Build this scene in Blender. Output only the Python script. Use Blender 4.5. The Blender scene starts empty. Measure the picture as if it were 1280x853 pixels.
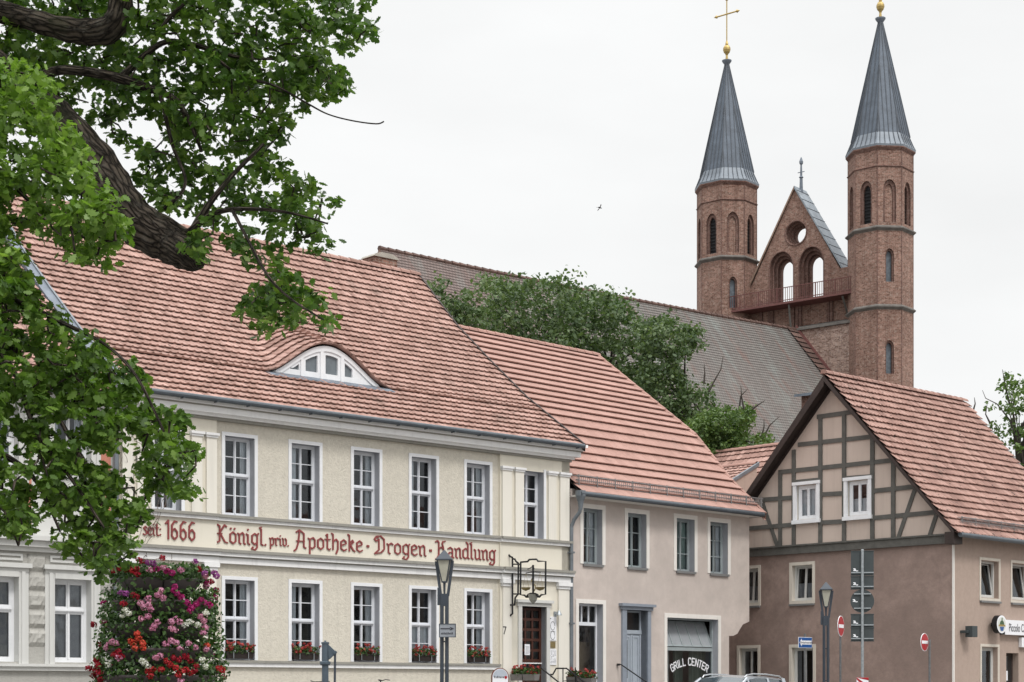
import bpy, bmesh, math, random
import numpy as np
from mathutils import Vector, Matrix
from mathutils.geometry import tessellate_polygon
random.seed(7)
RNG = np.random.default_rng(7)
R = math.radians
SC = bpy.context.scene
COL = SC.collection

# ------------------------------------------------------------------ camera
FPX, CX, HY, EYE = 2176.0, 640.0, 865.0, 1.6      # focal length in px of a 1280 wide frame, horizon row, eye height
cd = bpy.data.cameras.new('camera'); cam = bpy.data.objects.new('camera', cd); COL.objects.link(cam)
cd.sensor_width = 36.0; cd.lens = 36.0 * FPX / 1280.0
cd.shift_y = (HY - 426.5) / 1280.0
cd.clip_start = 0.1; cd.clip_end = 5000
cam.location = (0, 0, EYE); cam.rotation_euler = (R(90), 0, 0)
SC.camera = cam

# ------------------------------------------------------------------ world: overcast sky, zenith brighter than horizon
SUN_EL, SUN_AZ = 52.0, 148.0            # azimuth clockwise from +Y
w = bpy.data.worlds.new('World'); SC.world = w; w.use_nodes = True
nt = w.node_tree; nt.nodes.clear()
def _n(t, **k):
    n = nt.nodes.new(t)
    for a, b in k.items(): setattr(n, a, b)
    return n
out = _n('ShaderNodeOutputWorld'); bg = _n('ShaderNodeBackground'); bg.inputs['Strength'].default_value = 0.1
sky = _n('ShaderNodeTexSky', sky_type='NISHITA', sun_disc=False)
sky.sun_elevation = R(SUN_EL); sky.sun_rotation = R(SUN_AZ); sky.dust_density = 3.0
tc = _n('ShaderNodeTexCoord'); sep = _n('ShaderNodeSeparateXYZ')
nt.links.new(tc.outputs['Generated'], sep.inputs[0])
ramp = _n('ShaderNodeMapRange', interpolation_type='SMOOTHSTEP')
ramp.inputs['From Min'].default_value = 0.36; ramp.inputs['From Max'].default_value = 0.95
ramp.inputs['To Min'].default_value = 9.55; ramp.inputs['To Max'].default_value = 28.0
nt.links.new(sep.outputs['Z'], ramp.inputs['Value'])
mp = _n('ShaderNodeMapping'); mp.inputs['Scale'].default_value = (2.2, 2.2, 6.5)
nt.links.new(tc.outputs['Generated'], mp.inputs['Vector'])
nz = _n('ShaderNodeTexNoise'); nz.inputs['Scale'].default_value = 1.6; nz.inputs['Detail'].default_value = 5; nz.inputs['Roughness'].default_value = .5
nt.links.new(mp.outputs[0], nz.inputs['Vector'])
cr = _n('ShaderNodeMapRange'); cr.inputs['From Min'].default_value = .3; cr.inputs['From Max'].default_value = .7
cr.inputs['To Min'].default_value = .945; cr.inputs['To Max'].default_value = 1.05
nt.links.new(nz.outputs[0], cr.inputs['Value'])
mul = _n('ShaderNodeMath', operation='MULTIPLY'); nt.links.new(ramp.outputs[0], mul.inputs[0]); nt.links.new(cr.outputs[0], mul.inputs[1])
cc = _n('ShaderNodeCombineColor')
for i, k in enumerate((.992, 1.0, 1.0)):
    m2 = _n('ShaderNodeMath', operation='MULTIPLY'); m2.inputs[1].default_value = k
    nt.links.new(mul.outputs[0], m2.inputs[0]); nt.links.new(m2.outputs[0], cc.inputs[i])
mx = _n('ShaderNodeMixRGB'); mx.inputs[0].default_value = .985
nt.links.new(sky.outputs[0], mx.inputs[1]); nt.links.new(cc.outputs[0], mx.inputs[2])
nt.links.new(mx.outputs[0], bg.inputs['Color']); nt.links.new(bg.outputs[0], out.inputs['Surface'])
sl = bpy.data.lights.new('sun', 'SUN'); sl.energy = 1.6; sl.angle = R(13); sl.color = (1, .965, .92)
so = bpy.data.objects.new('sun', sl); COL.objects.link(so)
sd = Vector((math.sin(R(SUN_AZ)) * math.cos(R(SUN_EL)), math.cos(R(SUN_AZ)) * math.cos(R(SUN_EL)), math.sin(R(SUN_EL))))
so.rotation_euler = sd.to_track_quat('Z', 'Y').to_euler(); so.location = (20, -30, 60)
SC.view_settings.view_transform = 'Standard'; SC.view_settings.look = 'None'
SC.view_settings.gamma = 1; SC.view_settings.exposure = 0; SC.view_settings.use_curve_mapping = False
SC.render.engine = 'CYCLES'
SC.cycles.max_bounces = 6; SC.cycles.transparent_max_bounces = 12; SC.cycles.diffuse_bounces = 3; SC.cycles.glossy_bounces = 3
SC.cycles.use_denoising = True

# ------------------------------------------------------------------ materials
def lin(c):
    return tuple((x / 12.92 if x <= .04045 else ((x + .055) / 1.055) ** 2.4) for x in c)
def hexc(h):
    return lin(tuple(int(h[i:i + 2], 16) / 255 for i in (0, 2, 4)))
class NT:
    def __init__(s, name):
        s.m = bpy.data.materials.new(name); s.m.use_nodes = True; s.t = s.m.node_tree; s.t.nodes.clear()
        s.out = s.n('ShaderNodeOutputMaterial')
    def n(s, t, inp=None, **k):
        n = s.t.nodes.new(t)
        for a, b in k.items(): setattr(n, a, b)
        for a, b in (inp or {}).items():
            if isinstance(b, bpy.types.NodeSocket): s.t.links.new(b, n.inputs[a])
            else: n.inputs[a].default_value = b
        return n
    def l(s, a, b): s.t.links.new(a, b)
    def math(s, op, a, b=0.0, c=None):
        d = {0: a, 1: b}
        if c is not None: d[2] = c
        return s.n('ShaderNodeMath', d, operation=op).outputs[0]
    def mix(s, f, a, b, mode='MIX'):
        n = s.t.nodes.new('ShaderNodeMixRGB'); n.blend_type = mode
        for i, v in enumerate((f, a, b)):
            if isinstance(v, bpy.types.NodeSocket): s.l(v, n.inputs[i])
            else: n.inputs[i].default_value = v if i == 0 else ((*v, 1) if len(v) == 3 else v)
        return n.outputs[0]
    def noise(s, vec, scale, detail=4, rough=.55):
        n = s.n('ShaderNodeTexNoise', {'Scale': scale, 'Detail': detail, 'Roughness': rough})
        s.l(vec, n.inputs['Vector']); return n.outputs[0]
    def rng(s, v, a, b, c, d):
        return s.n('ShaderNodeMapRange', {'Value': v, 'From Min': a, 'From Max': b, 'To Min': c, 'To Max': d}).outputs[0]
    def obj(s, scale=(1, 1, 1)):
        tc = s.n('ShaderNodeTexCoord'); m = s.n('ShaderNodeMapping', {'Scale': scale, 'Location': (3.37, 7.61, 1.23), 'Rotation': (.31, .43, .27) if scale == (1, 1, 1) else (0, 0, 0)}); s.l(tc.outputs['Object'], m.inputs['Vector']); return m.outputs[0]
    def uv(s):
        return s.n('ShaderNodeTexCoord').outputs['UV']
    def bsdf(s, col, rough=.8, metal=0., bump=None, bstr=.3, bdist=.01, spec=.5, **kw):
        p = s.n('ShaderNodeBsdfPrincipled', {'Metallic': metal, 'Specular IOR Level': spec})
        for k, v in (('Base Color', col), ('Roughness', rough)):
            if isinstance(v, bpy.types.NodeSocket): s.l(v, p.inputs[k])
            else: p.inputs[k].default_value = (*v, 1) if k == 'Base Color' and len(v) == 3 else v
        if bump is not None:
            b = s.n('ShaderNodeBump', {'Height': bump, 'Strength': bstr, 'Distance': bdist}); s.l(b.outputs[0], p.inputs['Normal'])
        for k, v in kw.items(): p.inputs[k].default_value = v
        s.l(p.outputs[0], s.out.inputs['Surface']); return p
def scale_col(c, k): return tuple(min(1, x * k) for x in c)
def mat_plain(name, col, rough=.6, metal=0., var=.08, sc=6., bstr=.1, spec=.4):
    m = NT(name); v = m.obj()
    n1 = m.noise(v, sc, 5); n2 = m.noise(v, sc * 7, 3)
    f = m.rng(m.math('ADD', m.math('MULTIPLY', n1, .7), m.math('MULTIPLY', n2, .3)), .3, .7, 0, 1)
    c = m.mix(f, scale_col(col, 1 - var), scale_col(col, 1 + var))
    m.bsdf(c, rough, metal, n2, bstr, .005, spec); return m.m
def mat_plaster(name, col, dark=.8, grain=26., gstr=.6, gdist=.012, streak=.12, blotch=.1, speck=.0):
    m = NT(name); v = m.obj()
    big = m.rng(m.noise(v, .45, 5, .6), .32, .68, 0, 1)
    mid = m.rng(m.noise(v, 2.3, 5, .65), .3, .7, 0, 1)
    fine = m.noise(v, grain, 4, .7)
    c = m.mix(m.math('MULTIPLY', big, blotch * 3), col, scale_col(col, dark))
    c = m.mix(m.math('MULTIPLY', mid, blotch * 2.2), c, scale_col(col, dark * .93), 'MIX')
    st = m.rng(m.noise(m.obj((3.5, 3.5, .22)), 1.6, 5, .65), .5, .8, 0, 1)
    c = m.mix(m.math('MULTIPLY', st, streak * 2.5), c, scale_col(col, .55))
    if speck:
        sp = m.rng(m.noise(v, grain * .55, 3, .6), .42, .62, 0, 1)
        c = m.mix(m.math('MULTIPLY', sp, speck), c, scale_col(col, .5))
    m.bsdf(c, .93, 0, fine, gstr, gdist, .2); return m.m
def mat_tile(name, cols, moss=.15, cw=.22, ch=.33, band=False):
    """cols: three tile colours; per face attribute rnd chooses"""
    m = NT(name); a = m.n('ShaderNodeAttribute', attribute_name='rnd').outputs['Fac']
    r = m.n('ShaderNodeValToRGB'); r.color_ramp.elements[0].position = 0; r.color_ramp.elements[1].position = 1
    r.color_ramp.elements[0].color = (*cols[0], 1); r.color_ramp.elements[1].color = (*cols[2], 1)
    e = r.color_ramp.elements.new(.5); e.color = (*cols[1], 1); m.l(a, r.inputs[0])
    v = m.obj()
    n1 = m.rng(m.noise(v, .5, 6, .6), .35, .7, 0, 1); n2 = m.noise(v, 14, 4, .7)
    c = m.mix(m.math('MULTIPLY', n1, .35), r.outputs[0], scale_col(cols[0], .75))
    c = m.mix(m.rng(n2, .35, .75, 0, .35), c, scale_col(cols[0], .6))
    ms = m.rng(m.noise(v, 1.1, 7, .75), .6, .78, 0, moss)
    c = m.mix(ms, c, (.07, .065, .05))
    ms2 = m.rng(m.noise(m.obj((1, 1, .35)), .8, 6, .7), .58, .72, 0, moss * 1.2)
    c = m.mix(ms2, c, (.11, .085, .07))
    dk = m.rng(m.noise(v, 3.2, 6, .8), .56, .70, 0, .38 + moss * .4); c = m.mix(dk, c, scale_col(cols[0], .32))
    sp = m.rng(m.noise(v, 7.5, 3, .6), .64, .69, 0, min(1, moss * 1.7)); c = m.mix(sp, c, (.03, .022, .018))
    m.bsdf(c, .8, 0, n2, .4, .006, .3); return m.m
def mat_brick(name, c1, c2, mortar, bw=.27, bh=.085, dirt=.35, bias=0.):
    m = NT(name); uv = m.uv()
    b = m.n('ShaderNodeTexBrick', {'Scale': 1.0, 'Brick Width': bw, 'Row Height': bh, 'Mortar Size': .011, 'Mortar Smooth': .3, 'Bias': bias,
                                   'Color1': (*c1, 1), 'Color2': (*c2, 1), 'Mortar': (*mortar, 1)})
    m.l(uv, b.inputs['Vector'])
    v = m.obj()
    big = m.rng(m.noise(v, .35, 6, .65), .4, .7, 0, 1); mid = m.noise(v, 2.4, 5, .8); fn = m.noise(v, 5.5, 4, .8)
    c = m.mix(m.math('MULTIPLY', big, dirt), b.outputs['Color'], scale_col(c1, .35))
    stn = m.rng(m.noise(m.obj((1.4, 1.4, .12)), 1.2, 6, .7), .48, .72, 0, .5); c = m.mix(stn, c, scale_col(c1, .4))
    c = m.mix(m.rng(mid, .5, .68, 0, .55), c, scale_col(c2, .5))
    c = m.mix(m.rng(fn, .52, .68, 0, .55), c, scale_col(mortar, 1.25))
    c = m.mix(m.rng(m.noise(v, 8, 3, .8), .54, .62, 0, .6), c, scale_col(c1, .25))
    m.bsdf(c, .9, 0, b.outputs['Fac'], -.4, .01, .2); return m.m
def mat_leaf(name, cols, trans=.35, rough=.5):
    m = NT(name); a = m.n('ShaderNodeAttribute', attribute_name='rnd').outputs['Fac']
    r = m.n('ShaderNodeValToRGB'); els = r.color_ramp.elements
    els[0].color = (*cols[0], 1); els[1].color = (*cols[-1], 1)
    for i, c in enumerate(cols[1:-1]):
        e = els.new((i + 1) / (len(cols) - 1)); e.color = (*c, 1)
    m.l(a, r.inputs[0])
    d = m.n('ShaderNodeBsdfPrincipled', {'Roughness': rough, 'Specular IOR Level': .35}); m.l(r.outputs[0], d.inputs['Base Color'])
    t = m.n('ShaderNodeBsdfTranslucent'); m.l(m.mix(1, r.outputs[0], (1.0, 1.15, .5), 'MULTIPLY'), t.inputs['Color'])
    x = m.n('ShaderNodeMixShader', {0: trans}); m.l(d.outputs[0], x.inputs[1]); m.l(t.outputs[0], x.inputs[2])
    m.l(x.outputs[0], m.out.inputs['Surface']); return m.m
def mat_glass(name='window_glass', tint=(.88, .92, .93), refl=1.5):
    m = NT(name); lw = m.n('ShaderNodeFresnel', {'IOR': 1.5}).outputs[0]
    v = m.obj(); b = m.n('ShaderNodeBump', {'Height': m.noise(v, 1.3, 2), 'Strength': .25, 'Distance': .05})
    tr = m.n('ShaderNodeBsdfTransparent', {'Color': (*tint, 1)}); g = m.n('ShaderNodeBsdfGlossy', {'Roughness': .04, 'Color': (.9, .95, 1, 1)})
    m.l(b.outputs[0], g.inputs['Normal'])
    x = m.n('ShaderNodeMixShader'); m.l(m.math('MINIMUM', m.math('MULTIPLY', lw, refl), 1.0), x.inputs[0])
    m.l(tr.outputs[0], x.inputs[1]); m.l(g.outputs[0], x.inputs[2]); m.l(x.outputs[0], m.out.inputs['Surface']); return m.m
def mat_emit(name, col, s):
    m = NT(name); e = m.n('ShaderNodeEmission', {'Color': (*col, 1), 'Strength': s}); m.l(e.outputs[0], m.out.inputs['Surface']); return m.m

M = {}
M['white'] = mat_plain('white_paint', (.74, .75, .77), .55, var=.06, sc=3)
M['whitecool'] = mat_plain('window_white', (.68, .70, .74), .45, var=.04)
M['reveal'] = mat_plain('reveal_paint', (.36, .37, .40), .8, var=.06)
M['trim'] = mat_plaster('trim_white', (.80, .80, .80), .88, streak=.16, gstr=.15)
M['trimdark'] = mat_plaster('trim_weathered', (.30, .29, .26), .8, streak=.2, gstr=.2)
M['cream'] = mat_plaster('smooth_cream_plaster', (.72, .68, .585), .9, streak=.08, blotch=.08, gstr=.15)
M['pil'] = mat_plaster('pilaster_plaster', (.74, .71, .64), .9, streak=.1, blotch=.08, gstr=.15)
M['spatter'] = mat_plaster('spatter_plaster', (.655, .615, .53), .90, grain=20, gstr=.8, gdist=.026, streak=.09, blotch=.13, speck=.17)
M['pink'] = mat_plaster('pale_pink_plaster', (.62, .545, .50), .74, grain=18, streak=.05, blotch=.28, gstr=.3)
M['brown'] = mat_plaster('brown_plaster', (.40, .295, .255), .62, grain=14, streak=.06, blotch=.40, gstr=.5, speck=.22)
M['brownlight'] = mat_plaster('light_brown_plaster', (.42, .33, .28), .86, grain=14, streak=.08, blotch=.12, gstr=.4, speck=.12)
M['infill'] = mat_plaster('infill_plaster', (.56, .465, .405), .9, grain=14, streak=.15, blotch=.12, gstr=.3)
M['beam'] = mat_plain('grey_timber', (.10, .097, .088), .8, var=.25, sc=5)
M['verge'] = mat_plain('dark_brown_timber', (.035, .024, .021), .6, var=.3, sc=4)
M['greywall'] = mat_plaster('grey_plaster', (.43, .42, .39), .85, grain=12, gstr=.7, gdist=.03, streak=.15, blotch=.12)
M['greytrim'] = mat_plaster('light_grey_trim', (.60, .60, .58), .9, streak=.15, gstr=.15)
M['coral'] = mat_plaster('coral_plaster', (.55, .23, .17), .85, streak=.1, gstr=.3)
M['zinc'] = mat_plain('zinc', (.16, .18, .20), .45, .3, var=.2, sc=4)
M['gutter'] = mat_plain('gutter_zinc', (.085, .10, .115), .45, .3, var=.2, sc=4)
M['slate'] = mat_plain('lead_roof', (.145, .17, .205), .5, .15, var=.28, sc=1.5)
M['slatelight'] = mat_plain('lead_roof_flare', (.17, .195, .225), .5, .15, var=.2, sc=2)
M['lampgrey'] = mat_plain('anthracite_paint', (.035, .045, .06), .45, var=.12, spec=.5)
M['black'] = mat_plain('black_iron', (.012, .012, .014), .45, var=.2)
M['galv'] = mat_plain('galvanised_steel', (.33, .36, .38), .4, .5, var=.25, sc=14)
M['signback'] = mat_plain('sign_back_grey', (.045, .055, .058), .6, var=.12, sc=8)
M['signwhite'] = mat_plain('sign_white', (.78, .79, .82), .4, var=.03)
M['signred'] = mat_plain('sign_red', (.36, .01, .016), .4, var=.08)
M['signblue'] = mat_plain('sign_blue', (.012, .075, .26), .4, var=.06)
M['ink'] = mat_plain('printed_ink', (.035, .035, .045), .5, var=.1)
M['lettering'] = mat_plain('dark_red_letter_paint', (.235, .05, .05), .5, var=.2, sc=5)
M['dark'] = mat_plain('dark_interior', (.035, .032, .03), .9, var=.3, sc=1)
M['curtain'] = mat_plain('curtain_cloth', (.74, .76, .80), .9, var=.12, sc=3)
M['glass'] = mat_glass()
M['door_red'] = mat_plain('dark_red_wood', (.062, .022, .014), .45, var=.25)
M['door_grey'] = mat_plain('grey_blue_paint', (.36, .40, .45), .5, var=.08)
M['sillgrey'] = mat_plain('grey_sill', (.17, .17, .17), .6, var=.1)
M['framegrey'] = mat_plain('grey_green_frame', (.30, .34, .35), .5, var=.08)
M['boxplastic'] = mat_plain('dark_planter_plastic', (.025, .018, .016), .5, var=.2)
M['boxgrey'] = mat_plain('grey_planter', (.17, .16, .155), .6, var=.2)
M['bowl'] = mat_plain('planter_bowl_grey', (.10, .085, .085), .7, var=.2, sc=5)
M['gold'] = mat_plain('gilded_metal', (.42, .31, .12), .45, .7, var=.15)
M['brick'] = mat_brick('red_brick', (.165, .078, .056), (.335, .19, .148), (.32, .265, .225))
M['brickdark'] = mat_brick('moulded_brick', (.14, .07, .055), (.235, .135, .11), (.22, .17, .15), dirt=.5)
M['brickrough'] = mat_brick('rough_brick', (.18, .095, .07), (.46, .32, .26), (.42, .36, .32), dirt=.4)
M['iron_red'] = mat_plain('red_brown_railing_paint', (.13, .05, .045), .6, var=.2)
M['bark'] = None
M['stone'] = mat_plain('stone_step', (.28, .27, .25), .8, var=.15, sc=3)
M['concrete'] = mat_plain('weathered_concrete', (.34, .32, .28), .9, var=.2, sc=3)
M['tile_a'] = mat_tile('clay_tiles_weathered', ((.27, .16, .13), (.385, .235, .195), (.48, .31, .265)), moss=.42)
M['tile_b'] = mat_tile('clay_tiles_new', ((.35, .205, .17), (.385, .228, .19), (.42, .255, .215)), moss=.16)
M['tile_c'] = mat_tile('clay_tiles_mossy', ((.25, .145, .12), (.36, .215, .178), (.46, .295, .25)), moss=.55)
def bark():
    m = NT('oak_bark'); uv = m.uv(); o = m.obj()
    wob = m.n('ShaderNodeVectorMath', {0: uv}, operation='ADD'); nn = m.n('ShaderNodeTexNoise', {'Scale': 3., 'Detail': 4.}); m.l(o, nn.inputs['Vector'])
    sc = m.n('ShaderNodeVectorMath', {0: nn.outputs['Color'], 1: (.10, .10, 0)}, operation='MULTIPLY'); m.l(sc.outputs[0], wob.inputs[1])
    mp = m.n('ShaderNodeMapping', {'Vector': wob.outputs[0], 'Scale': (22, 5.5, 1)})
    vo = m.n('ShaderNodeTexVoronoi', {'Scale': 1.}, feature='DISTANCE_TO_EDGE'); m.l(mp.outputs[0], vo.inputs['Vector'])
    mp2 = m.n('ShaderNodeMapping', {'Vector': wob.outputs[0], 'Scale': (60, 14, 1)}); n2 = m.noise(mp2.outputs[0], 1, 5, .75)
    h = m.math('ADD', m.math('MINIMUM', m.math('MULTIPLY', vo.outputs['Distance'], 2.6), .7), m.math('MULTIPLY', n2, .6))
    c = m.mix(m.rng(h, .3, .95, 0, 1), (.008, .006, .005), (.105, .085, .068))
    c = m.mix(m.rng(m.noise(o, 9, 4, .7), .5, .75, 0, .5), c, (.15, .14, .12))
    c = m.mix(m.rng(m.noise(o, 1.6, 5, .7), .55, .7, 0, .65), c, (.032, .042, .012))
    m.bsdf(c, .95, 0, h, 1., .035, .2); return m.m
def bark_tube(name, Q, RR, n, mat, parent, rough=.0):
    """round limb with its own unrolled uv and, where thick, fissured relief"""
    vs = []; uvs = []; up = None; s = 0.
    for i, p in enumerate(Q):
        d = (Q[min(i + 1, len(Q) - 1)] - Q[max(i - 1, 0)]).normalized()
        if up is None: up = Vector((0, 0, 1)) if abs(d.z) < .9 else Vector((0, 1, 0))
        a = d.cross(up).normalized(); b = a.cross(d).normalized(); up = b
        if i: s += (p - Q[i - 1]).length
        for k in range(n + 1):
            t = 2 * math.pi * (k % n) / n; r = RR[i]
            if rough: r *= 1 + rough * (math.sin(t * 7 + 3 * math.sin(s * 5 + t) + s * 1.3) * .5 + math.sin(t * 13 + s * 9 + 2 * math.sin(s * 3)) * .35 + math.sin(s * 14 + t * 3) * .3)
            vs.append(tuple(p + (a * math.cos(t) + b * math.sin(t)) * r)); uvs.append((k / n * (2 * math.pi * (sorted(RR)[len(RR) // 2]) if max(RR) > .1 else .3), s))
    N = n + 1; fs = [(i * N + k, i * N + k + 1, (i + 1) * N + k + 1, (i + 1) * N + k) for i in range(len(Q) - 1) for k in range(n)]
    ce = len(vs); vs += [tuple(Q[0]), tuple(Q[-1])]; uvs += [(0, 0), (0, s)]
    L_ = (len(Q) - 1) * N; fs += [(ce, k + 1, k) for k in range(n)] + [(ce + 1, L_ + k, L_ + k + 1) for k in range(n)]
    me = bpy.data.meshes.new(name); me.from_pydata(vs, [], fs); me.materials.append(mat)
    ul = me.uv_layers.new(name='UVMap'); li = np.empty(len(me.loops), dtype=np.int32); me.loops.foreach_get('vertex_index', li); ul.data.foreach_set('uv', np.array(uvs, dtype=np.float32)[li].ravel())
    me.shade_smooth(); o = bpy.data.objects.new(name, me); COL.objects.link(o); o.parent = parent; return o
M['bark'] = bark()
def nave_tiles():
    m = NT('old_church_tiles'); uv = m.uv(); v = m.obj()
    b = m.n('ShaderNodeTexBrick', {'Scale': 1.0, 'Brick Width': .22, 'Row Height': .235, 'Mortar Size': .028, 'Mortar Smooth': .5,
                                   'Color1': (.125, .105, .098, 1), 'Color2': (.18, .155, .147, 1), 'Mortar': (.06, .05, .045, 1)}); m.l(uv, b.inputs['Vector'])
    c = b.outputs['Color']
    sep = m.n('ShaderNodeSeparateXYZ'); m.l(uv, sep.inputs[0])
    # weather: redder near the far (left) end, grey-green in the middle, red streaks running down the slope
    red = m.rng(m.noise(m.n('ShaderNodeMapping', {'Vector': uv, 'Scale': (1.1, .22, 1), 'Rotation': (0, 0, .0)}).outputs[0], .9, 6, .7), .52, .68, 0, .85)
    c = m.mix(m.rng(sep.outputs['X'], 7, 17, .15, .85), m.mix(.5, c, (.19, .125, .11)), m.mix(.45, c, (.175, .178, .165)))
    c = m.mix(red, c, (.165, .10, .085))
    g = m.rng(m.noise(m.n('ShaderNodeMapping', {'Vector': uv, 'Scale': (.5, .18, 1)}).outputs[0], 1.4, 5, .7), .5, .7, 0, .6)
    c = m.mix(g, c, (.22, .25, .235))
    lines = m.rng(b.outputs['Fac'], 0, 1, 0, .45)
    c = m.mix(lines, c, (.05, .045, .045))
    m.bsdf(c, .85, 0, b.outputs['Fac'], -.6, .03, .2); return m.m
M['nave'] = nave_tiles()

# ------------------------------------------------------------------ mesh builder
class MB:
    def __init__(s): s.v = []; s.f = []; s.m = []; s.r = []; s.mats = []
    def mi(s, mat):
        if mat is None: return 0
        if mat not in s.mats: s.mats.append(mat)
        return s.mats.index(mat)
    def add(s, vs, fs, mat=None, rnd=None):
        k = len(s.v); s.v.extend([tuple(v) for v in vs]); i = s.mi(mat)
        for f in fs: s.f.append([k + j for j in f]); s.m.append(i); s.r.append(random.random() if rnd is None else rnd)
        return s
    def box(s, x0, x1, y0, y1, z0, z1, mat=None):
        return s.add([(x0, y0, z0), (x1, y0, z0), (x1, y1, z0), (x0, y1, z0), (x0, y0, z1), (x1, y0, z1), (x1, y1, z1), (x0, y1, z1)],
              [(0, 3, 2, 1), (4, 5, 6, 7), (0, 1, 5, 4), (1, 2, 6, 5), (2, 3, 7, 6), (3, 0, 4, 7)], mat)
    def quad(s, a, b, c, d, mat=None): return s.add([a, b, c, d], [(0, 1, 2, 3)], mat)
    def prism(s, poly, y0, y1, mat=None, T=None):
        """poly in (x,z); extruded along y"""
        T = T or (lambda x, y, z: (x, y, z)); n = len(poly)
        ar = sum(poly[i][0] * poly[(i + 1) % n][1] - poly[(i + 1) % n][0] * poly[i][1] for i in range(n))
        if ar < 0: poly = poly[::-1]
        vs = [T(x, y0, z) for x, z in poly] + [T(x, y1, z) for x, z in poly]
        tri = tessellate_polygon([[Vector((x, z, 0)) for x, z in poly]])
        fs = []
        for t in tri:
            a = sum(poly[t[i]][0] * poly[t[(i + 1) % 3]][1] - poly[t[(i + 1) % 3]][0] * poly[t[i]][1] for i in range(3))
            t = tuple(t) if a > 0 else tuple(t)[::-1]
            fs.append(t); fs.append(tuple(j + n for j in t[::-1]))
        for i in range(n):
            j = (i + 1) % n; fs.append((i, i + n, j + n, j))
        return s.add(vs, fs, mat)
    def panel(s, outer, holes, y0, depth, mat=None, rmat=None, T=None):
        """front sheet at y0 with holes, their reveals run back by depth"""
        T = T or (lambda x, y, z: (x, y, z))
        allp = [list(outer)] + [list(h) for h in holes]
        flat = [p for q in allp for p in q]
        tri = tessellate_polygon([[Vector((x, z, 0)) for x, z in q] for q in allp]); fs = []
        for t in tri:
            a = sum(flat[t[i]][0] * flat[t[(i + 1) % 3]][1] - flat[t[(i + 1) % 3]][0] * flat[t[i]][1] for i in range(3))
            if abs(a) < 1e-9: continue
            fs.append(tuple(t) if a > 0 else tuple(t)[::-1])
        s.add([T(x, y0, z) for x, z in flat], fs, mat)
        for h in holes:
            n = len(h); vs = [T(x, y0, z) for x, z in h] + [T(x, y0 + depth, z) for x, z in h]
            s.add(vs, [(i, (i + 1) % n, (i + 1) % n + n, i + n) for i in range(n)], rmat or mat)
        return s
    def tube(s, pts, r, n=8, mat=None, caps=True):
        pts = [Vector(p) for p in pts]; rs = r if isinstance(r, (list, tuple)) else [r] * len(pts)
        vs = []; fs = []; up = None
        for i, p in enumerate(pts):
            d = (pts[min(i + 1, len(pts) - 1)] - pts[max(i - 1, 0)]).normalized()
            if up is None: up = Vector((0, 0, 1)) if abs(d.z) < .9 else Vector((0, 1, 0))
            a = d.cross(up).normalized(); b = a.cross(d).normalized(); up = b
            for k in range(n):
                t = 2 * math.pi * k / n; vs.append(p + (a * math.cos(t) + b * math.sin(t)) * rs[i])
        for i in range(len(pts) - 1):
            for k in range(n):
                k2 = (k + 1) % n; fs.append((i * n + k, i * n + k2, (i + 1) * n + k2, (i + 1) * n + k))
        if caps: fs.append(tuple(range(n))[::-1]); fs.append(tuple((len(pts) - 1) * n + k for k in range(n)))
        return s.add(vs, fs, mat)
    def lathe(s, prof, c=(0, 0, 0), n=16, mat=None, rot=0., caps=True):
        vs = []; fs = []
        for r, z in prof:
            for k in range(n):
                t = 2 * math.pi * k / n + rot; vs.append((c[0] + r * math.cos(t), c[1] + r * math.sin(t), c[2] + z))
        for i in range(len(prof) - 1):
            for k in range(n):
                k2 = (k + 1) % n; fs.append((i * n + k, i * n + k2, (i + 1) * n + k2, (i + 1) * n + k))
        if caps: fs.append(tuple(range(n))[::-1]); fs.append(tuple((len(prof) - 1) * n + k for k in range(n)))
        return s.add(vs, fs, mat)
    def build(s, name, mat=None, parent=None, bevel=0, smooth=False, label=None):
        me = bpy.data.meshes.new(name); me.from_pydata(s.v, [], s.f)
        mats = s.mats or [mat or M['white']]
        if mat is not None and s.mats and any(True for _ in s.mats) and None in s.mats: pass
        for mm in mats: me.materials.append(mm)
        if len(mats) > 1: me.polygons.foreach_set('material_index', s.m)
        at = me.attributes.new('rnd', 'FLOAT', 'FACE'); at.data.foreach_set('value', s.r)
        # metric box uv
        uvl = me.uv_layers.new(name='UVMap'); co = np.array(s.v, dtype=np.float64) if s.v else np.zeros((0, 3))
        nf = len(me.polygons); nor = np.empty(nf * 3); me.polygons.foreach_get('normal', nor); nor = nor.reshape(-1, 3)
        tot = np.empty(nf, dtype=np.int32); me.polygons.foreach_get('loop_total', tot)
        li = np.empty(len(me.loops), dtype=np.int32); me.loops.foreach_get('vertex_index', li)
        fn = np.repeat(nor, tot, axis=0); t = np.stack([-fn[:, 1], fn[:, 0], np.zeros(len(fn))], 1)
        ln = np.linalg.norm(t, axis=1); flat = ln < .15; t[flat] = (1, 0, 0); ln[flat] = 1; t /= ln[:, None]
        b = np.cross(fn, t); p = co[li]; uv = np.stack([(p * t).sum(1), (p * b).sum(1)], 1)
        uvl.data.foreach_set('uv', uv.ravel().astype(np.float32))
        me.update()
        if smooth: me.shade_smooth()
        o = bpy.data.objects.new(name, me); COL.objects.link(o)
        if parent is not None: o.parent = parent
        if bevel:
            bm = o.modifiers.new('bevel', 'BEVEL'); bm.width = bevel; bm.segments = 2; bm.limit_method = 'ANGLE'
        if label: o['label'] = label
        return o
def tag(o, label, cat, group=None, kind=None):
    if label: o['label'] = label
    if cat: o['category'] = cat
    if group: o['group'] = group
    if kind: o['kind'] = kind
    return o
def empty(name, loc, rz=0., label=None, cat=None, group=None):
    o = bpy.data.objects.new(name, None); COL.objects.link(o); o.location = loc; o.rotation_euler = (0, 0, rz)
    o.empty_display_size = .2
    return tag(o, label, cat, group)
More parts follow.
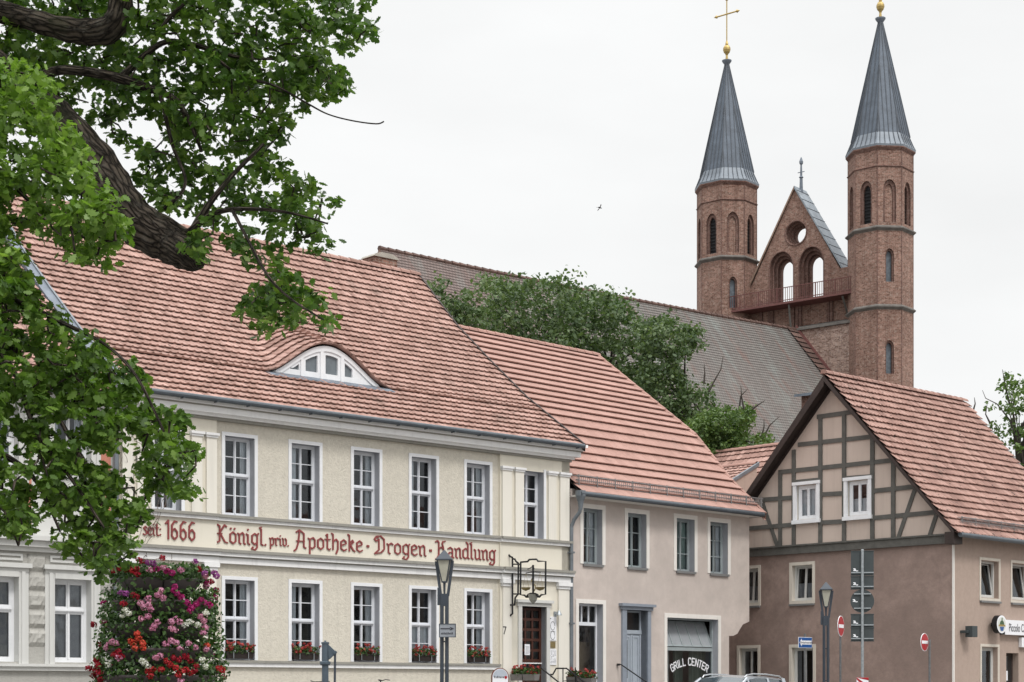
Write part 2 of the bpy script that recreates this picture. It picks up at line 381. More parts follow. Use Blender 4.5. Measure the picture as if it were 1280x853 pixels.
def copy_tree(o, parent=None):
    c = o.copy(); COL.objects.link(c)
    if parent is not None: c.parent = parent
    for ch in list(o.children): copy_tree(ch, c)
    return c
def P(px, py, Y): return Vector(((px - CX) / FPX * Y, Y, EYE + (HY - py) / FPX * Y))
def gz(Y):
    t = min(1, max(0, (Y - 14) / 20)); return .38 * t * t * (3 - 2 * t)
class Frame:
    """local axes of a facade: x along it (to the right), y into the building, z up from z=GZ"""
    GZ = .5
    def __init__(s, O, u):
        s.O = Vector(O); s.u = Vector(u).normalized(); s.v = Vector((-s.u.y, s.u.x)); s.ang = math.atan2(s.u.y, s.u.x)
    def hit(s, px, y=0.):
        d = Vector(((px - CX) / FPX, 1.)); t = (y + s.O.dot(s.v)) / d.dot(s.v); return (t * d - s.O).dot(s.u), t
    def at(s, px, py, y=0.):
        a, t = s.hit(px, y); return a, EYE + (HY - py) / FPX * t - s.GZ
    def atx(s, px, py, x):
        """where the sight line meets the local plane x = const: (y, z)"""
        d = Vector(((px - CX) / FPX, 1.)); t = (x + s.O.dot(s.u)) / d.dot(s.u); return (t * d - s.O).dot(s.v), EYE + (HY - py) / FPX * t - s.GZ
    def world(s, x, y, z=0.):
        p = s.O + s.u * x + s.v * y; return Vector((p.x, p.y, z + s.GZ))
    def root(s, name, label, cat, x=0, y=0, z=0, group=None):
        return empty(name, s.world(x, y, z), s.ang, label, cat, group)
def rect(x0, x1, z0, z1): return [(x0, z0), (x1, z0), (x1, z1), (x0, z1)]

def roof_tiles(mb, prof, a0, a1, tw=.22, rl=.33, h=.05, wave=.022, bump=None, kind='roll', jit=.006, mat=None, T=None, ns=None, clip=None):
    """prof: eave->ridge points (y,z). Every course is a strip with a raised, gapped lower edge."""
    T = T or (lambda x, y, z: (x, y, z))
    seg = []; L = 0
    for (ya, za), (yb, zb) in zip(prof, prof[1:]):
        d = math.hypot(yb - ya, zb - za); seg.append((L, L + d, ya, za, yb, zb)); L += d
    def S(c):
        for s0, s1, ya, za, yb, zb in seg:
            if c <= s1 or s1 == seg[-1][1]:
                t = (c - s0) / (s1 - s0); dy, dz = (yb - ya) / (s1 - s0), (zb - za) / (s1 - s0)
                return ya + (yb - ya) * t, za + (zb - za) * t, -dz, dy
    rows = int(round(L / rl)); rl = L / rows; nt_ = int(round((a1 - a0) / tw)); tw = (a1 - a0) / nt_
    if kind == 'roll': samp = [(0., 0.), (.12, 1.), (.3, .9), (.42, 0.), (.75, -.12)]
    else: samp = [(0., 0.), (.06, .6), (.94, .6)]
    k = len(samp)
    for i in range(rows):
        c0 = i * rl; c1 = min(L, c0 + rl + .04)
        mb.row = i; base = len(mb.v); cols = []
        jr = random.uniform(-jit, jit)
        for j in range(nt_ + 1):
            jc = random.uniform(-jit, jit); jh = random.uniform(-.3, .6) * jit
            for (fx, fw) in (samp if j < nt_ else samp[:1]):
                a = a0 + (j + fx) * tw; cols.append((a, fw * wave, jc + jr, jh, j))
        n = len(cols)
        for a, wv, jc, jh, j in cols:
            for (c, hh) in ((c0 + .09, .0), (c0 + jc, h * .62 + jh), (c0 + jc, h + wv + jh), (c1, .006 + wv * .7)):
                cc = max(0, min(L, c)) if c > 0 else c
                y, z, ny, nz = S(cc)
                if c < 0: y += c * nz; z -= c * ny if False else 0
                p = (a, y + ny * hh, z + nz * hh)
                if bump: p = bump(p, cc)
                mb.v.append(T(*p))
        for q in range(n - 1):
            A = base + q * 4; B = A + 4
            rr = None; j = cols[q][4]
            am = (cols[q][0] + cols[q + 1][0]) / 2
            if clip and not clip(am, S(min(L, c0 + rl * .5))): continue
            random.seed(j * 7919 + i * 104729 + int(a0 * 10)); rr = random.random()
            for (u0, u1) in ((0, 1), (1, 2), (2, 3)):
                mb.f.append([A + u0, B + u0, B + u1, A + u1]); mb.m.append(mb.mi(mat)); mb.r.append(rr)
    random.seed(len(mb.v))
    return S, L
def ridge_caps(mb, p0, p1, r=.13, seg=.36, mat=None):
    p0 = Vector(p0); p1 = Vector(p1); d = p1 - p0; n = max(1, int(d.length / seg)); e = d / n; dn = d.normalized()
    side = dn.cross(Vector((0, 0, 1))).normalized(); up = side.cross(dn)
    for i in range(n):
        vs = []
        for (q, rr) in ((p0 + e * (i - .08), r * 1.12), (p0 + e * (i + 1), r * .94)):
            for k in range(7):
                t = math.pi * k / 6; vs.append(q + side * math.cos(t) * rr + up * (math.sin(t) * rr - .04))
        mb.add(vs, [(k, k + 7, k + 8, k + 1) for k in range(6)] + [tuple(range(7))], mat, random.random())
# ------------------------------------------------------------------ ground
def ground():
    m = NT('cobble_paving'); v = m.obj()
    vo = m.n('ShaderNodeTexVoronoi', {'Scale': 7., 'Randomness': .6}, feature='DISTANCE_TO_EDGE'); m.l(v, vo.inputs['Vector'])
    vc = m.n('ShaderNodeTexVoronoi', {'Scale': 7., 'Randomness': .6}); m.l(v, vc.inputs['Vector'])
    c = m.mix(m.n('ShaderNodeSeparateColor', {0: vc.outputs['Color']}).outputs[0], (.18, .17, .16), (.30, .28, .26))
    c = m.mix(m.rng(vo.outputs['Distance'], 0, .06, 1, 0), c, (.07, .065, .055))
    c = m.mix(m.rng(m.noise(v, .3, 5), .4, .7, 0, .5), c, (.14, .13, .12))
    m.bsdf(c, .85, 0, m.rng(vo.outputs['Distance'], 0, .1, 0, 1), .7, .02)
    mb = MB(); xs = [-3000, -300, -80, -40, -20, 0, 20, 40, 80, 300, 3000]; ys = [-3000, -300, -60, 0, 10] + list(range(14, 35, 1)) + [45, 60, 90, 150, 400, 3000]
    for y in ys:
        for x in xs: mb.v.append((x, y, gz(y)))
    n = len(xs)
    for j in range(len(ys) - 1):
        for i in range(n - 1): mb.f.append([j * n + i, j * n + i + 1, (j + 1) * n + i + 1, (j + 1) * n + i]); mb.m.append(0); mb.r.append(.5)
    tag(mb.build('ground', m.m), None, None, kind='structure')
ground()
FP = Frame((-.864, 47.0), (2482, 2176))          # pharmacy / neighbour street front
FK = Frame(FP.world(3.32, 0).to_2d(), (2210, 2176))   # pink shop house
FB = Frame((13.06, 51.5), (-2152 * -1, -2176))   # brown gable: origin at its right corner
FS = Frame((13.06, 51.5), (2200, 2176))          # brown side front
def paving():
    asp = mat_plain('asphalt', (.06, .06, .062), .9, var=.2, sc=8); slab = mat_plain('paving_slabs', (.30, .29, .27), .85, var=.12, sc=5)
    # pavement along pharmacy and pink house with kerb
    a = FP.world(-16, 0); b = FP.world(3.32, 0); c = FK.world(9.2, 0); c2 = FK.world(9.2, -2.4); b2 = FP.world(3.6, -2.5); a2 = FP.world(-16, -2.5)
    def slabmesh(name, top, mat, z1, z0):
        mb = MB(); n = len(top); mb.add([(p.x, p.y, z1) for p in top] + [(p.x, p.y, z0) for p in top], [tuple(range(n))[::-1]] + [(i, (i + 1) % n, (i + 1) % n + n, i + n) for i in range(n)])
        return tag(mb.build(name, mat), None, None, kind='structure')
    slabmesh('pavement', [a, b, c, c2, b2, a2], slab, .5, .3)
    e = FB.world(-9, -.0); f = FB.world(0, 0); g = FS.world(14, 0); g2 = FS.world(14, -2); f2 = f + Vector((.3, -2.6, 0)); e2 = FB.world(-7.5, -2)
    slabmesh('pavement', [e, f, g, g2, f2, e2], slab, .5, .3)
    # asphalt lane in front of the houses
    off = lambda F, x, y: F.world(x, y)
    slabmesh('road', [off(FP, -16, -2.65), off(FP, 3.6, -2.65), off(FK, 9.4, -2.55), off(FK, 13.5, -5.2), off(FK, 9, -8), off(FP, 3, -8.5), off(FP, -16, -8.5)], asp, .384, .2)
    kb = MB()
    for F, x0, x1, y in ((FP, -16, 3.55, -2.5), (FK, .1, 9.2, -2.4)):
        for i in range(int(x1 - x0)):
            A = [F.world(x0 + i + .01, y), F.world(x0 + i + .99, y), F.world(x0 + i + .99, y - .13), F.world(x0 + i + .01, y - .13)]
            kb.add([(p.x, p.y, .505) for p in A] + [(p.x, p.y, .3) for p in A], [(3, 2, 1, 0), (0, 1, 5, 4), (1, 2, 6, 5), (2, 3, 7, 6), (3, 0, 4, 7)])
    tag(kb.build('kerb', M['stone']), None, None, kind='structure')
paving()

# ------------------------------------------------------------------ windows
def window(parent, x0, x1, z0, z1, y=.22, rows=2, cols=2, transom=.5, fw=.055, fmat=None, name='window', curtain='sides', bars=1, tilt=0., glass=None, curt_mat=None, fd=.06, bar_w=.022):
    """frame mesh with panes and curtain below it. rows: number of sash rows (split at transom), bars: glazing bars per sash"""
    fmat = fmat or M['whitecool']; fr = MB(); gl = MB()
    fr.box(x0, x0 + fw, y, y + fd, z0, z1); fr.box(x1 - fw, x1, y, y + fd, z0, z1)
    fr.box(x0 + fw, x1 - fw, y, y + fd, z1 - fw, z1); fr.box(x0 + fw, x1 - fw, y, y + fd, z0, z0 + fw)
    X0, X1, Z0, Z1 = x0 + fw, x1 - fw, z0 + fw, z1 - fw; zt = Z0 + (Z1 - Z0) * transom
    rr = [(Z0, Z1)] if rows == 1 else [(Z0, zt - fw * .6), (zt + fw * .6, Z1)]
    if rows == 2:
        fr.box(X0, X1, y - .025, y + fd - .012, zt - fw * .6, zt + fw * .6)
        fr.box(X0, X1, y - .045, y - .025, zt - .018, zt + .018)
    cw = (X1 - X0) / cols
    def tl(p):
        return p if not tilt else (p[0], p[1] + (p[2] - Z0) * tilt, p[2])
    for (za, zb) in rr:
        nb = bars if isinstance(bars, int) else (bars[0] if za == Z0 else bars[1])
        for c in range(cols):
            xa, xb = X0 + c * cw, X0 + (c + 1) * cw; s = fw * .62; k = len(fr.v); yy = y + .008
            ti = tilt and c == cols - 1
            fr.box(xa, xa + s, yy, yy + fd * .7, za, zb); fr.box(xb - s, xb, yy, yy + fd * .7, za, zb)
            fr.box(xa + s, xb - s, yy, yy + fd * .7, za, za + s); fr.box(xa + s, xb - s, yy, yy + fd * .7, zb - s, zb)
            for b in range(nb):
                zz = za + (zb - za) * (b + 1) / (nb + 1); fr.box(xa + s, xb - s, yy + .004, yy + fd * .6, zz - bar_w / 2, zz + bar_w / 2)
            gk = len(gl.v)
            gl.quad((xa + s, yy + .03, za + s), (xb - s, yy + .03, za + s), (xb - s, yy + .03, zb - s), (xa + s, yy + .03, zb - s))
            if tilt:
                for i in range(k, len(fr.v)): p = fr.v[i]; fr.v[i] = (p[0], p[1] + (p[2] - za) * tilt, p[2])
                for i in range(gk, len(gl.v)): p = gl.v[i]; gl.v[i] = (p[0], p[1] + (p[2] - za) * tilt, p[2])
    if cols == 2 and not tilt: fr.box((X0 + X1) / 2 - .018, (X0 + X1) / 2 + .018, y - .012, y + .006, z0 + fw, z1 - fw)
    o = fr.build(name, fmat, parent); gl.build('pane', glass or M['glass'], o)
    if curtain:
        cu = MB(); yc = y + .105; n = 14
        spans = {'sides': [(x0, x0 + (x1 - x0) * .27), (x1 - (x1 - x0) * .27, x1)], 'full': [(x0, x1)], 'left': [(x0, x0 + (x1 - x0) * .4)], 'half': [(x0, x1)]}[curtain]
        zt2 = z1 if curtain != 'half' else z0 + (z1 - z0) * .5
        for xa, xb in spans:
            vs = []
            for i in range(n + 1):
                t = i / n; x = xa + (xb - xa) * t; yy = yc + .016 * math.sin(i * 2.1 + x0)
                vs += [(x, yy, z0), (x, yy, zt2)]
            cu.add(vs, [(2 * i, 2 * i + 2, 2 * i + 3, 2 * i + 1) for i in range(n)])
        cu.build('curtain', curt_mat or M['curtain'], o)
    return o
def surround(parent, x0, x1, z0, z1, w_=.09, d=.035, mat=None, bottom=False, name='window_surround'):
    """flat band round an opening: (x0..z1) are the outer edges"""
    mb = MB(); mb.box(x0, x0 + w_, -d, .0, z0, z1); mb.box(x1 - w_, x1, -d, .0, z0, z1); mb.box(x0 + w_, x1 - w_, -d, .0, z1 - w_, z1)
    if bottom: mb.box(x0 + w_, x1 - w_, -d, .0, z0, z0 + w_)
    return mb.build(name, mat or M['white'], parent)

# ------------------------------------------------------------------ plants in boxes
def petal_cloud(name, centers, rad, mat, parent, n=26, size=.02, flat=.85):
    vs = []; fs = []; rn = []
    for c in centers:
        cv = random.random()
        for _ in range(n):
            d = Vector((random.gauss(0, 1), random.gauss(0, 1), random.gauss(0, 1))).normalized()
            p = Vector(c) + Vector((d.x, d.y, d.z * flat)) * rad * random.uniform(.65, 1.05)
            nn = (d + Vector((random.gauss(0, .4), random.gauss(0, .4), random.gauss(0, .4)))).normalized()
            a = nn.orthogonal().normalized(); b = nn.cross(a); s = size * random.uniform(.7, 1.3); k = len(vs)
            for q in range(5):
                t = q * 1.2566 + random.random() * .5; vs.append(p + (a * math.cos(t) + b * math.sin(t)) * s)
            fs.append((k, k + 1, k + 2, k + 3, k + 4)); rn.append(min(1, max(0, cv * .6 + random.random() * .4)))
    me = bpy.data.meshes.new(name); me.from_pydata([tuple(v) for v in vs], [], fs); me.materials.append(mat)
    at = me.attributes.new('rnd', 'FLOAT', 'FACE'); at.data.foreach_set('value', rn)
    o = bpy.data.objects.new(name, me); COL.objects.link(o); o.parent = parent; return o
def leafcloud(name, pts, nors, size, mat, parent=None, template='ellipse', rnd=None, sizevar=.35, face=.6):
    """numpy leaf cloud. pts (N,3), nors (N,3) preferred normals"""
    pts = np.asarray(pts, float); N = len(pts)
    if template == 'oak':
        h = [(0, 0), (.10, .14), (.22, .22), (.14, .34), (.34, .46), (.22, .56), (.36, .72), (.20, .80), (.14, .96), (0, 1.04)]
        tv = [(x, y, -.12 * x) for x, y in h] + [(-x, y, -.12 * x) for x, y in h[1:-1][::-1]]
        tf = [tuple(range(len(tv)))]
        spine = None
    elif template == 'clump':
        tv = [(0, 0, 0), (.3, .25, .05), (.24, .7, 0), (0, 1, -.08), (-.26, .65, 0.02), (-.28, .3, .05)]; tf = [(0, 1, 2, 3, 4, 5)]
    else:
        tv = [(0, 0, 0), (.26, .3, 0), (.2, .75, -.03), (0, 1, -.05), (-.2, .75, -.03), (-.26, .3, 0)]; tf = [(0, 1, 2, 3, 4, 5)]
    tv = np.array(tv) * [1, 1, 1]; tv[:, 1] -= .4; k = len(tv)
    n = np.asarray(nors, float) * face + RNG.normal(0, 1, (N, 3)) * (1 - face); n /= np.linalg.norm(n, axis=1)[:, None]
    r = RNG.normal(0, 1, (N, 3)); a = np.cross(n, r); a /= np.linalg.norm(a, axis=1)[:, None]; b = np.cross(n, a)
    s = (size * RNG.uniform(1 - sizevar, 1 + sizevar, N))[:, None, None]
    V = pts[:, None, :] + s * (tv[None, :, 0:1] * a[:, None, :] + tv[None, :, 1:2] * b[:, None, :] + tv[None, :, 2:3] * n[:, None, :])
    V = V.reshape(-1, 3); nf = N * len(tf)
    me = bpy.data.meshes.new(name); me.vertices.add(len(V)); me.vertices.foreach_set('co', V.ravel().astype(np.float32))
    me.loops.add(N * k); me.loops.foreach_set('vertex_index', np.arange(N * k, dtype=np.int32))
    me.polygons.add(nf); me.polygons.foreach_set('loop_start', np.arange(0, N * k, k, dtype=np.int32))
    try: me.polygons.foreach_set('loop_total', np.full(nf, k, dtype=np.int32))
    except Exception: pass
    me.update(calc_edges=True); me.validate()
    me.materials.append(mat)
    at = me.attributes.new('rnd', 'FLOAT', 'FACE'); rv = RNG.random(len(me.polygons)) if rnd is None else np.clip(rnd, 0, 1)
    at.data.foreach_set('value', rv.astype(np.float32))
    o = bpy.data.objects.new(name, me); COL.objects.link(o)
    if parent is not None: o.parent = parent
    return o
M['ger_leaf'] = mat_leaf('geranium_leaf', [(.02, .045, .012), (.045, .10, .022), (.08, .15, .035)], .2)
def flowmat(name, a, b): return mat_leaf(name, [a, scale_col(b, .8), b], .25, .6)
M['f_red'] = flowmat('red_petals', (.22, .008, .012), (.50, .022, .03))
M['f_crimson'] = flowmat('crimson_petals', (.14, .002, .008), (.36, .006, .025))
M['f_magenta'] = flowmat('magenta_petals', (.22, .004, .07), (.48, .02, .20))
M['f_pink'] = flowmat('pink_petals', (.50, .15, .30), (.75, .34, .52))
M['f_white'] = flowmat('white_petals', (.6, .6, .58), (.85, .85, .82))
M['f_orange'] = flowmat('orange_red_petals', (.5, .03, .02), (.75, .10, .06))
M['f_purple'] = flowmat('purple_petals', (.16, .02, .16), (.36, .08, .34))
# ------------------------------------------------------------------ blackletter style lettering
GL = {
 'n': (.68, [[(.05, .92), (.17, .84), (.17, .12), (.30, 0)], [(.17, .78), (.42, 1), (.53, .86), (.53, .1), (.65, 0)]]),
 'i': (.38, [[(.05, .92), (.17, .84), (.17, .12), (.32, 0)], [(.15, 1.25), (.2, 1.33)]]),
 'u': (.68, [[(.05, .96), (.16, .86), (.16, .14), (.30, 0), (.5, .16)], [(.42, .98), (.53, .88), (.53, .1), (.65, 0)]]),
 'o': (.66, [[(.34, 1), (.12, .8), (.12, .2), (.34, 0), (.55, .2), (.55, .8), (.34, 1)]]),
 'e': (.62, [[(.14, .48), (.52, .66), (.5, .86), (.34, 1), (.12, .8), (.12, .2), (.34, 0), (.56, .14)]]),
 'r': (.56, [[(.05, .92), (.17, .84), (.17, .12), (.30, 0)], [(.17, .78), (.38, 1), (.52, .86)]]),
 'p': (.68, [[(.05, .92), (.17, .84), (.17, -.48)], [(.17, .82), (.42, 1), (.56, .8), (.56, .2), (.36, 0), (.17, .14)]]),
 'a': (.68, [[(.14, .84), (.34, 1), (.53, .84), (.53, .1), (.65, 0)], [(.53, .56), (.28, .5), (.12, .3), (.14, .1), (.3, 0), (.5, .16)]]),
 'd': (.70, [[(.40, 1.6), (.55, 1.45), (.55, .12), (.67, 0)], [(.55, .84), (.34, 1), (.12, .8), (.12, .2), (.32, 0), (.52, .18)]]),
 'g': (.68, [[(.53, .84), (.34, 1), (.12, .8), (.12, .25), (.32, .05), (.53, .22)], [(.64, 1.02), (.53, .88), (.53, -.2), (.36, -.45), (.1, -.36), (.2, -.2)]]),
 'l': (.38, [[(.05, 1.52), (.17, 1.42), (.17, .12), (.32, 0)], [(.05, 1.52), (.2, 1.6)]]),
 't': (.48, [[(.1, 1.3), (.2, 1.4), (.2, .12), (.34, 0), (.44, .08)], [(.02, .95), (.42, .95)]]),
 'h': (.68, [[(.05, 1.52), (.17, 1.42), (.17, .05)], [(.17, .78), (.42, 1), (.55, .82), (.55, .1), (.42, -.3)]]),
 'k': (.66, [[(.05, 1.52), (.17, 1.42), (.17, 0)], [(.17, .72), (.42, 1), (.5, .84), (.2, .55)], [(.26, .55), (.48, .1), (.62, 0)]]),
 'v': (.66, [[(.04, 1), (.16, .9), (.16, .2), (.34, 0), (.55, .2), (.55, .8), (.4, 1)]]),
 's': (.56, [[(.5, .86), (.32, 1), (.13, .8), (.48, .4), (.46, .14), (.26, 0), (.06, .12)]]),
 'K': (1.02, [[(.02, 1.42), (.16, 1.56), (.32, 1.45), (.32, .14), (.14, .02), (.02, .14)], [(.32, .86), (.7, 1.56), (.86, 1.42)], [(.36, .86), (.72, .1), (.94, .02)], [(.14, .8), (.5, .8)]]),
 'A': (1.05, [[(.18, 1.4), (.42, 1.6), (.56, 1.5), (.76, 1.3), (.76, .12), (.92, 0)], [(.42, 1.5), (.34, .5), (.2, -.1), (.02, -.3)], [(.2, .62), (.8, .62)]]),
 'D': (1.0, [[(.36, 1.42), (.2, 1.5), (.08, 1.28), (.2, 1.1), (.32, 1.2)], [(.25, 1.56), (.55, 1.6), (.82, 1.3), (.84, .4), (.6, .06), (.1, -.08)], [(.42, 1.3), (.42, .3), (.2, .05), (.1, -.08)]]),
 'H': (1.0, [[(.04, 1.42), (.2, 1.56), (.32, 1.4), (.32, .2), (.2, -.1), (.05, -.22)], [(.3, .74), (.52, .95), (.74, .8), (.74, .1), (.88, 0)], [(.9, 1.56), (.68, 1.5), (.62, 1.3), (.72, .9)]]),
 '1': (.46, [[(.08, 1.3), (.3, 1.58), (.3, 0)]]),
 '6': (.72, [[(.56, 1.5), (.36, 1.56), (.13, 1.2), (.12, .3), (.34, 0), (.56, .25), (.56, .65), (.36, .92), (.15, .7)]]),
 '.': (.3, [[(.1, .02), (.16, .1)]]), ':': (.34, [[(.12, .1), (.18, .18)], [(.12, .75), (.18, .83)]]), '•': (.6, [[(.22, .5), (.36, .62)], [(.36, .5), (.22, .62)]]), ' ': (.4, []),
}
GL['ö'] = (.66, GL['o'][1] + [[(.14, 1.25), (.19, 1.33)], [(.44, 1.25), (.49, 1.33)]])
def blackletter(mb, text, x0, x1, z0, unit, y, depth=.03, nib=(.072, .046)):
    W = sum(GL[c][0] for c in text); sx = (x1 - x0) / W; x = x0
    k = 0
    for c in text:
        wd, st = GL[c]
        for s in st:
            for (a, b), (c2, d) in zip(s, s[1:]):
                A = Vector((x + a * sx, z0 + b * unit)); B = Vector((x + c2 * sx, z0 + d * unit)); dr = (B - A)
                if dr.length < 1e-6: continue
                dr.normalize(); nv = Vector((-dr.y, dr.x))
                # calligraphic nib: wide on verticals, thinner on diagonals going up
                wdt = unit * (nib[0] if abs(dr.y) > .8 else nib[1] + .03 * abs(dr.y)); e = dr * unit * .035
                A2 = A - e; B2 = B + e
                p = [A2 - nv * wdt, B2 - nv * wdt, B2 + nv * wdt, A2 + nv * wdt]
                k += 1
                mb.prism([(q.x, q.y) for q in p], y - depth - .0006 * (k % 7), y)
        x += wd * sx
    return mb

def profile_band(mb, x0, x1, layers, ybase=0., mat=None):
    """layers: (z0,z1,depth,mat)"""
    for z0, z1, d, m in layers: mb.box(x0, x1, ybase - d, ybase + .01, z0, z1, m)

# ------------------------------------------------------------------ pharmacy
def pharmacy():
    root = FP.root('pharmacy_building', 'cream plastered pharmacy with red blackletter writing and an eyebrow dormer in its roof', 'building')
    XL, XR, D, ZB = -10.86, 3.25, 13.9, -.4
    up = [(-8.1, -7.09), (-6.19, -5.18), (-4.3, -3.31), (-2.44, -1.44), (-.57, .42)]
    bw = .085
    holes = []; low = []
    for a, b in up:
        holes.append((a + bw, b - bw, 5.345, 7.33 - bw)); low.append((a + bw, b - bw, 1.865, 3.88 - bw))
    wl = MB()
    def hp(h): return rect(h[0], h[1], h[2], h[3])
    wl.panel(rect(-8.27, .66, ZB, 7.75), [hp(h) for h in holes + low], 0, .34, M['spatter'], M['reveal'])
    r_up = (1.5, 2.25, 5.345, 7.2); r_door = (1.42, 2.34, 1.0, 3.46); l_up = (-9.95, -9.24, 5.345, 7.2); l_low = (-9.95, -9.2, 1.865, 3.8)
    py = -.07
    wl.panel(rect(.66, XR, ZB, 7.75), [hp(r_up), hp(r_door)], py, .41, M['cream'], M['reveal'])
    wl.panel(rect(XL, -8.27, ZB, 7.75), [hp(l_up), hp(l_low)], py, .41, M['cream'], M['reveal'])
    for x, s in ((.66, 1), (-8.27, -1)):
        wl.quad((x, 0, ZB), (x, py, ZB), (x, py, 7.75), (x, 0, 7.75), M['cream'])
    # side and back walls with gables
    gp = [(py, ZB), (py, 8.0), (1.9, 9.42), (3.6, 10.75), (5.1, 12.0), (7.05, 13.95), (D + .2, 7.95), (D + .2, ZB)]
    for x, t in ((XL, .3), (XR - .3, .3)):
        wl.add([(x, y, z) for y, z in gp] + [(x + t, y, z) for y, z in gp], [tuple(range(8))[::-1], tuple(range(8, 16))] + [(i, i + 8, (i + 1) % 8 + 8, (i + 1) % 8)[::-1] for i in range(8)], M['cream'])
    wl.box(XL + .3, XR - .3, D, D + .2, ZB, 8.05, M['cream'])
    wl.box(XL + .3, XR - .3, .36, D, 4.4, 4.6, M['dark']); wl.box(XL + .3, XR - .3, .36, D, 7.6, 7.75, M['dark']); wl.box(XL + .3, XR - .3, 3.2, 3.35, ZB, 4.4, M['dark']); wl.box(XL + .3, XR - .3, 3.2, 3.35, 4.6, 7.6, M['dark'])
    wl.build('wall', M['cream'], root)
    # mouldings
    W, G = M['trim'], M['trimdark']
    def band(name, layers, zc):
        mb = MB()
        profile_band(mb, -8.27, .66, layers, 0.); profile_band(mb, .66, XR + .03, layers, py); profile_band(mb, XL, -8.27, layers, py)
        return mb.build(name, W, root, label=zc)
    band('string_course', [(5.19, 5.27, .08, W), (5.27, 5.335, .13, G)], 'narrow grey and white band under the upper windows')
    band('cornice', [(4.17, 4.31, .10, W), (4.31, 4.34, .13, G), (4.34, 4.43, .18, W), (4.43, 4.50, .23, G)], 'white moulded cornice under the writing')
    mb = MB(); profile_band(mb, -8.27, .66, [(1.70, 1.80, .08, W), (1.80, 1.855, .12, G)]); profile_band(mb, XL, -8.27, [(1.70, 1.80, .08, W), (1.80, 1.855, .12, G)], py); mb.build('sill_band', W, root)
    mb = MB()
    W = M['whitetrim']; L = [(7.57, 7.64, .05, G), (7.64, 7.70, .12, W), (7.70, 7.84, .26, W), (7.84, 7.87, .30, G), (7.87, 7.96, .36, W), (7.96, 8.04, .42, W)]
    for z0, z1, d, m in L:
        mb.box(XL, XR + d * .75, -d - .07, .0, z0, z1, m)
    mb.build('eaves_cornice', W, root)
    # smooth frieze carrying the writing
    mb = MB(); mb.box(-8.27, .66, -.014, .0, 4.505, 5.185); mb.build('frieze', M['cream'], root)
    # pilasters
    for x0, x1 in ((.70, 1.03), (1.17, 1.48), (2.40, 2.69), (2.84, 3.19), (-8.58, -8.30), (-8.98, -8.70), (-10.42, -10.14), (-10.80, -10.52)):
        mb = MB(); mb.box(x0, x1, py - .06, py, 5.34, 7.14); mb.box(x0 - .02, x1 + .02, py - .09, py, 7.14, 7.19, M['trim']); mb.box(x0 - .045, x1 + .045, py - .12, py, 7.19, 7.25, M['trim'])
        mb.mats = [M['pil']] + mb.mats; mb.m = [0] * 6 + [1] * 12
        mb.build('pilaster', None, root)
    for x0, x1 in ((.72, 1.03), (2.78, 3.19), (-8.62, -8.32), (-10.8, -10.45)):
        mb = MB(); mb.box(x0, x1, py - .06, py, ZB, 3.98, M['pil']); mb.box(x0 - .03, x1 + .03, py - .09, py, 3.98, 4.06, M['trim']); mb.box(x0 - .06, x1 + .06, py - .13, py, 4.06, 4.165, M['trim'])
        mb.build('pilaster', None, root)
    # windows
    for i, h in enumerate(holes + low):
        x0, x1, z0, z1 = h
        wv = window(root, x0, x1 - .0, z0, z1, y=.2, rows=2, transom=.52, bars=1, curtain=('sides', 'left', 'sides', 'half')[(i * 7 + 3) % 4] if i >= 5 else ('sides', 'left')[i % 2], fw=.05)
        surround(wv, x0 - bw, x1 + bw, z0 + .0, z1 + bw, bw, .03)
    wv = window(root, r_up[0] - .08, r_up[1], r_up[2], r_up[3], y=.17, rows=2, transom=.52, curtain='left', fw=.05); sb = MB(); sb.box(2.25, 2.33, py - .03, py, 5.34, 7.28); sb.build('window_surround', M['white'], wv)
    for h in (l_up, l_low):
        wv = window(root, h[0], h[1], h[2], h[3], y=.17, rows=2, transom=.52, fw=.05); surround(wv, h[0] - bw, h[1] + bw, h[2], h[3] + bw, bw, .03 - py)
    for (a, b, zz) in ((.03, .20, 3.46),): pass
    # paper lampshades seen through the lower right windows
    # door
    fr = MB(); fr.box(1.29, 1.42, py - .05, .3, .95, 3.46); fr.box(2.34, 2.46, py - .05, .3, .95, 3.46)
    fr.box(1.25, 2.50, py - .06, .3, 3.46, 3.56); fr.box(1.2, 2.55, py - .12, py + .1, 3.56, 3.64)
    fo = fr.build('door_frame', M['greytrim'], root)
    dm = MB(); gp_ = MB(); yd = .12; x0, x1 = 1.42, 2.34; st = .06
    dm.box(x0, x0 + .07, yd, yd + .06, 1.05, 3.44); dm.box(x1 - .07, x1, yd, yd + .06, 1.05, 3.44)
    cols = 3; cw = (x1 - x0 - .14) / cols; zz = 3.44
    for c in range(1, cols): dm.box(x0 + .07 + c * cw - st / 2, x0 + .07 + c * cw + st / 2, yd + .003, yd + .055, 1.05, 3.44)
    rows = 8; rh = .285
    for r_ in range(rows + 1):
        z = 3.4 - r_ * rh; dm.box(x0 + .07, x1 - .07, yd + .006, yd + .05, z - .04, z + .035)
    gp_.quad((x0 + .07, yd + .03, 1.1), (x1 - .07, yd + .03, 1.1), (x1 - .07, yd + .03, 3.4), (x0 + .07, yd + .03, 3.4))
    dr = dm.build('door', M['door_red'], root); gp_.build('pane', M['glass'], dr)
    tr = MB(); tr.box(x0, x1, yd - .03, yd, 1.88, 1.91); tr.build('door_rail', M['trim'], dr)
    nn = MB(); nx0, nx1 = FP.hit(655.5, yd)[0], FP.hit(662, yd)[0]; nn.box(nx0, nx1, yd - .012, yd - .004, 2.12, 2.42)
    nb = nn.build('paper_notice', M['signwhite'], dr)
    nl = MB()
    for k in range(7): nl.box(nx0 + .03 + (k % 3) * .01, nx1 - .03, yd - .0135, yd - .012, 2.16 + k * .032, 2.168 + k * .032)
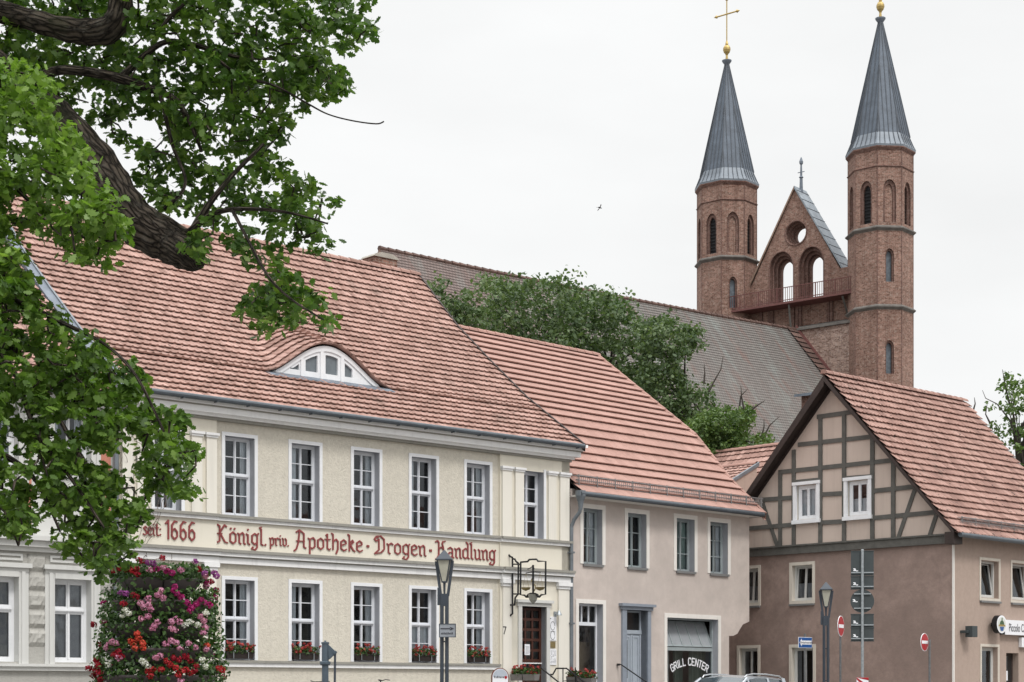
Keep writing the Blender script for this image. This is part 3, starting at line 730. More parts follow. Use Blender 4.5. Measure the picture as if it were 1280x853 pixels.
    nl.build('printed_lines', M['ink'], nb)
    # writing
    u = .275; zb = 4.665
    S_ = lambda px: FP.hit(px)[0]
    for txt, pa, pb, dz, uu, yy, nb in (('seit:', 176, 200, .06, .72, -.071, None), ('1666', 203.5, 243, 0, 1, -.071, None), ('Königl.', 268.5, 333.5, 0, 1, -.014, None), ('priv.', 335.5, 361, .02, .68, -.014, (.08, .052)),
            ('Apotheke', 366.5, 453, 0, 1, -.014, None), ('•', 454.5, 464, 0, 1, -.014, None), ('Drogen', 466, 532, 0, 1, -.014, None), ('•', 533, 542, 0, 1, -.014, None), ('Handlung', 543, 619, 0, 1, -.014, None)):
        t = MB(); blackletter(t, txt, S_(pa), S_(pb), zb + dz, u * uu, yy, nib=nb or (.072, .046)); t.build('lettering', M['lettering'], root, label='red blackletter writing reading ' + txt if len(txt) > 1 else None)
    # ---- roof
    prof = [(-.52, 7.97), (1.9, 9.60), (3.6, 10.95), (5.1, 12.2), (7.05, 14.15)]
    # eyebrow dormer position: base line measured on the slope
    def on_roof(px, py_):
        lo, hi = -.5, 7.
        def zr(y):
            for (ya, za), (yb, zb_) in zip(prof, prof[1:]):
                if y <= yb: return za + (zb_ - za) * (y - ya) / (yb - ya)
            return prof[-1][1]
        for _ in range(50):
            m = (lo + hi) / 2; x, z = FP.at(px, py_, m)
            if z > zr(m): lo = m
            else: hi = m
        return x, m, zr(m)
    xa, ya_, za_ = on_roof(331, 463); xb, yb_, zb_ = on_roof(487, 488.5); xm, ym, zm = on_roof(402, 474)
    global EB
    EB = (xa, ya_, xb, yb_, xm, ym)
    y0 = (ya_ + yb_ + ym) / 3; rows = 32
    Ltot = sum(math.hypot(b[0] - a[0], b[1] - a[1]) for a, b in zip(prof, prof[1:])); rl = Ltot / 32
    l1 = math.hypot(2.42, 1.63); c0 = (y0 + .52) / 2.42 * l1; ie = int(round(c0 / rl)); cE = ie * rl; yE = -.52 + 2.42 * cE / l1; zE = 7.97 + 1.63 * cE / l1
    H = .95
    def bell(a):
        t = (a - (xa + xb) / 2) / ((xb - xa) / 2)
        return 0 if abs(t) >= 1 else H * (math.cos(math.pi * t / 2) ** 2) ** .78
    rb = MB()
    def bump(p, cc, i=None):
        a, y, z = p
        if bump.row < ie: return p
        dd_ = max(0, y - yE); ctr = (xa + xb) / 2; a_ = ctr + (a - ctr) / (1 + .10 * min(dd_, 4))
        zp_ = prof[-1][1]
        for (yq, zq), (yr, zr_) in zip(prof, prof[1:]):
            if y <= yr: zp_ = zq + (zr_ - zq) * (y - yq) / (yr - yq); break
        e = zE + bell(a_) + dd_ * .40 + (z - zp_)
        base = zE + (y - yE) * .69
        k = .12; d = (e - z)
        if bell(a_) <= 0 and d < 0: return p
        h = max(k - abs(d), 0) / k
        return (a, y, max(e, z) + h * h * k * .25 * (1 if bell(a_) > .02 else bell(a_) / .02))
    # roof_tiles calls bump per vertex; track the course through a wrapper
    bump.row = 0
    def b2(p, cc):
        return bump(p, cc)
    # do the courses one by one so the dormer opening stays clean
    global _bumprow
    roof_tiles_rows(rb, prof, -10.72, 3.42, .205, rl, .066, .020, bump, mat=M['tile_a'])
    deck = MB()
    rb.add([(-10.7, -.5, 7.93), (3.4, -.5, 7.93)], [], M['gutter'])
    for (ya, za), (yb, zb2) in zip(prof, prof[1:]):
        d = .05
        if ya < yE < yb:   # leave the dormer's opening free
            zz = za + (zb2 - za) * (yE - ya) / (yb - ya)
            rb.quad((-10.7, ya, za - d), (3.4, ya, za - d), (3.4, yE, zz - d), (-10.7, yE, zz - d), M['dark'])
            rb.quad((-10.7, yE, zz - d), (xa, yE, zz - d), (xa, yb, zb2 - d), (-10.7, yb, zb2 - d), M['dark'])
            rb.quad((xb, yE, zz - d), (3.4, yE, zz - d), (3.4, yb, zb2 - d), (xb, yb, zb2 - d), M['dark'])
        else: rb.quad((-10.7, ya, za - d), (3.4, ya, za - d), (3.4, yb, zb2 - d), (-10.7, yb, zb2 - d), M['dark'])
    rb.quad((3.42, 7.05, 14.12), (-10.72, 7.05, 14.12), (-10.72, 14.4, 7.95), (3.42, 14.4, 7.95), M['tile_a'])
    # verge edge on both gable ends
    for xg in (3.43, -10.73):
        for (ya, za), (yb, zb2) in zip(prof, prof[1:]):
            rb.add([(xg, ya, za - .12), (xg, yb, zb2 - .12), (xg, yb, zb2 + .1), (xg, ya, za + .1), (xg - .05, ya, za - .12), (xg - .05, yb, zb2 - .12), (xg - .05, yb, zb2 + .1), (xg - .05, ya, za + .1)],
                   [(0, 1, 2, 3), (7, 6, 5, 4), (3, 2, 6, 7), (0, 4, 5, 1)], M['verge'] if xg > 0 else M['zinc'])
    ro = rb.build('roof', M['tile_a'], root)
    rc = MB(); ridge_caps(rc, (-10.7, 7.05, 14.17), (3.45, 7.05, 14.17), .13, .38); rc.build('ridge_tiles', M['tile_a'], ro)
    fl = MB()   # broad lead flashing along the left verge
    for (ya, za), (yb, zb2) in zip(prof, prof[1:]):
        fl.quad((-10.98, ya, za + .0), (-10.7, ya, za + .07), (-10.7, yb, zb2 + .07), (-10.98, yb, zb2 + .0))
        fl.quad((-10.98, ya, za - .25), (-10.98, ya, za), (-10.98, yb, zb2), (-10.98, yb, zb2 - .25))
    fl.build('verge_flashing', M['slate'], ro)
    g = MB(); g.tube([(-10.8, -.56, 7.98), (3.35, -.56, 7.98)], .065, 10); g.box(-10.8, 3.4, -.54, -.44, 7.985, 8.03)
    for i in range(16): x = -10.4 + i * .9; g.box(x, x + .03, -.64, -.48, 7.90, 7.925)
    g.build('gutter', M['gutter'], ro)
    # ---- eyebrow dormer front
    yF = yE + .10; zF = zE + .06
    n = 40; arc = [(xa + (xb - xa) * i / n, zF - .05 + bell(xa + (xb - xa) * i / n) * .97) for i in range(n + 1)]
    def bz(x): return zF - .05 + bell(x) * .97
    out_ = [(x, z) for x, z in arc if z > zF + .0]
    xl, xr = out_[0][0], out_[-1][0]
    poly = [(xl, zF - .05)] + out_ + [(xr, zF - .05)]
    holes_ = []
    X = lambda px, y_=yF: FP.hit(px, y_)[0]
    for pa, pb in ((362.5, 374), (382, 397), (407, 422.5), (431, 440.5)):
        a, b = X(pa), X(pb); zb3 = zF + .15; tp = [(a + (b - a) * i / 5, max(zb3 + .03, bz(a + (b - a) * i / 5) - .23)) for i in range(6)]
        holes_.append([(a, zb3), (b, zb3)] + tp[::-1])
    dmb = MB(); dmb.panel(poly, holes_, yF, .1)
    # raised arch band and mullions
    for i in range(len(arc) - 1):
        (ax, az), (bx, bz_) = arc[i], arc[i + 1]
        if az < zF + .02 or bz_ < zF + .02: continue
        lo = lambda z: max(zF, z - .14)
        dmb.add([(ax, yF - .03, lo(az)), (bx, yF - .03, lo(bz_)), (bx, yF - .03, bz_), (ax, yF - .03, az), (ax, yF, lo(az)), (bx, yF, lo(bz_)), (bx, yF, bz_), (ax, yF, az)], [(0, 1, 2, 3), (0, 4, 5, 1), (2, 3, 7, 6)])
    for pm in (377.5, 402, 427.5):
        a = X(pm); dmb.box(a - .05, a + .05, yF - .028, yF, zF, bz(a) - .13)
    dw = dmb.build('dormer_window', M['white'], root)
    gg = MB(); gg.quad((xl, yF + .06, zF), (xr, yF + .06, zF), (xr, yF + .06, zF + H), (xl, yF + .06, zF + H))
    gm = MB(); gv = [(x, yF + .06, z - .03) for x, z in out_]; gm.add([(xl, yF + .06, zF)] + gv + [(xr, yF + .06, zF)], [tuple(range(len(gv) + 2))[::-1]]); gm.build('pane', M['greypane'], dw)
    bk = MB(); bk.add([(x, y_ + .5, z) for (x, y_, z) in [(xl, yF + .06, zF)] + gv + [(xr, yF + .06, zF)]], [tuple(range(len(gv) + 2))[::-1]]); bk.build('roof_space_lining', M['curtain'], dw)
    f2 = MB()
    for q_ in range(24):
        ua, ub = xa - .05 + (xb - xa + .1) * q_ / 24, xa - .05 + (xb - xa + .1) * (q_ + 1) / 24; ja, jb = .012 * math.sin(q_ * 1.7), .012 * math.sin((q_ + 1) * 1.7)
        f2.add([(ua, yE - .24, zE - .075 + ja), (ub, yE - .24, zE - .075 + jb), (ub, yF + .02, zF + .02), (ua, yF + .02, zF + .02), (ua, yE - .24, zE - .12), (ub, yE - .24, zE - .12)], [(0, 1, 2, 3), (4, 5, 1, 0)])
    f2.build('lead_apron', M['slate'], dw)
    # chimney behind the ridge
    cx, cz = FP.at(475, 330, 7.7); ch = MB(); ch.box(cx - .45, cx + .45, 7.4, 8.0, 12.8, cz + .12, M['brick'])
    for i in range(6):
        t0, t1 = math.pi * i / 6, math.pi * (i + 1) / 6
    ch.prism([(cx - .5, cz + .12), (cx + .5, cz + .12), (cx + .42, cz + .2), (cx + .2, cz + .27), (cx - .2, cz + .27), (cx - .42, cz + .2)], 7.35, 8.05, M['concrete'])
    ch.build('chimney', None, root)
    return root
def roof_tiles_rows(mb, prof, a0, a1, tw, rl, h, wave, bump, mat):
    class TrackedRow: pass
    _rows = int(round(sum(math.hypot(b[0] - a[0], b[1] - a[1]) for a, b in zip(prof, prof[1:])) / rl))
    # expose the current course number to the bump function
    orig = random.uniform; state = {'calls': 0}
    def cb(p, c):
        # c0 of the row is passed with each vertex; see roof_tiles (row index is stored on mb)
        bump.row = mb.row; return bump(p, c)
    roof_tiles(mb, prof, a0, a1, tw, rl, h, wave, cb, mat=mat)
M['whitetrim'] = mat_plaster('eaves_white', (.88, .88, .88), .92, streak=.1, gstr=.1)
M['greypane'] = mat_plain('grey_reflecting_pane', (.13, .15, .165), .12, var=.25, sc=2, bstr=0)  # opaque grey stands in for the reflection in the dormer glass
PH = pharmacy()
# ------------------------------------------------------------------ left neighbour
def neighbour():
    root = FP.root('terraced_house', 'grey and coral plastered house with rusticated ground floor behind the oak leaves', 'building', )
    XL, XR, ZB, D = -17.5, -10.9, -.4, 12
    S_ = lambda px: FP.hit(px)[0]
    Zp = lambda py, px=70: FP.at(px, py)[1]
    z0, z1 = Zp(828), Zp(723.6); uz0, uz1 = Zp(590), Zp(506); zc = Zp(690, 60)
    wx = [(S_(-28), S_(22.5)), (S_(67.4), S_(113))]
    wl = MB()
    wl.panel(rect(XL, XR, ZB, zc), [rect(a, b, z0, z1) for a, b in wx], 0, .34, M['greywall'], M['greytrim'])
    wl.panel(rect(XL, XR, zc, 7.6), [rect(a, b, uz0, uz1) for a, b in wx], 0, .34, M['greytrim'], M['greytrim'])
    wl.box(XL, XL + .3, .3, D, ZB, 8); wl.box(XR - .3, XR - .01, .3, D, ZB, 8, M['greywall']); wl.box(XL, XR - .02, D, D + .2, ZB, 7.6, M['greywall'])
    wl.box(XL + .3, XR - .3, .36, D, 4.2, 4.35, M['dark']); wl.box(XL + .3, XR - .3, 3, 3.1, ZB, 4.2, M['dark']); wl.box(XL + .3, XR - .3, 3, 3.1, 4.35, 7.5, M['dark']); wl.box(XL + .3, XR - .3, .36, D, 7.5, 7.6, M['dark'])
    wl.build('wall', M['greywall'], root)
    zl = Zp(836)
    for xa, xb in ((S_(33.7), S_(57)), (S_(124), -10.98)):
        rp = MB(); low_ = False
        for k in range(12):
            z = Zp(693) - (k + 1) * .415
            if z < zl + .1 and z > zl - .45: continue
            if z < ZB: break
            if z < zl - .45 and rp.v and not low_: rp.build('rusticated_strip', M['greywall'], root); rp = MB(); low_ = True
            n = 7; 
            for a in range(n):      # rock faced block, hewn surface
                for b in range(3): pass
            gx = [xa + .0 + (xb - xa) * i / 8 for i in range(9)]; gz_ = [z + .39 * i / 4 for i in range(5)]; vs = []
            for jz, zz in enumerate(gz_):
                for ix, xx in enumerate(gx): vs.append((xx, 0. if ix in (0, 8) or jz in (0, 4) else -.045 - random.uniform(0, .035), zz))
            rp.add(vs, [(jz * 9 + ix, jz * 9 + ix + 1, (jz + 1) * 9 + ix + 1, (jz + 1) * 9 + ix) for jz in range(4) for ix in range(8)])
        rp.build('rusticated_strip', M['greywall'], root)
    cb = MB()
    for a, b, d in ((zc - .02, zc + .08, .1), (zc + .08, zc + .22, .2), (zc + .22, zc + .32, .3)): cb.box(XL, XR, -d, .0, a, b)
    ec = MB()
    for a, b, d in ((7.35, 7.5, .1), (7.5, 7.68, .25), (7.68, 7.8, .38)): ec.box(XL, XR - .0, -d, .0, a, b)
    ec.build('eaves_cornice', M['greytrim'], root)
    cb.build('cornice', M['greytrim'], root); cb = MB()
    for a, b, d in ((zl - .05, zl + .04, .1), (zl + .04, zl + .10, .16)): cb.box(XL, XR, -d, .0, a, b)
    cb.build('sill_band', M['greytrim'], root)
    for a, b in wx:
        wv = window(root, a, b, z0, z1, y=.2, rows=2, transom=.64, bars=0, fw=.07, curtain='full', curt_mat=M['netcurtain'], fmat=M['white'])
        s = MB(); mw = .23
        for x0_, x1_, d in ((a - mw, a - mw * .6, .04), (a - mw * .6, a - mw * .25, .08), (a - mw * .25, a, .05), (b, b + mw * .25, .05), (b + mw * .25, b + mw * .6, .08), (b + mw * .6, b + mw, .04)): s.box(x0_, x1_, -d, 0, zl + .1, z1 + .12)
        s.box(a - mw, b + mw, -.06, 0, z1 + .12, z1 + .2); s.box(a - mw - .05, b + mw + .05, -.13, 0, z1 + .2, z1 + .3); s.box(a, b, -.07, 0, z1, z1 + .12)
        pz0, pz1 = z1 + .36, zc - .08
        s.box(a - .1, b + .1, -.035, 0, pz0, pz0 + .05); s.box(a - .1, b + .1, -.035, 0, pz1 - .05, pz1); s.box(a - .1, a - .05, -.035, 0, pz0 + .05, pz1 - .05); s.box(b + .05, b + .1, -.035, 0, pz0 + .05, pz1 - .05)
        s.build('window_surround', M['greytrim'], wv)
        wv = window(root, a, b, uz0, uz1, y=.2, rows=2, transom=.40, bars=0, fw=.07, curtain='sides', fmat=M['white'])
        s = MB()
        for x0_, x1_, d in ((a - .24, a - .12, .08), (a - .12, a, .05), (b, b + .12, .05), (b + .12, b + .22, .08)): s.box(x0_, x1_, -d, 0, uz0 - .5, uz1 + .14)
        s.box(a - .28, b + .26, -.12, 0, uz1 + .14, uz1 + .3); s.box(a, b, -.06, 0, uz0 - .12, uz0); s.build('window_surround', M['greytrim'], wv)
    for xa, xb in ((S_(28.5), S_(39)), (S_(121.5), S_(138))):
        cp = MB(); cp.box(xa, xb, -.02, 0, zc + .55, 7.3); cp.build('coral_panel', M['coral'], root)
    # roof, lower than the pharmacy's
    rb = MB(); prof = [(-.45, 7.75), (6.4, 13.0)]
    roof_tiles(rb, prof, XL, XR - .1, .22, .34, .045, .02, mat=M['tile_c']); rb.quad((XL, -.4, 7.7), (XR - .1, -.4, 7.7), (XR - .1, 6.4, 12.9), (XL, 6.4, 12.9), M['dark']); rb.quad((XR - .1, 6.4, 12.95), (XL, 6.4, 12.95), (XL, 12.6, 7.7), (XR - .1, 12.6, 7.7), M['tile_c'])
    ro = rb.build('roof', None, root)
    g = MB(); g.tube([(XL, -.5, 7.74), (XR - .05, -.5, 7.74)], .065, 10); g.build('gutter', M['gutter'], ro)
    d = MB(); xd = S_(142); d.tube([(xd, -.5, 7.72), (xd, -.3, 7.5), (xd, -.12, 7.3), (xd, -.12, 0.0)], .06, 10)
    for z in (1.2, 3.2, 5.4): d.box(xd - .08, xd + .08, -.14, 0, z, z + .05)
    d.build('downpipe', M['zinc'], root)
M['netcurtain'] = mat_plain('net_curtain', (.30, .30, .32), .9, var=.2, sc=5)
neighbour()

def snow_guard(parent, a0, a1, y, z, dz=.28, dy=.02, T=None, n=None, step=.75):
    """tubular grid fence standing on the slope above the gutter"""
    T = T or (lambda x, y, z: (x, y, z)); s = MB()
    for f in (0, .5, 1.): s.tube([T(a0, y + dy * f, z + dz * f), T(a1, y + dy * f, z + dz * f)], .016, 5)
    k = int((a1 - a0) / .085)
    for i in range(k): x = a0 + (i + .5) * (a1 - a0) / k; s.tube([T(x, y, z), T(x, y + dy, z + dz)], .011, 4)
    k = int((a1 - a0) / step)
    for i in range(k + 1):
        x = a0 + .1 + i * (a1 - a0 - .2) / k; s.tube([T(x, y - .04, z - .08), T(x, y - .02, z + dz + .04)], .02, 5); s.tube([T(x, y, z + dz * .9), T(x, y + .35, z + .3)], .014, 5)
    return s.build('snow_guard', M['galvdark'], parent)
M['galvdark'] = mat_plain('weathered_zinc_rails', (.20, .19, .19), .5, .3, var=.2)

# ------------------------------------------------------------------ pink house with the shop
def pink_house():
    root = FK.root('shop_house', 'pale pink plastered house with shop window and grey blue door right of the pharmacy', 'building')
    XR, ZB, D = 8.22, -.4, 13.4
    up = [(.42, 1.48), (2.32, 3.41), (4.53, 5.64), (6.13, 7.26)]; bw = .13
    holes = [(a + bw, b - bw, 4.75, 6.47 - bw) for a, b in up]
    lo = [(.24 + .12, 1.5 - .12, .3, 3.74 - .12), (2.36, 3.3, .35, 3.5), (4.09 + .13, 6.78 - .13, .45, 3.46 - .13)]
    cs = [(XR, 3.32), (8.1, 3.28), (7.9, 3.22), (7.76, 3.08), (7.62, 2.92), (7.42, 2.85), (7.2, 2.84), (7.2, ZB)]
    wl = MB(); outer = [(0.02, ZB), (0.02, 6.85), (XR, 6.85)] + cs
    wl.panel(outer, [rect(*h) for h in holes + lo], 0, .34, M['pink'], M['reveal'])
    # end wall: upper storey and the cut back ground floor
    gp = [(0, 3.32), (0, 6.6), (1.1, 7.8), (2.4, 9.4), (6.7, 12.5), (D, 6.6), (D, 3.32)]
    wl.add([(XR, y, z) for y, z in gp], [tuple(range(7))], M['pink'])
    wl.quad((7.2, 0, ZB), (7.2, 4, ZB), (7.2, 4, 2.84), (7.2, 0, 2.84), M['pink']); wl.box(7.2, XR, 4, 4.3, ZB, 3.32, M['pink']); wl.quad((XR, 4.3, ZB), (XR, D, ZB), (XR, D, 3.32), (XR, 4.3, 3.32), M['pink'])
    for (xa, za), (xb, zb) in zip(cs[:-2], cs[1:-1]): wl.quad((xa, 0, za), (xb, 0, zb), (xb, 4, zb), (xa, 4, za), M['pink'])
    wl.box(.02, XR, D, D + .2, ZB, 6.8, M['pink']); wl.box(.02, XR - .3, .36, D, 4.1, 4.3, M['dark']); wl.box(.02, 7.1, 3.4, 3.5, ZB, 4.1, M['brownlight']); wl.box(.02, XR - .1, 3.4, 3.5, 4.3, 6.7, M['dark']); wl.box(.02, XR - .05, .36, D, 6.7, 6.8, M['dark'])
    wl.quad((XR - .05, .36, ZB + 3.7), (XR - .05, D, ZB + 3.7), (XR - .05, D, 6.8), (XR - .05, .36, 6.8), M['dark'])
    wl.build('wall', M['pink'], root)
    for i, h in enumerate(holes):
        wv = window(root, h[0], h[1], h[2], h[3], y=.2, rows=1, bars=2, fw=.05, fmat=M['framegrey'], curtain=('sides', 'left', 'full', 'sides')[i], curt_mat=M['greenblind'] if i == 2 else None, tilt=(0, 0, 0, .0)[i])
        surround(wv, h[0] - bw, h[1] + bw, h[2], h[3] + bw, bw, .02, M['whitewarm'])
        sb = MB(); sb.box(h[0] - .02, h[1] + .02, -.06, .2, h[2] - .07, h[2] - .0); sb.build('sill', M['sillgrey'], wv)
    # open casement in the right window
    # ground floor left window: three pane fanlight over a display pane
    x0, x1, z0, z1 = lo[0]
    fm = M['framegrey']; f = MB(); y = .2; zt = 3.05
    xr = x1 - .02
    for a, b, c, d in ((x0, x0 + .06, z0, z1), (xr - .06, xr, z0, z1), (x0 + .06, xr - .06, z1 - .06, z1), (x0 + .06, xr - .06, zt - .05, zt + .05), (x0 + .06, xr - .06, z0, z0 + .1)): f.box(a, b, y, y + .07, c, d)
    for k in (1, 2): xx = x0 + .06 + (xr - x0 - .12) * k / 3; f.box(xx - .02, xx + .02, y + .004, y + .06, zt + .05, z1 - .06)
    wv = f.build('window', M['whitecool'], root); g = MB(); g.quad((x0, y + .04, z0), (xr, y + .04, z0), (xr, y + .04, z1), (x0, y + .04, z1)); g.build('pane', M['shopglass'], wv)
    surround(wv, .24, 1.5, z0, 3.74, .12, .02, M['whitewarm'])
    dsp = MB(); dsp.box(x0 + .1, x0 + .62, .5, .9, z0, 1.62, M['curtain']); dsp.box(x0 + .15, x0 + .55, .6, .62, 2.0, 2.5, M['ink']); dsp.box(x0 + .1, x1 + .3, .8, .85, z0, 2.55, M['woodwarm']); dsp.build('window_display', None, wv)
    # door
    x0, x1, z0, z1 = lo[1]; f = MB()
    f.box(2.17, x0, -.06, .3, z0, 3.5); f.box(x1, 3.44, -.06, .3, z0, 3.5); f.box(2.12, 3.5, -.09, .3, 3.5, 3.6); f.box(2.06, 3.56, -.16, .0, 3.6, 3.68)
    f.build('door_frame', M['door_grey_dark'], root)
    d = MB(); yd = .22; zt = 2.86
    d.box(x0, x1, yd - .02, yd + .07, zt - .05, zt + .06); d.box(x0, x0 + .06, yd, yd + .07, z0, z1); d.box(x1 - .06, x1, yd, yd + .07, z0, z1); d.box(x0 + .06, x1 - .06, yd, yd + .07, z1 - .06, z1)
    d.box(x0 + .06, x1 - .06, yd + .02, yd + .06, z0, zt - .05)
    xm = (x0 + x1) / 2 + .05; d.box(xm - .025, xm + .025, yd - .0, yd + .02, z0, zt - .05)
    for a, b in ((x0 + .08, xm - .05), (xm + .05, x1 - .1)):
        for za, zb in ((z0 + .1, 1.15), (1.28, 2.75)):
            d.box(a, a + .05, yd, yd + .02, za, zb); d.box(b - .05, b, yd, yd + .02, za, zb); d.box(a + .05, b - .05, yd, yd + .02, za, za + .05); d.box(a + .05, b - .05, yd, yd + .02, zb - .05, zb)
    dr = d.build('door', M['door_grey'], root)
    g = MB(); g.quad((x0 + .06, yd + .03, zt + .06), (x1 - .06, yd + .03, zt + .06), (x1 - .06, yd + .03, z1 - .06), (x0 + .06, yd + .03, z1 - .06))
    for k in (0, 1): a = x0 + .17 + k * .11; g.quad((a, yd + .012, 1.5), (a + .07, yd + .012, 1.5), (a + .07, yd + .012, 2.62), (a, yd + .012, 2.62))
    g.build('pane', M['darkglass'], dr)
    hnd = MB(); hnd.box(x0 + .12, x0 + .16, yd - .02, yd + .02, 1.0, 1.3); hnd.tube([(x0 + .14, yd - .01, 1.2), (x0 + .14, yd - .06, 1.2), (x0 + .26, yd - .06, 1.2)], .012, 6); hnd.build('handle', M['black'], dr)
    # shop window
    x0, x1, z0, z1 = lo[2]; f = MB(); zt = 2.42; y = .2
    for a, b, c, d_ in ((x0, x0 + .05, z0, z1), (x1 - .05, x1, z0, z1), (x0 + .05, x1 - .05, z1 - .05, z1), (x0 + .05, x1 - .05, zt - .07, zt + .04), (x0 + .05, x1 - .05, z0, z0 + .08)): f.box(a, b, y, y + .08, c, d_)
    k0 = len(f.v)
    zb, zt2 = zt + .06, z1 - .06; Xs = [x0 + .06 + (x1 - x0 - .12) * k / 5 for k in range(6)]
    for k, xx in enumerate(Xs): f.box(xx - .02, xx + .02, y - .02, y + .02, zb, zt2)
    f.box(Xs[0], Xs[-1], y - .02, y + .018, zb, zb + .05); f.box(Xs[0], Xs[-1], y - .02, y + .018, zt2 - .05, zt2)
    for i in range(k0, len(f.v)): p = f.v[i]; f.v[i] = (p[0], p[1] + (p[2] - zb) * .42, p[2])
    wv = f.build('shop_window', M['framegrey'], root)
    g = MB(); g.quad((x0, y + .04, z0), (x1, y + .04, z0), (x1, y + .04, zt), (x0, y + .04, zt)); g.build('pane', M['shopglass'], wv)
    g = MB(); g.quad((x0 + .06, y, zb), (x1 - .06, y, zb), (x1 - .06, y + (zt2 - zb) * .42, zt2), (x0 + .06, y + (zt2 - zb) * .42, zt2)); g.build('hopper_pane', M['frost'], wv)
    surround(wv, 4.09, 6.78, z0, 3.46, .13, .02, M['whitewarm'])
    cu = MB()
    for xa, xb, m in ((x0, x0 + .7, M['curtain']), (x0 + .95, x0 + 1.35, M['greenblind']), (x1 - .75, x1, M['greenblind'])):
        cu.add([(xa + (xb - xa) * i / 12, .55 + .05 * math.sin(i * 1.9), z) for i in range(13) for z in (z0, zt)], [(2 * i, 2 * i + 2, 2 * i + 3, 2 * i + 1) for i in range(12)], m)
    cu.build('curtain', None, wv)
    # GRILL CENTER in an arc on the glass
    txt = 'GRILL CENTER'; t = MB()
    cx_ = (FK.hit(837.5, .236)[0] + FK.hit(886, .236)[0]) / 2; half = (FK.hit(886, .236)[0] - FK.hit(837.5, .236)[0]) / 2 - .08
    wd = {'I': .45, ' ': .55}; tot = sum(wd.get(c, 1.) for c in txt); pos = 0
    rad = 1.7; a_half = math.asin(min(.99, half / rad)); zc = 1.92 - rad; h = .21
    def stroke(a, b, ang, ox, oz, th=.018):
        A = Vector(a); B = Vector(b); dd = (B - A).normalized(); nn = Vector((-dd.y, dd.x)) * th; e = dd * th * .7
        pts = [A - e - nn, B + e - nn, B + e + nn, A - e + nn]; c_, s_ = math.cos(ang), math.sin(ang)
        stroke.k += 1
        yy = y + .036 - .0003 * (stroke.k % 5)
        t.prism([(ox + p.x * c_ - p.y * s_, oz + p.x * s_ + p.y * c_) for p in pts], yy - .003, yy)
    stroke.k = 0
    wl_ = .12
    G_ = {'G': [(1, .85, .8, 1), (.8, 1, .2, 1), (.2, 1, 0, .75), (0, .75, 0, .25), (0, .25, .2, 0), (.2, 0, .8, 0), (.8, 0, 1, .2), (1, .2, 1, .5), (1, .5, .6, .5)],
          'R': [(0, 0, 0, 1), (0, 1, .8, 1), (.8, 1, 1, .8), (1, .8, .8, .5), (.8, .5, 0, .5), (.5, .5, 1, 0)], 'I': [(.5, 0, .5, 1)], 'L': [(0, 1, 0, 0), (0, 0, .9, 0)],
          'C': [(1, .85, .8, 1), (.8, 1, .2, 1), (.2, 1, 0, .75), (0, .75, 0, .25), (0, .25, .2, 0), (.2, 0, .8, 0), (.8, 0, 1, .15)],
          'E': [(0, 0, 0, 1), (0, 1, 1, 1), (0, .5, .8, .5), (0, 0, 1, 0)], 'N': [(0, 0, 0, 1), (0, 1, 1, 0), (1, 0, 1, 1)], 'T': [(0, 1, 1, 1), (.5, 1, .5, 0)]}
    for c in txt:
        w_ = wd.get(c, 1.); mid = (pos + w_ / 2) / tot; ang = a_half * (1 - 2 * mid); pos += w_
        ox = cx_ - math.sin(ang) * rad; oz = zc + math.cos(ang) * rad
        for (a, b, c2, d2) in G_.get(c, []): stroke(((a - .5) * wl_, b * h), ((c2 - .5) * wl_, d2 * h), ang, ox, oz)
    t.build('lettering', M['signwhite'], wv, label='white arched writing reading GRILL CENTER')
    # roof
    prof = [(-.42, 6.68), (1.0, 7.92), (2.4, 9.45), (4.7, 11.15), (6.75, 12.66)]
    rb = MB(); roof_tiles(rb, prof, .06, 8.52, .30, .43, .080, .012, kind='flat', jit=.004, mat=M['tile_b'])
    for (ya, za), (yb, zb) in zip(prof, prof[1:]): rb.quad((.06, ya, za - .04), (8.5, ya, za - .04), (8.5, yb, zb - .04), (.06, yb, zb - .04), M['dark'])
    rb.quad((8.52, 6.75, 12.63), (.06, 6.75, 12.63), (.06, 13.7, 6.6), (8.52, 13.7, 6.6), M['tile_b'])
    for (ya, za), (yb, zb) in zip(prof, prof[1:]):
        rb.add([(8.53, ya, za - .16), (8.53, yb, zb - .16), (8.53, yb, zb + .08), (8.53, ya, za + .08), (8.42, ya, za - .16), (8.42, yb, zb - .16), (8.42, yb, zb + .08), (8.42, ya, za + .08)], [(0, 1, 2, 3), (7, 6, 5, 4), (3, 2, 6, 7), (0, 4, 5, 1)], M['tile_b'])
    rb.quad((8.2, -.4, 6.62), (8.5, -.4, 6.62), (8.5, 13.5, 6.5), (8.2, 13.5, 6.5), M['verge'])
    ro = rb.build('roof', None, root)
    rc = MB(); ridge_caps(rc, (.06, 6.75, 12.70), (8.55, 6.75, 12.70), .12, .38)
    for (ya, za), (yb, zb) in zip(prof[1:], prof[2:]): ridge_caps(rc, (8.47, ya, za + .05), (8.47, yb, zb + .05), .09, .38)
    rc.build('ridge_tiles', M['tile_b'], ro)
    g = MB(); g.tube([(-.1, -.5, 6.66), (8.3, -.5, 6.66)], .07, 10); g.box(.0, 8.3, -.48, -.38, 6.66, 6.72); g.box(.0, 8.25, -.4, .0, 6.6, 6.65, M['whitewarm'])
    g.mats = [M['gutter'], M['whitewarm']]; g.m = [0] * (len(g.f) - 6) + [1] * 6
    g.build('gutter', None, ro)
    snow_guard(ro, .12, 8.75, -.12, 6.98, dz=.24, dy=-.02)
    dp = MB(); dp.lathe([(.05, -.35), (.09, -.1), (.15, .05), (.15, .2)], (.0, -.42, 6.55), 10); dp.tube([(.0, -.42, 6.3), (.0, -.38, 6.15), (-.05, -.22, 5.95), (-.08, -.14, 5.75), (-.08, -.14, .1)], .055, 10)
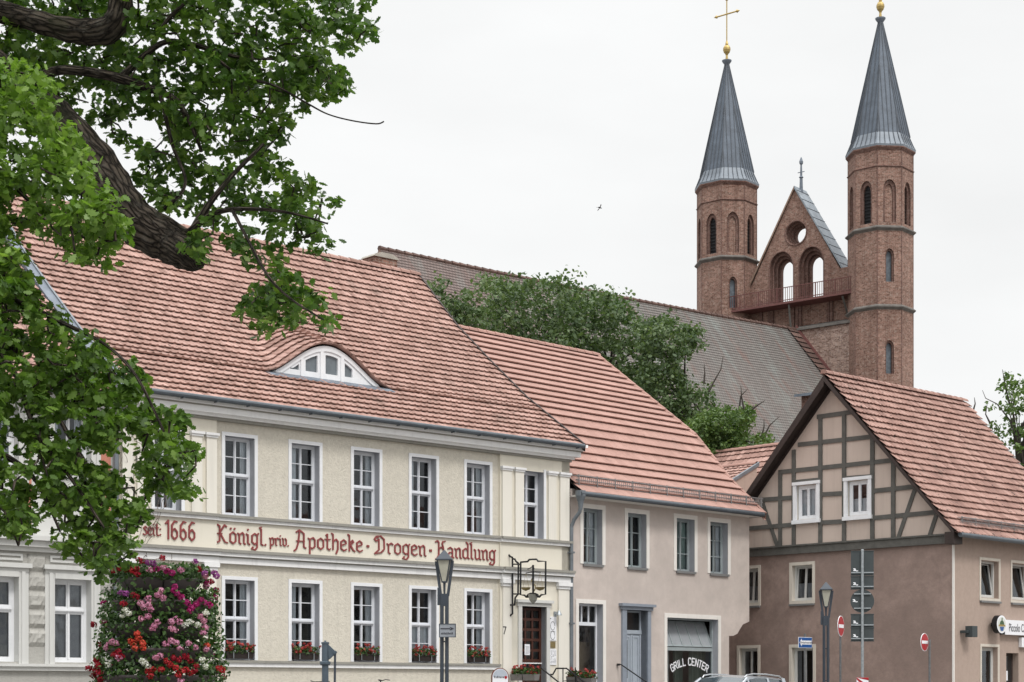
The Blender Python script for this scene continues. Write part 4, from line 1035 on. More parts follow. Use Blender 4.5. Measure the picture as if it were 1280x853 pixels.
    for z in (1.0, 3.0, 5.0): dp.box(-.16, 0.0, -.2, -.02, z, z + .05)
    dp.build('downpipe', M['zinc'], root)
M['whitewarm'] = mat_plaster('warm_white_band', (.74, .71, .67), .9, streak=.1, gstr=.15)
M['greenblind'] = mat_plain('green_blind', (.22, .30, .28), .8, var=.15)
M['woodwarm'] = mat_plain('shop_interior_wood', (.50, .38, .27), .7, var=.2, sc=3)
M['door_grey_dark'] = mat_plain('grey_blue_door_surround', (.235, .265, .31), .55, var=.1)
M['darkglass'] = mat_plain('dark_glazing', (.02, .02, .02), .1, var=.3, sc=2)
M['shopglass'] = mat_glass('shop_glass', (.8, .82, .78), 1.6)
M['frost'] = mat_plain('frosted_pane', (.30, .32, .34), .25, var=.1)
pink_house()

# ------------------------------------------------------------------ brown timber framed house
def brown_house():
    root = FB.root('half_timbered_house', 'brown plastered corner house with timber framed gable and clay tile roof', 'building')
    W_, D, ZB = 8.62, 7.7, -.4; ax = -4.31; zt = 5.67
    low = [(-8.05, -7.1, .9, 2.62), (-5.95, -4.92, .9, 2.61)]; upw = [(-7.95, -7.08, 3.9, 5.22), (-5.94, -4.95, 3.9, 5.23)]; b = .1
    wl = MB(); ho = lambda q: rect(q[0] + b, q[1] - b, q[2] + (b if q[2] > 3 else 0), q[3] - b)
    wl.panel([(-W_, ZB), (0, ZB), (0, zt), (-W_, zt)], [ho(q) for q in low + upw], 0, .3, M['brown'], M['whitewarm2'])
    gw = [(-5.75, -4.73, 6.44, 7.77), (-3.82, -2.81, 6.42, 7.75)]
    sl = (10.8 - zt) / 4.31
    wl.panel([(-W_, zt), (0, zt), (0, 5.75), (ax, 10.8), (-W_, 5.75)], [rect(q[0] + .12, q[1] - .12, q[2] + .14, q[3] - .12) for q in gw], -.01, .2, M['infill'], M['whitewarm2'])
    Ts = lambda x, y, z: (-y, x, z)
    sw = [(1.46, 2.68, 3.86, 5.17), (3.31, 4.64, 3.86, 5.18)]; slo = [(1.5, 2.62, .9, 2.55), (2.95, 3.9, 0.1, 2.4)]
    wl.panel([(0, ZB), (D, ZB), (D, 5.75), (0, 5.75)], [rect(q[0] + b, q[1] - b, q[2] + (b if q[2] > .5 else 0), q[3] - b) for q in sw + slo], 0, .3, M['brownlight'], M['brownlight'], T=Ts)
    wl.quad((-W_, D, ZB), (-W_, 0, ZB), (-W_, 0, 5.7), (-W_, D, 5.7), M['brown'])
    wl.add([(-W_, D, ZB), (0, D, ZB), (0, D, 5.75), (ax, D, 10.75), (-W_, D, 5.75)], [(4, 3, 2, 1, 0)], M['brownlight'])
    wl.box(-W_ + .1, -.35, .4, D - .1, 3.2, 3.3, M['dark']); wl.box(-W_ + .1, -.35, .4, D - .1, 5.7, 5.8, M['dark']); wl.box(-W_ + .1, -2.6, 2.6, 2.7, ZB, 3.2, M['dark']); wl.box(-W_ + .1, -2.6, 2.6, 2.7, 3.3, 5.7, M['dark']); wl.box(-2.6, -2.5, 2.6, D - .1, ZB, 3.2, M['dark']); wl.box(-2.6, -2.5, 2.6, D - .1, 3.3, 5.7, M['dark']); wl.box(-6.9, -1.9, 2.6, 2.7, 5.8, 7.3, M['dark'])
    wl.build('wall', M['brown'], root)
    cs = MB(); cs.box(-.035, .02, -.02, .035, ZB, 5.62); cs.build('corner_strip', M['whitewarm'], root)
    # timber frame from the photograph's measured beam ends
    bm = MB(); Z = lambda zx, zy: FB.at(900 + zx / 3.368, 460 + zy / 3.368, -.01)
    def beam(p, q, w_=.135, dp=.035):
        A = Vector(Z(*p)); B = Vector(Z(*q)); d = (B - A).normalized(); n = Vector((-d.y, d.x)) * w_ / 2; beam.k += 1
        dd = dp + .0012 * (beam.k % 9)
        bm.prism([(A - n).to_tuple(), (B - n).to_tuple(), (B + n).to_tuple(), (A + n).to_tuple()], -.01 - dd, -.012)
    beam.k = 0
    for p, q in (((410, 207), (568, 185)), ((330, 324), (640, 290)), ((248, 440), (738, 388)), ((430, 533), (523, 528)), ((643, 519), (822, 500)), ((170, 556), (316, 546)),
                 ((105, 678), (316, 660)), ((425, 652), (530, 646)), ((640, 633), (918, 607)), ((312, 482), (425, 471)), ((523, 466), (643, 457))): beam(p, q)
    for p, q in (((255, 445), (255, 752)), ((312, 345), (312, 748)), ((424, 210), (424, 740)), ((524, 195), (524, 732)), ((643, 290), (643, 724)), ((731, 392), (731, 718))): beam(p, q, .14, .038)
    for p, q in (((178, 560), (243, 752)), ((823, 508), (752, 715)), ((912, 620), (884, 706))): beam(p, q, .13, .033)
    A = FB.at(905, 690, 0); bm.box(-W_, -.08, -.09, -.012, 5.50, 5.74)
    bm.build('timber_frame', M['beam'], root)
    sc = MB(); sc.box(-W_, -.08, -.13, -.01, 5.74, 5.79); sc.build('sill_beam', M['beam'], root)
    for i, q in enumerate(gw):
        wv = window(root, q[0] + .14, q[1] - .12, q[2] + .14, q[3] - .12, y=.03, rows=1, bars=0, fw=.075, fmat=M['white'], curtain='half' if i else 'full', curt_mat=M['curtain'], fd=.07)
        s = MB(); 
        s.box(q[0], q[0] + .12, -.09, -.01, q[2] + .08, q[3] - .06); s.box(q[1] - .12, q[1], -.09, -.01, q[2] + .08, q[3] - .06); s.box(q[0] - .02, q[1] + .02, -.11, -.01, q[3] - .1, q[3]); s.box(q[0] - .03, q[1] + .03, -.13, -.01, q[2], q[2] + .12)
        s.build('window_surround', M['white'], wv)
    for i, q in enumerate(upw + low):
        wv = window(root, q[0] + b, q[1] - b, q[2] + (b if q[2] > 3 else 0), q[3] - b, y=.15, rows=1, bars=0, fw=.06, fmat=M['greytrim'], curtain='half' if i < 2 else 'sides', curt_mat=M['netcurtain'], tilt=.07 if i < 2 else 0)
        surround(wv, q[0], q[1], q[2], q[3], b, .02, M['whitewarm2'], bottom=q[2] > 3)
        s = MB(); s.box(q[0] + .02, q[1] - .02, -.07, .15, q[2] - .06, q[2] - .0); s.build('sill', M['sillgrey'], wv)
    for i, q in enumerate(sw + slo[:1]):
        wv = window(root, q[0] + b, q[1] - b, q[2] + b, q[3] - b, y=.15, rows=1, cols=1, bars=0, fw=.06, fmat=M['greytrim'], curtain='left' if i == 2 else None, tilt=.14 if i < 2 else 0)
        surround(wv, q[0], q[1], q[2], q[3], b * .8, .02, M['whitewarm2'], bottom=True)
        s = MB(); s.box(q[0] + .02, q[1] - .02, -.07, .15, q[2] - .06, q[2]); s.build('sill', M['sillgrey'], wv)
        wv.rotation_euler.z = R(90)
    q = slo[1]; d = MB(); d.box(q[0] + b, q[1] - b, .2, .25, .1, q[3] - b); d.box(q[0] + .2, q[0] + .24, .18, .2, 1.0, 1.2); dr = d.build('door', M['verge'], root); dr.rotation_euler.z = R(90)
    g = MB(); g.quad((q[0] + .22, .195, .9), (q[1] - .2, .195, .9), (q[1] - .2, .195, 2.2), (q[0] + .22, .195, 2.2)); g.build('pane', M['darkglass'], dr)
    n = MB(); n.box(q[0] + .3, q[0] + .52, .185, .192, 1.45, 1.75); n.build('paper_notice', M['signwhite'], dr)
    # verge boards, soffit and painted shadow strips
    v = MB(); ov = .42
    zap = 10.95; zf = 5.72; xr = .28; xl = -8.9
    for xs, sg in ((xr, 1), (xl, -1)):
        t = .2 if sg < 0 else .11
        v.prism([(ax, zap), (xs, zf + .1), (xs, zf + .1 - t * 1.1), (ax, zap - t * 1.55)], -ov - .03, -ov + .01)
        v.add([(ax, -ov, zap - .2), (xs, -ov, zf - .02), (xs, .0, zf - .02), (ax, 0, zap - .2)], [(0, 1, 2, 3) if sg < 0 else (3, 2, 1, 0)])
        v.add([(ax, -ov, zap - .0), (xs, -ov, zf + .1), (xs, .0, zf + .1), (ax, 0, zap - .0)], [(0, 1, 2, 3) if sg > 0 else (3, 2, 1, 0)])
        v.prism([(ax, zap - .22), (xs * .97 + ax * .03, zf + .12), (xs * .97 + ax * .03, zf - .0), (ax, zap - .38)], -.03, -.012)  # dark strip on the wall stands in for the board's shadow
    v.box(-.03, .27, -ov - .02, .05, 5.45, 5.80)
    v.build('verge_board_and_shadow', M['verge'], root)
    # roof: right slope in tile geometry; runs along local y
    Tr = lambda x, y, z: (-y, x, z + .012 * max(0, x) * max(0, y / 4.3))      # x along the side front, y into the building
    prof = [(-.36, 5.74), (4.31, 11.02)]
    rb = MB(); roof_tiles(rb, prof, -ov - .02, 7.95, .21, .30, .072, .024, mat=M['tile_c'], T=Tr, jit=.014)
    rb.add([(.3, -ov, 5.7), (.3, 7.93, 5.7), (ax, 7.93, 11.02), (ax, -ov, 10.95)], [(0, 1, 2, 3)], M['dark'])
    rb.add([(xl, -ov, 5.8), (xl, 7.93, 5.8), (ax, 7.93, 11.0), (ax, -ov, 11.0)], [(3, 2, 1, 0)], M['tile_c'])
    ro = rb.build('roof', None, root)
    rc = MB(); ridge_caps(rc, (ax, -ov, 11.06), (ax, 7.95, 11.15), .12, .36); rc.build('ridge_tiles', M['tile_c'], ro)
    vt = MB()
    for i in range(20):
        t0, t1 = i / 20, (i + 1) / 20; x0_, z0_ = .36 + (ax - .36) * t0, 5.74 + 5.28 * t0; x1_, z1_ = .36 + (ax - .36) * t1, 5.74 + 5.28 * t1
        vt.add([(x0_, 7.9, z0_ + .07), (x1_, 7.9, z1_ + .05), (x1_, 8.02, z1_ + .05), (x0_, 8.02, z0_ + .07), (x0_, 8.02, z0_ - .12), (x1_, 8.02, z1_ - .12)], [(0, 1, 2, 3), (3, 2, 5, 4)])
    vt.build('verge_flashing', M['zinc'], ro)
    g = MB(); g.tube([(.44, -.35, 5.70), (.44, 8.0, 5.70)], .07, 10); g.box(.36, .42, -.35, 8, 5.68, 5.76); g.build('gutter', M['gutter'], ro)
    snow_guard(ro, .15, 7.9, -.12, 6.05, dz=.22, dy=-.05, T=Tr)
M['whitewarm2'] = mat_plaster('cream_window_band', (.62, .57, .50), .9, streak=.15, gstr=.15)
brown_house()

# ------------------------------------------------------------------ low building between pink and brown house
def annex():
    root = FB.root('rear_building', 'low tiled building squeezed between the pink house and the timber framed gable', 'building', x=-8, y=4.5)
    # axes: ridge runs along FB.u. local x = FB.u, y = away
    F = Frame(FB.world(-8, 4.5).to_2d(), FB.u)
    xa, za = F.at(880, 568.5, 4.2); xb, zb = F.at(1000, 553.5, 4.2); zr = (za + zb) / 2
    rb = MB(); prof = [(0.6, zr - 3.3), (4.2, zr)]
    roof_tiles(rb, prof, xa - 4, 2.6, .24, .34, .055, .02, mat=M['tile_c']); rb.quad((xa - 4, .6, zr - 3.36), (2.6, .6, zr - 3.36), (2.6, 4.2, zr - .06), (xa - 4, 4.2, zr - .06), M['dark']); rb.quad((2.6, 4.2, zr - .03), (xa - 4, 4.2, zr - .03), (xa - 4, 8, zr - 3.3), (2.6, 8, zr - 3.3), M['tile_c'])
    ro = rb.build('roof', None, root); rc = MB(); ridge_caps(rc, (xa - 4, 4.2, zr + .04), (2.6, 4.2, zr + .04), .11, .38); rc.build('ridge_tiles', M['tile_b'], ro)
    wl = MB(); wl.box(xa - 3.8, 2.4, .9, 7.6, -.4, zr - 3.1); wl.build('wall', M['brownlight'], root)
    # small lean-to roof in front
    x0, z0 = F.at(893, 580, 2.2); x1, z1 = F.at(946, 587, 2.2); zt = (z0 + z1) / 2; _, ze = F.at(935, 608, .0)
    r2 = MB(); roof_tiles(r2, [(0, ze), (2.2, zt)], x0 - 2, x1, .24, .32, .05, .02, mat=M['tile_c']); r2.quad((x0 - 2, 0, ze - .05), (x1, 0, ze - .05), (x1, 2.2, zt - .05), (x0 - 2, 2.2, zt - .05), M['dark'])
    r2.quad((x1, 0, ze - .2), (x1, 2.2, ze - .2), (x1, 2.2, zt), (x1, 0, ze), M['brownlight'])
    lo = r2.build('porch_roof', None, root)
    f = MB(); ridge_caps(f, (x0 - 2, 2.2, zt + .05), (x1, 2.2, zt + .05), .1, .38); f.build('ridge_tiles', M['tile_b'], lo)
    f = MB(); f.add([(x1, -.05, ze + .08), (x1 + .05, -.05, ze + .06), (x1 + .05, 2.3, zt + .08), (x1, 2.3, zt + .1), (x1 + .05, -.05, ze - .06), (x1 + .05, 2.3, zt - .06)], [(0, 1, 2, 3), (1, 4, 5, 2)]); f.build('verge_flashing', M['zinc'], lo)
    g = MB(); g.tube([(x0 - 2, -.07, ze - .03), (x1 + .1, -.07, ze - .03)], .06, 8); g.build('gutter', M['gutter'], lo)
    w2 = MB(); w2.box(x0 - 1.8, x1 - .05, .25, .88, -.4, ze - .05); w2.build('porch_wall', M['brown'], root)
annex()
# ------------------------------------------------------------------ church
FC = Frame((19.2, 115.75), (.771, -.637))
def arch_pts(x0, x1, z0, zs, zt, n=6):
    """pointed arch outline, counter clockwise from bottom left"""
    xm = (x0 + x1) / 2; pts = [(x0, z0), (x1, z0)]
    for i in range(n + 1):
        t = i / n; pts.append((x1 - (x1 - xm) * (1 - math.cos(t * math.pi / 2)) ** 1.0 , zs + (zt - zs) * math.sin(t * math.pi / 2) ** .9 if t > 0 else zs))
    for i in range(n - 1, -1, -1):
        t = i / n; pts.append((x0 + (xm - x0) * (1 - math.cos(t * math.pi / 2)), zs + (zt - zs) * math.sin(t * math.pi / 2) ** .9 if t > 0 else zs))
    return pts
def church():
    z_ = lambda y, Y=112.: EYE + (HY - y) / FPX * Y - .5
    root = FC.root('brick_church', 'red brick church with two octagonal towers and a long weathered tile roof', 'church')
    Rapo = 1.91; side = 2 * Rapo * math.tan(R(22.5))
    towers = []
    for which, (px, Y) in enumerate(((908.5, 119.5), (1100.5, 112.0))):
        c = P(px, 0, Y); lx = (c.to_2d() - FC.O).dot(FC.u); ly = (c.to_2d() - FC.O).dot(FC.v)
        tb = MB()
        zt = z_(193); bands = dict(s1=z_(218.5), l1=(z_(291), z_(235)), s2=z_(293), l2=(z_(361), z_(320)), s3=z_(391), l3=(z_(474), z_(433)))
        wins = []
        for k in range(8):
            a = math.radians(-90 + 45 * k)      # outward normal in local axes (local -y faces the viewer side)
            nx, ny = math.cos(a), math.sin(a); tx, ty = -ny, nx
            def T(x, d, z, nx=nx, ny=ny, tx=tx, ty=ty): return (lx + nx * (Rapo - d) + tx * x, ly + ny * (Rapo - d) + ty * x, z)
            holes = []
            wd = .42
            za, zb = bands['l1']; h1 = arch_pts(-wd, wd, za + .15, zb - .75, zb); holes.append(h1)
            narrow = k in ((1, 3, 5, 7) if which == 0 else (0, 2, 4, 6)) if False else (k % 2 == 1)
            if k in (0, 1, 4):
                for key in ('l2', 'l3'):
                    za2, zb2 = bands[key]; 
                    if k == 1: holes.append(arch_pts(-.28, .28, za2, zb2 - .5, zb2))
            tb.panel([(-side / 2, -.5), (side / 2, -.5), (side / 2, zt), (-side / 2, zt)], holes, 0, .14, M['brick'], M['brickdark'], T=T)
            # second order and blind / open panels
            inner = arch_pts(-.26, .26, za + .15, zb - .85, zb - .25)
            opn = k in (0, 2, 4, 6) if which == 0 else k in (0, 2, 4, 6)
            tb.panel(h1, [inner] , .14, .18, M['brickdark'], M['brickdark'], T=T)
            if opn: wins.append((inner, .3, T, 'louvre'))
            else: tb.panel(inner, [], .24, 0, M['brick'], T=T)
            if k == 1:
                for key in ('l2', 'l3'):
                    za2, zb2 = bands[key]; o2 = arch_pts(-.28, .28, za2, zb2 - .5, zb2); i2 = arch_pts(-.19, .19, za2, zb2 - .5, zb2 - .12)
                    tb.panel(o2, [i2], .12, .2, M['brickdark'], M['brickdark'], T=T); wins.append((i2, .3, T, 'glass'))
        def ring(zc, out1, h, m, hh=None):
            rr = (Rapo + out1) / math.cos(R(22.5)); r0 = (Rapo - .01) / math.cos(R(22.5))
            tb.lathe([(r0, zc - h), (rr, zc - h * .3), (rr, zc), (r0, zc + h * .6)], (lx, ly, 0), 8, m, rot=R(22.5), caps=False)
        ring(bands['s1'], .07, .10, M['brickdark']); ring(bands['s2'] - .05, .17, .22, M['concrete_dark']); ring(bands['s3'], .16, .22, M['concrete_dark']); ring(zt - .05, .14, .3, M['brickdark'])
        # corner rolls
        rc = Rapo / math.cos(R(22.5))
        for k in range(8):
            a = R(22.5 + 45 * k); tb.tube([(lx + (rc - .03) * math.cos(a), ly + (rc - .03) * math.sin(a), 18), (lx + (rc - .03) * math.cos(a), ly + (rc - .03) * math.sin(a), zt)], .055, 5, M['brickdark'])
        t = tb.build('tower', None, root, label=('brick tower topped by a gilded cross', 'nearer, taller looking brick tower with a gilded ball')[which])
        for q_, (pts, d, T, kd) in enumerate(wins):
          lm = MB(); gm = MB()
          if kd == 'louvre':
              lm.panel(pts, [], d, 0, T=T); x0 = min(p[0] for p in pts); x1 = max(p[0] for p in pts); z0 = min(p[1] for p in pts); z1 = max(p[1] for p in pts)
              for q in range(int((z1 - z0) / .22)): zz = z0 + .1 + q * .22; lm.add([T(x0, d - .01, zz), T(x1, d - .01, zz), T(x1, d - .09, zz - .06), T(x0, d - .09, zz - .06)], [(0, 1, 2, 3)])
              lm.build('louvre', M['louvre'], t)
          else: gm.panel(pts, [], d, 0, T=T); gm.build('window', M['churchglass'], t)
        # spire
        sp = MB(); rr = lambda r: r / math.cos(R(22.5))
        ze = z_(192); z1 = z_(178); ztop = z_(27)
        sp.lathe([(rr(2.05), ze - .12), (rr(2.07), ze), (rr(1.86), ze + .42), (rr(1.72), z1 + .12)], (lx, ly, 0), 8, M['slatelight'], rot=R(22.5), caps=False)
        sp.lathe([(rr(1.72), z1 + .12), (rr(.11), ztop)], (lx, ly, 0), 8, M['spire'], rot=R(22.5), caps=False)
        for k in range(8):      # standing seams: hips and battens
            for j in range(-2, 3):
                am = R(45 * k); nx, ny = math.cos(am), math.sin(am); tx, ty = -ny, nx
                wb, wt = 1.72 * math.tan(R(22.5)), .11 * math.tan(R(22.5)); f = j / 2.5
                tmax = min(1., 1.18 - abs(j) * .33) if j else .96
                b_ = Vector((lx + nx * 1.735 + tx * wb * f, ly + ny * 1.735 + ty * wb * f, z1 + .12)); e_ = Vector((lx + nx * .12 + tx * wt * f, ly + ny * .12 + ty * wt * f, ztop))
                if j == 0 and k % 2: pass
                # battens stay parallel to the face's middle, so outer ones stop at the hip
                x_off = wb * f; tt = 1 - abs(x_off) / wb
                rl_ = 1.735 + (.12 - 1.735) * tt; e2 = Vector((lx + nx * rl_ + tx * x_off, ly + ny * rl_ + ty * x_off, z1 + .12 + (ztop - z1 - .12) * tt))
                sp.tube([b_, e2], .028, 4, M['seam'])
            am = R(22.5 + 45 * k); sp.tube([(lx + rr(1.73) * math.cos(am), ly + rr(1.73) * math.sin(am), z1 + .12), (lx + rr(.12) * math.cos(am), ly + rr(.12) * math.sin(am), ztop)], .035, 4, M['seam'])
            for j in range(-2, 3):
                am2 = R(45 * k); nx, ny = math.cos(am2), math.sin(am2); tx, ty = -ny, nx; x0_ = j / 2.5 * 2.05 * math.tan(R(22.5)); x1_ = j / 2.5 * 1.72 * math.tan(R(22.5))
                sp.tube([(lx + nx * 2.07 + tx * x0_, ly + ny * 2.07 + ty * x0_, ze), (lx + nx * 1.735 + tx * x1_, ly + ny * 1.735 + ty * x1_, z1 + .12)], .025, 4, M['seam'])
        s = sp.build('spire', None, t)
        fn = MB(); zt2 = ztop
        fn.lathe([(.1, -.3), (.16, -.1), (.32, .12), (.34, .2), (.1, .24)], (lx, ly, zt2), 12, M['slate'])
        fn.lathe([(.1, .24), (.07, .55), (.12, .66), (.21, .76), (.26, .93), (.25, 1.06), (.18, 1.2), (.09, 1.27), (.11, 1.33), (.05, 1.55)], (lx, ly, zt2), 14, M['gold'])
        if which == 0:
            zc = zt2 + 1.55; a = R(0); cx, sx = math.cos(a), math.sin(a)
            fn.tube([(lx, ly, zc), (lx, ly, zc + 2.75)], .045, 6, M['gold']); fn.tube([(lx - cx * .75, ly - sx * .75, zc + 1.84), (lx + cx * .75, ly + sx * .75, zc + 1.84)], .05, 6, M['gold'])
            for px_, pz, dx, dz in ((0, 2.75, 0, 1), (-.75, 1.84, -1, 0), (.75, 1.84, 1, 0)):
                base = Vector((lx + cx * px_, ly + sx * px_, zc + pz)); d = Vector((cx * dx, sx * dx, dz)).normalized()
                fn.tube([base, base + d * .06, base + d * .3], [.02, .12, .005], 6, M['gold'])
        else:
            fn.tube([(lx, ly, zt2 + 1.5), (lx, ly, zt2 + 4.0)], .045, 6, M['gold']); fn.lathe([(.03, 0), (.12, .1), (.03, .25)], (lx, ly, zt2 + 1.6), 8, M['gold'])
            for k in range(8): a = R(45 * k); fn.tube([(lx, ly, zt2 + 4.2), (lx + .55 * math.cos(a), ly, zt2 + 4.2 + .55 * math.sin(a))], [.07, .01], 5, M['gold'])
        fn.build('finial', None, t)
    # ---- west gable between the towers (front plane y=0)
    A = lambda px, py, y=0.: FC.at(px, py, y)
    g = MB()
    ap = A(993.6, 235); lf = A(938.5, 360); rf = A(1050, 335); rt = A(1064, 335)
    zb = A(1000, 470)[1]
    outl = [(lf[0] - 1.2, zb), (rt[0] + .8, zb), (rt[0] + .8, rf[1] - .05), (rf[0], rf[1] - .05), ap, lf, (lf[0] - 1.2, lf[1] - .0)]
    def arch_px(a, b, ytop, yspr, ybot):
        x0, _ = A(a, 300); x1, _ = A(b, 300); xm = (a + b) / 2; return x0, x1, A(xm, ybot)[1], A(xm, yspr)[1], A(xm, ytop)[1]
    o1 = arch_px(961.5, 991.9, 314.6, 337, 383); o2 = arch_px(998.5, 1029.6, 308.4, 331, 377.5)
    cx0, cz0 = A(995, 291.5); cr = .78
    circ = lambda r: [(cx0 + r * math.cos(2 * math.pi * i / 20), cz0 + r * math.sin(2 * math.pi * i / 20)) for i in range(20)]
    shr = lambda o, k: arch_pts(o[0] + k, o[1] - k, o[2], o[3], o[4] - k * 1.2)
    st = [0, .15, .30, .42]; dp = [0, .28, .56, .84, 1.15]
    for i, k in enumerate(st):
        holes = [shr(o1, k), shr(o2, k), circ(cr - k * .62)]
        if i == 0: g.panel(outl, holes, dp[0], dp[1] - dp[0], M['brick'], M['brickdark'])
        else:
            prev = st[i - 1]
            for ho, hi in ((shr(o1, prev), shr(o1, k)), (shr(o2, prev), shr(o2, k)), (circ(cr - prev * .62), circ(cr - k * .62))):
                if len(ho) < 20 and ho[0][1] == hi[0][1]: hi = [(x, max(z, ho[0][1] + .002)) for x, z in hi]
                g.panel(ho, [hi], dp[i], dp[i + 1] - dp[i], M['brickdark'], M['brickdark'])
        # roll mouldings round each order
        for o in (o1, o2):
            pts = shr(o, k); g.tube([(x, dp[i] - .0, z) for x, z in pts[1:] + pts[:1]], .045, 5, M['brickdark'], caps=False)
    g.tube([(x, 0, z) for x, z in circ(cr + .04) + circ(cr + .04)[:1]], .07, 5, M['brickdark'], caps=False)
    hb = [shr(o1, .42), shr(o2, .42), circ(cr - .42 * .62)]
    Tb = lambda x, y, z: (x, 1.15 + .0 * y, z)
    k0 = len(g.f); g.panel(outl, hb, 1.15, 0, M['brick'])
    for i in range(k0, len(g.f)): g.f[i] = g.f[i][::-1]
    for (p, q) in zip(outl, outl[1:] + outl[:1]): g.quad((p[0], 0, p[1]), (q[0], 0, q[1]), (q[0], 1.15, q[1]), (p[0], 1.15, p[1]), M['brick'])
    # pilaster strips under the gallery
    for px in (952, 963, 966, 992, 997, 1001, 1036, 1040):
        x, z1_ = A(px, 377); g.box(x - .1, x + .1, -.12, 0, zb, z1_, M['brickdark'])
    x, z1_ = A(1057, 340); g.box(x - .5, x + .5, -.35, 0, A(1057, 372)[1], A(1057, 336)[1], M['brick'])
    gw = g.build('gable_wall', None, root)
    # lead covering and copings on the gable slopes
    cp = MB(); ov = .12
    cp.add([(ap[0], -ov, ap[1] + .12), (rf[0] + .25, -ov, rf[1] - .02), (rf[0] + .25, 1.5, rf[1] - .02), (ap[0], 1.5, ap[1] + .12), (ap[0], -ov, ap[1] - .06), (rf[0] + .25, -ov, rf[1] - .22), (rf[0] + .25, 1.5, rf[1] - .22), (ap[0], 1.5, ap[1] - .06)],
           [(0, 1, 2, 3)[::-1], (0, 4, 5, 1), (1, 5, 6, 2), (4, 7, 6, 5), (2, 6, 7, 3)], M['leadpale'])
    cp.add([(ap[0], -ov, ap[1] + .12), (lf[0] - .2, -ov, lf[1] + .0), (lf[0] - .2, 1.5, lf[1] + .0), (ap[0], 1.5, ap[1] + .12), (ap[0], -ov, ap[1] - .10), (lf[0] - .2, -ov, lf[1] - .22), (lf[0] - .2, 1.5, lf[1] - .22)],
           [(0, 1, 2, 3), (0, 1, 5, 4)], M['brickpale'])
    for i in range(9):
        t = (i + .5) / 9; x = ap[0] + (rf[0] + .25 - ap[0]) * t; z = ap[1] + .13 + (rf[1] - .02 - ap[1] - .12) * t; cp.tube([(x, -ov, z), (x, 1.5, z)], .025, 4, M['seam'])
    cp.build('coping', None, gw)
    f = MB(); fx, fz = A(1001.5, 236, .7); f.lathe([(.16, -.4), (.12, 0), (.10, .7), (.16, .75), (.08, .85), (.06, 1.6), (.12, 1.66), (.14, 1.8), (.03, 2.1)], (fx, .7, fz), 8); f.tube([(fx - .25, .7, fz + 1.1), (fx + .25, .7, fz + 1.1)], .03, 5)
    f.build('stone_finial', M['slate'], gw)
    # lower west block, proud of the gable
    yb = -1.0; lb = MB(); L0 = A(986, 413, yb); R0 = A(1064, 399, yb); Lx = L0[0] - 5.5
    lb.box(Lx, R0[0] + .6, yb, 0.0, -.5, R0[1] - .1, M['brickrough']); zt = R0[1]
    lb.add([(Lx, yb - .15, zt - .1), (R0[0] + .6, yb - .15, zt - .1), (R0[0] + .6, -.02, zt + .28), (Lx, -.02, zt + .28), (Lx, yb - .15, zt - .25), (R0[0] + .6, yb - .15, zt - .25)], [(0, 1, 2, 3), (0, 4, 5, 1)], M['concrete_dark'])
    lb.box(Lx, R0[0] + .6, yb - .15, yb, zt - .25, zt - .25 + .01, M['concrete_dark'])
    lb.build('west_block', None, root)
    # ---- gallery
    gl = MB(); yo = -1.35
    pl = A(931, 386, yo); pr = A(1048.5, 366.5, yo); z = (pl[1] + pr[1]) / 2; pe = A(1066, 363, yo); ps = A(902, 388, yo)
    xs, xe = ps[0], pe[0]
    gl.box(xs, xe, yo, .0, z - .12, z, M['iron_red']); gl.box(xs, xe, yo - .04, yo, z - .13, z + .01, M['iron_red'])
    hr = .95
    for zz in (z + hr, z + .12): gl.box(xs, xe, yo - .02, yo + .02, zz - .025, zz + .025, M['iron_red'])
    n = int((xe - xs) / .16)
    for i in range(n + 1): x = xs + (xe - xs) * i / n; w_ = .03 if i % 9 == 0 else .014; gl.box(x - w_, x + w_, yo - w_, yo + w_, z, z + hr, M['iron_red'])
    gl.box(xs - .02, xs + .02, yo, .0, z + hr - .03, z + hr, M['iron_red'])
    for px in (985, 1052):
        x = A(px, 370, yo)[0]; gl.tube([(x, yo + .1, z - .2), (x, -.95 if px < 1000 else -.1, z - 1.9)], .07, 4, M['beam'])
    gl.box(xe - 1.15, xe - .9, yo, 0, z - 1.8, z - .2, M['beam']) if False else None
    gl.build('gallery', None, root)
    # ---- nave roof
    B = FC.world(*(A(996, 413, -1.0)[0], -1.0)).to_2d(); zB = A(996, 413, -1.)[1]
    Aw = P(474, 311, 90.0); dirn = (B - Aw.to_2d()); Ln = dirn.length; dirn.normalize()
    zA = Aw.z - .5; print('nave', Ln, zA, zB, dirn)
    nv = MB(); down = FC.u; slope = 1.28; run = 13.0
    uvw = Vector((dirn.x, dirn.y)); perp = Vector((dirn.y, -dirn.x))
    # parts of the church live in FC axes
    loc = lambda p, z: ((p - FC.O).dot(FC.u), (p - FC.O).dot(FC.v), z)
    rows = 90; cols_ = 24
    A2 = Aw.to_2d(); grid = []
    for j in range(rows + 1):
        t = j / rows
        lw = run * t
        for (hh) in (0, .035):
            row = []
            for i in range(cols_ + 1):
                s = i / cols_; base = A2 + dirn * Ln * s
                d = perp * (1 - s) + down * s; p = base + d * lw; zz = zA + (zB - zA) * s - slope * lw - .10 * math.sin(math.pi * s) * (1 - t) * 1.2 + .02 * math.sin(s * 23 + t * 3)
                row.append((p, zz, s * Ln, t * run * 1.62))
            grid.append((hh, row))
    vs = []; uv = []
    for hh, row in grid:
        for p, zz, a, b_ in row: x, y, z = loc(p, zz); vs.append((x, y, z + hh)); uv.append((a, b_))
    C1 = cols_ + 1; fs = []
    for j in range(rows):
        top = (2 * j) * C1; bot = (2 * (j + 1) + 1) * C1; bot0 = (2 * (j + 1)) * C1
        for i in range(cols_):
            fs.append((top + i, bot + i, bot + i + 1, top + i + 1)); fs.append((bot + i, bot0 + i, bot0 + i + 1, bot + i + 1))
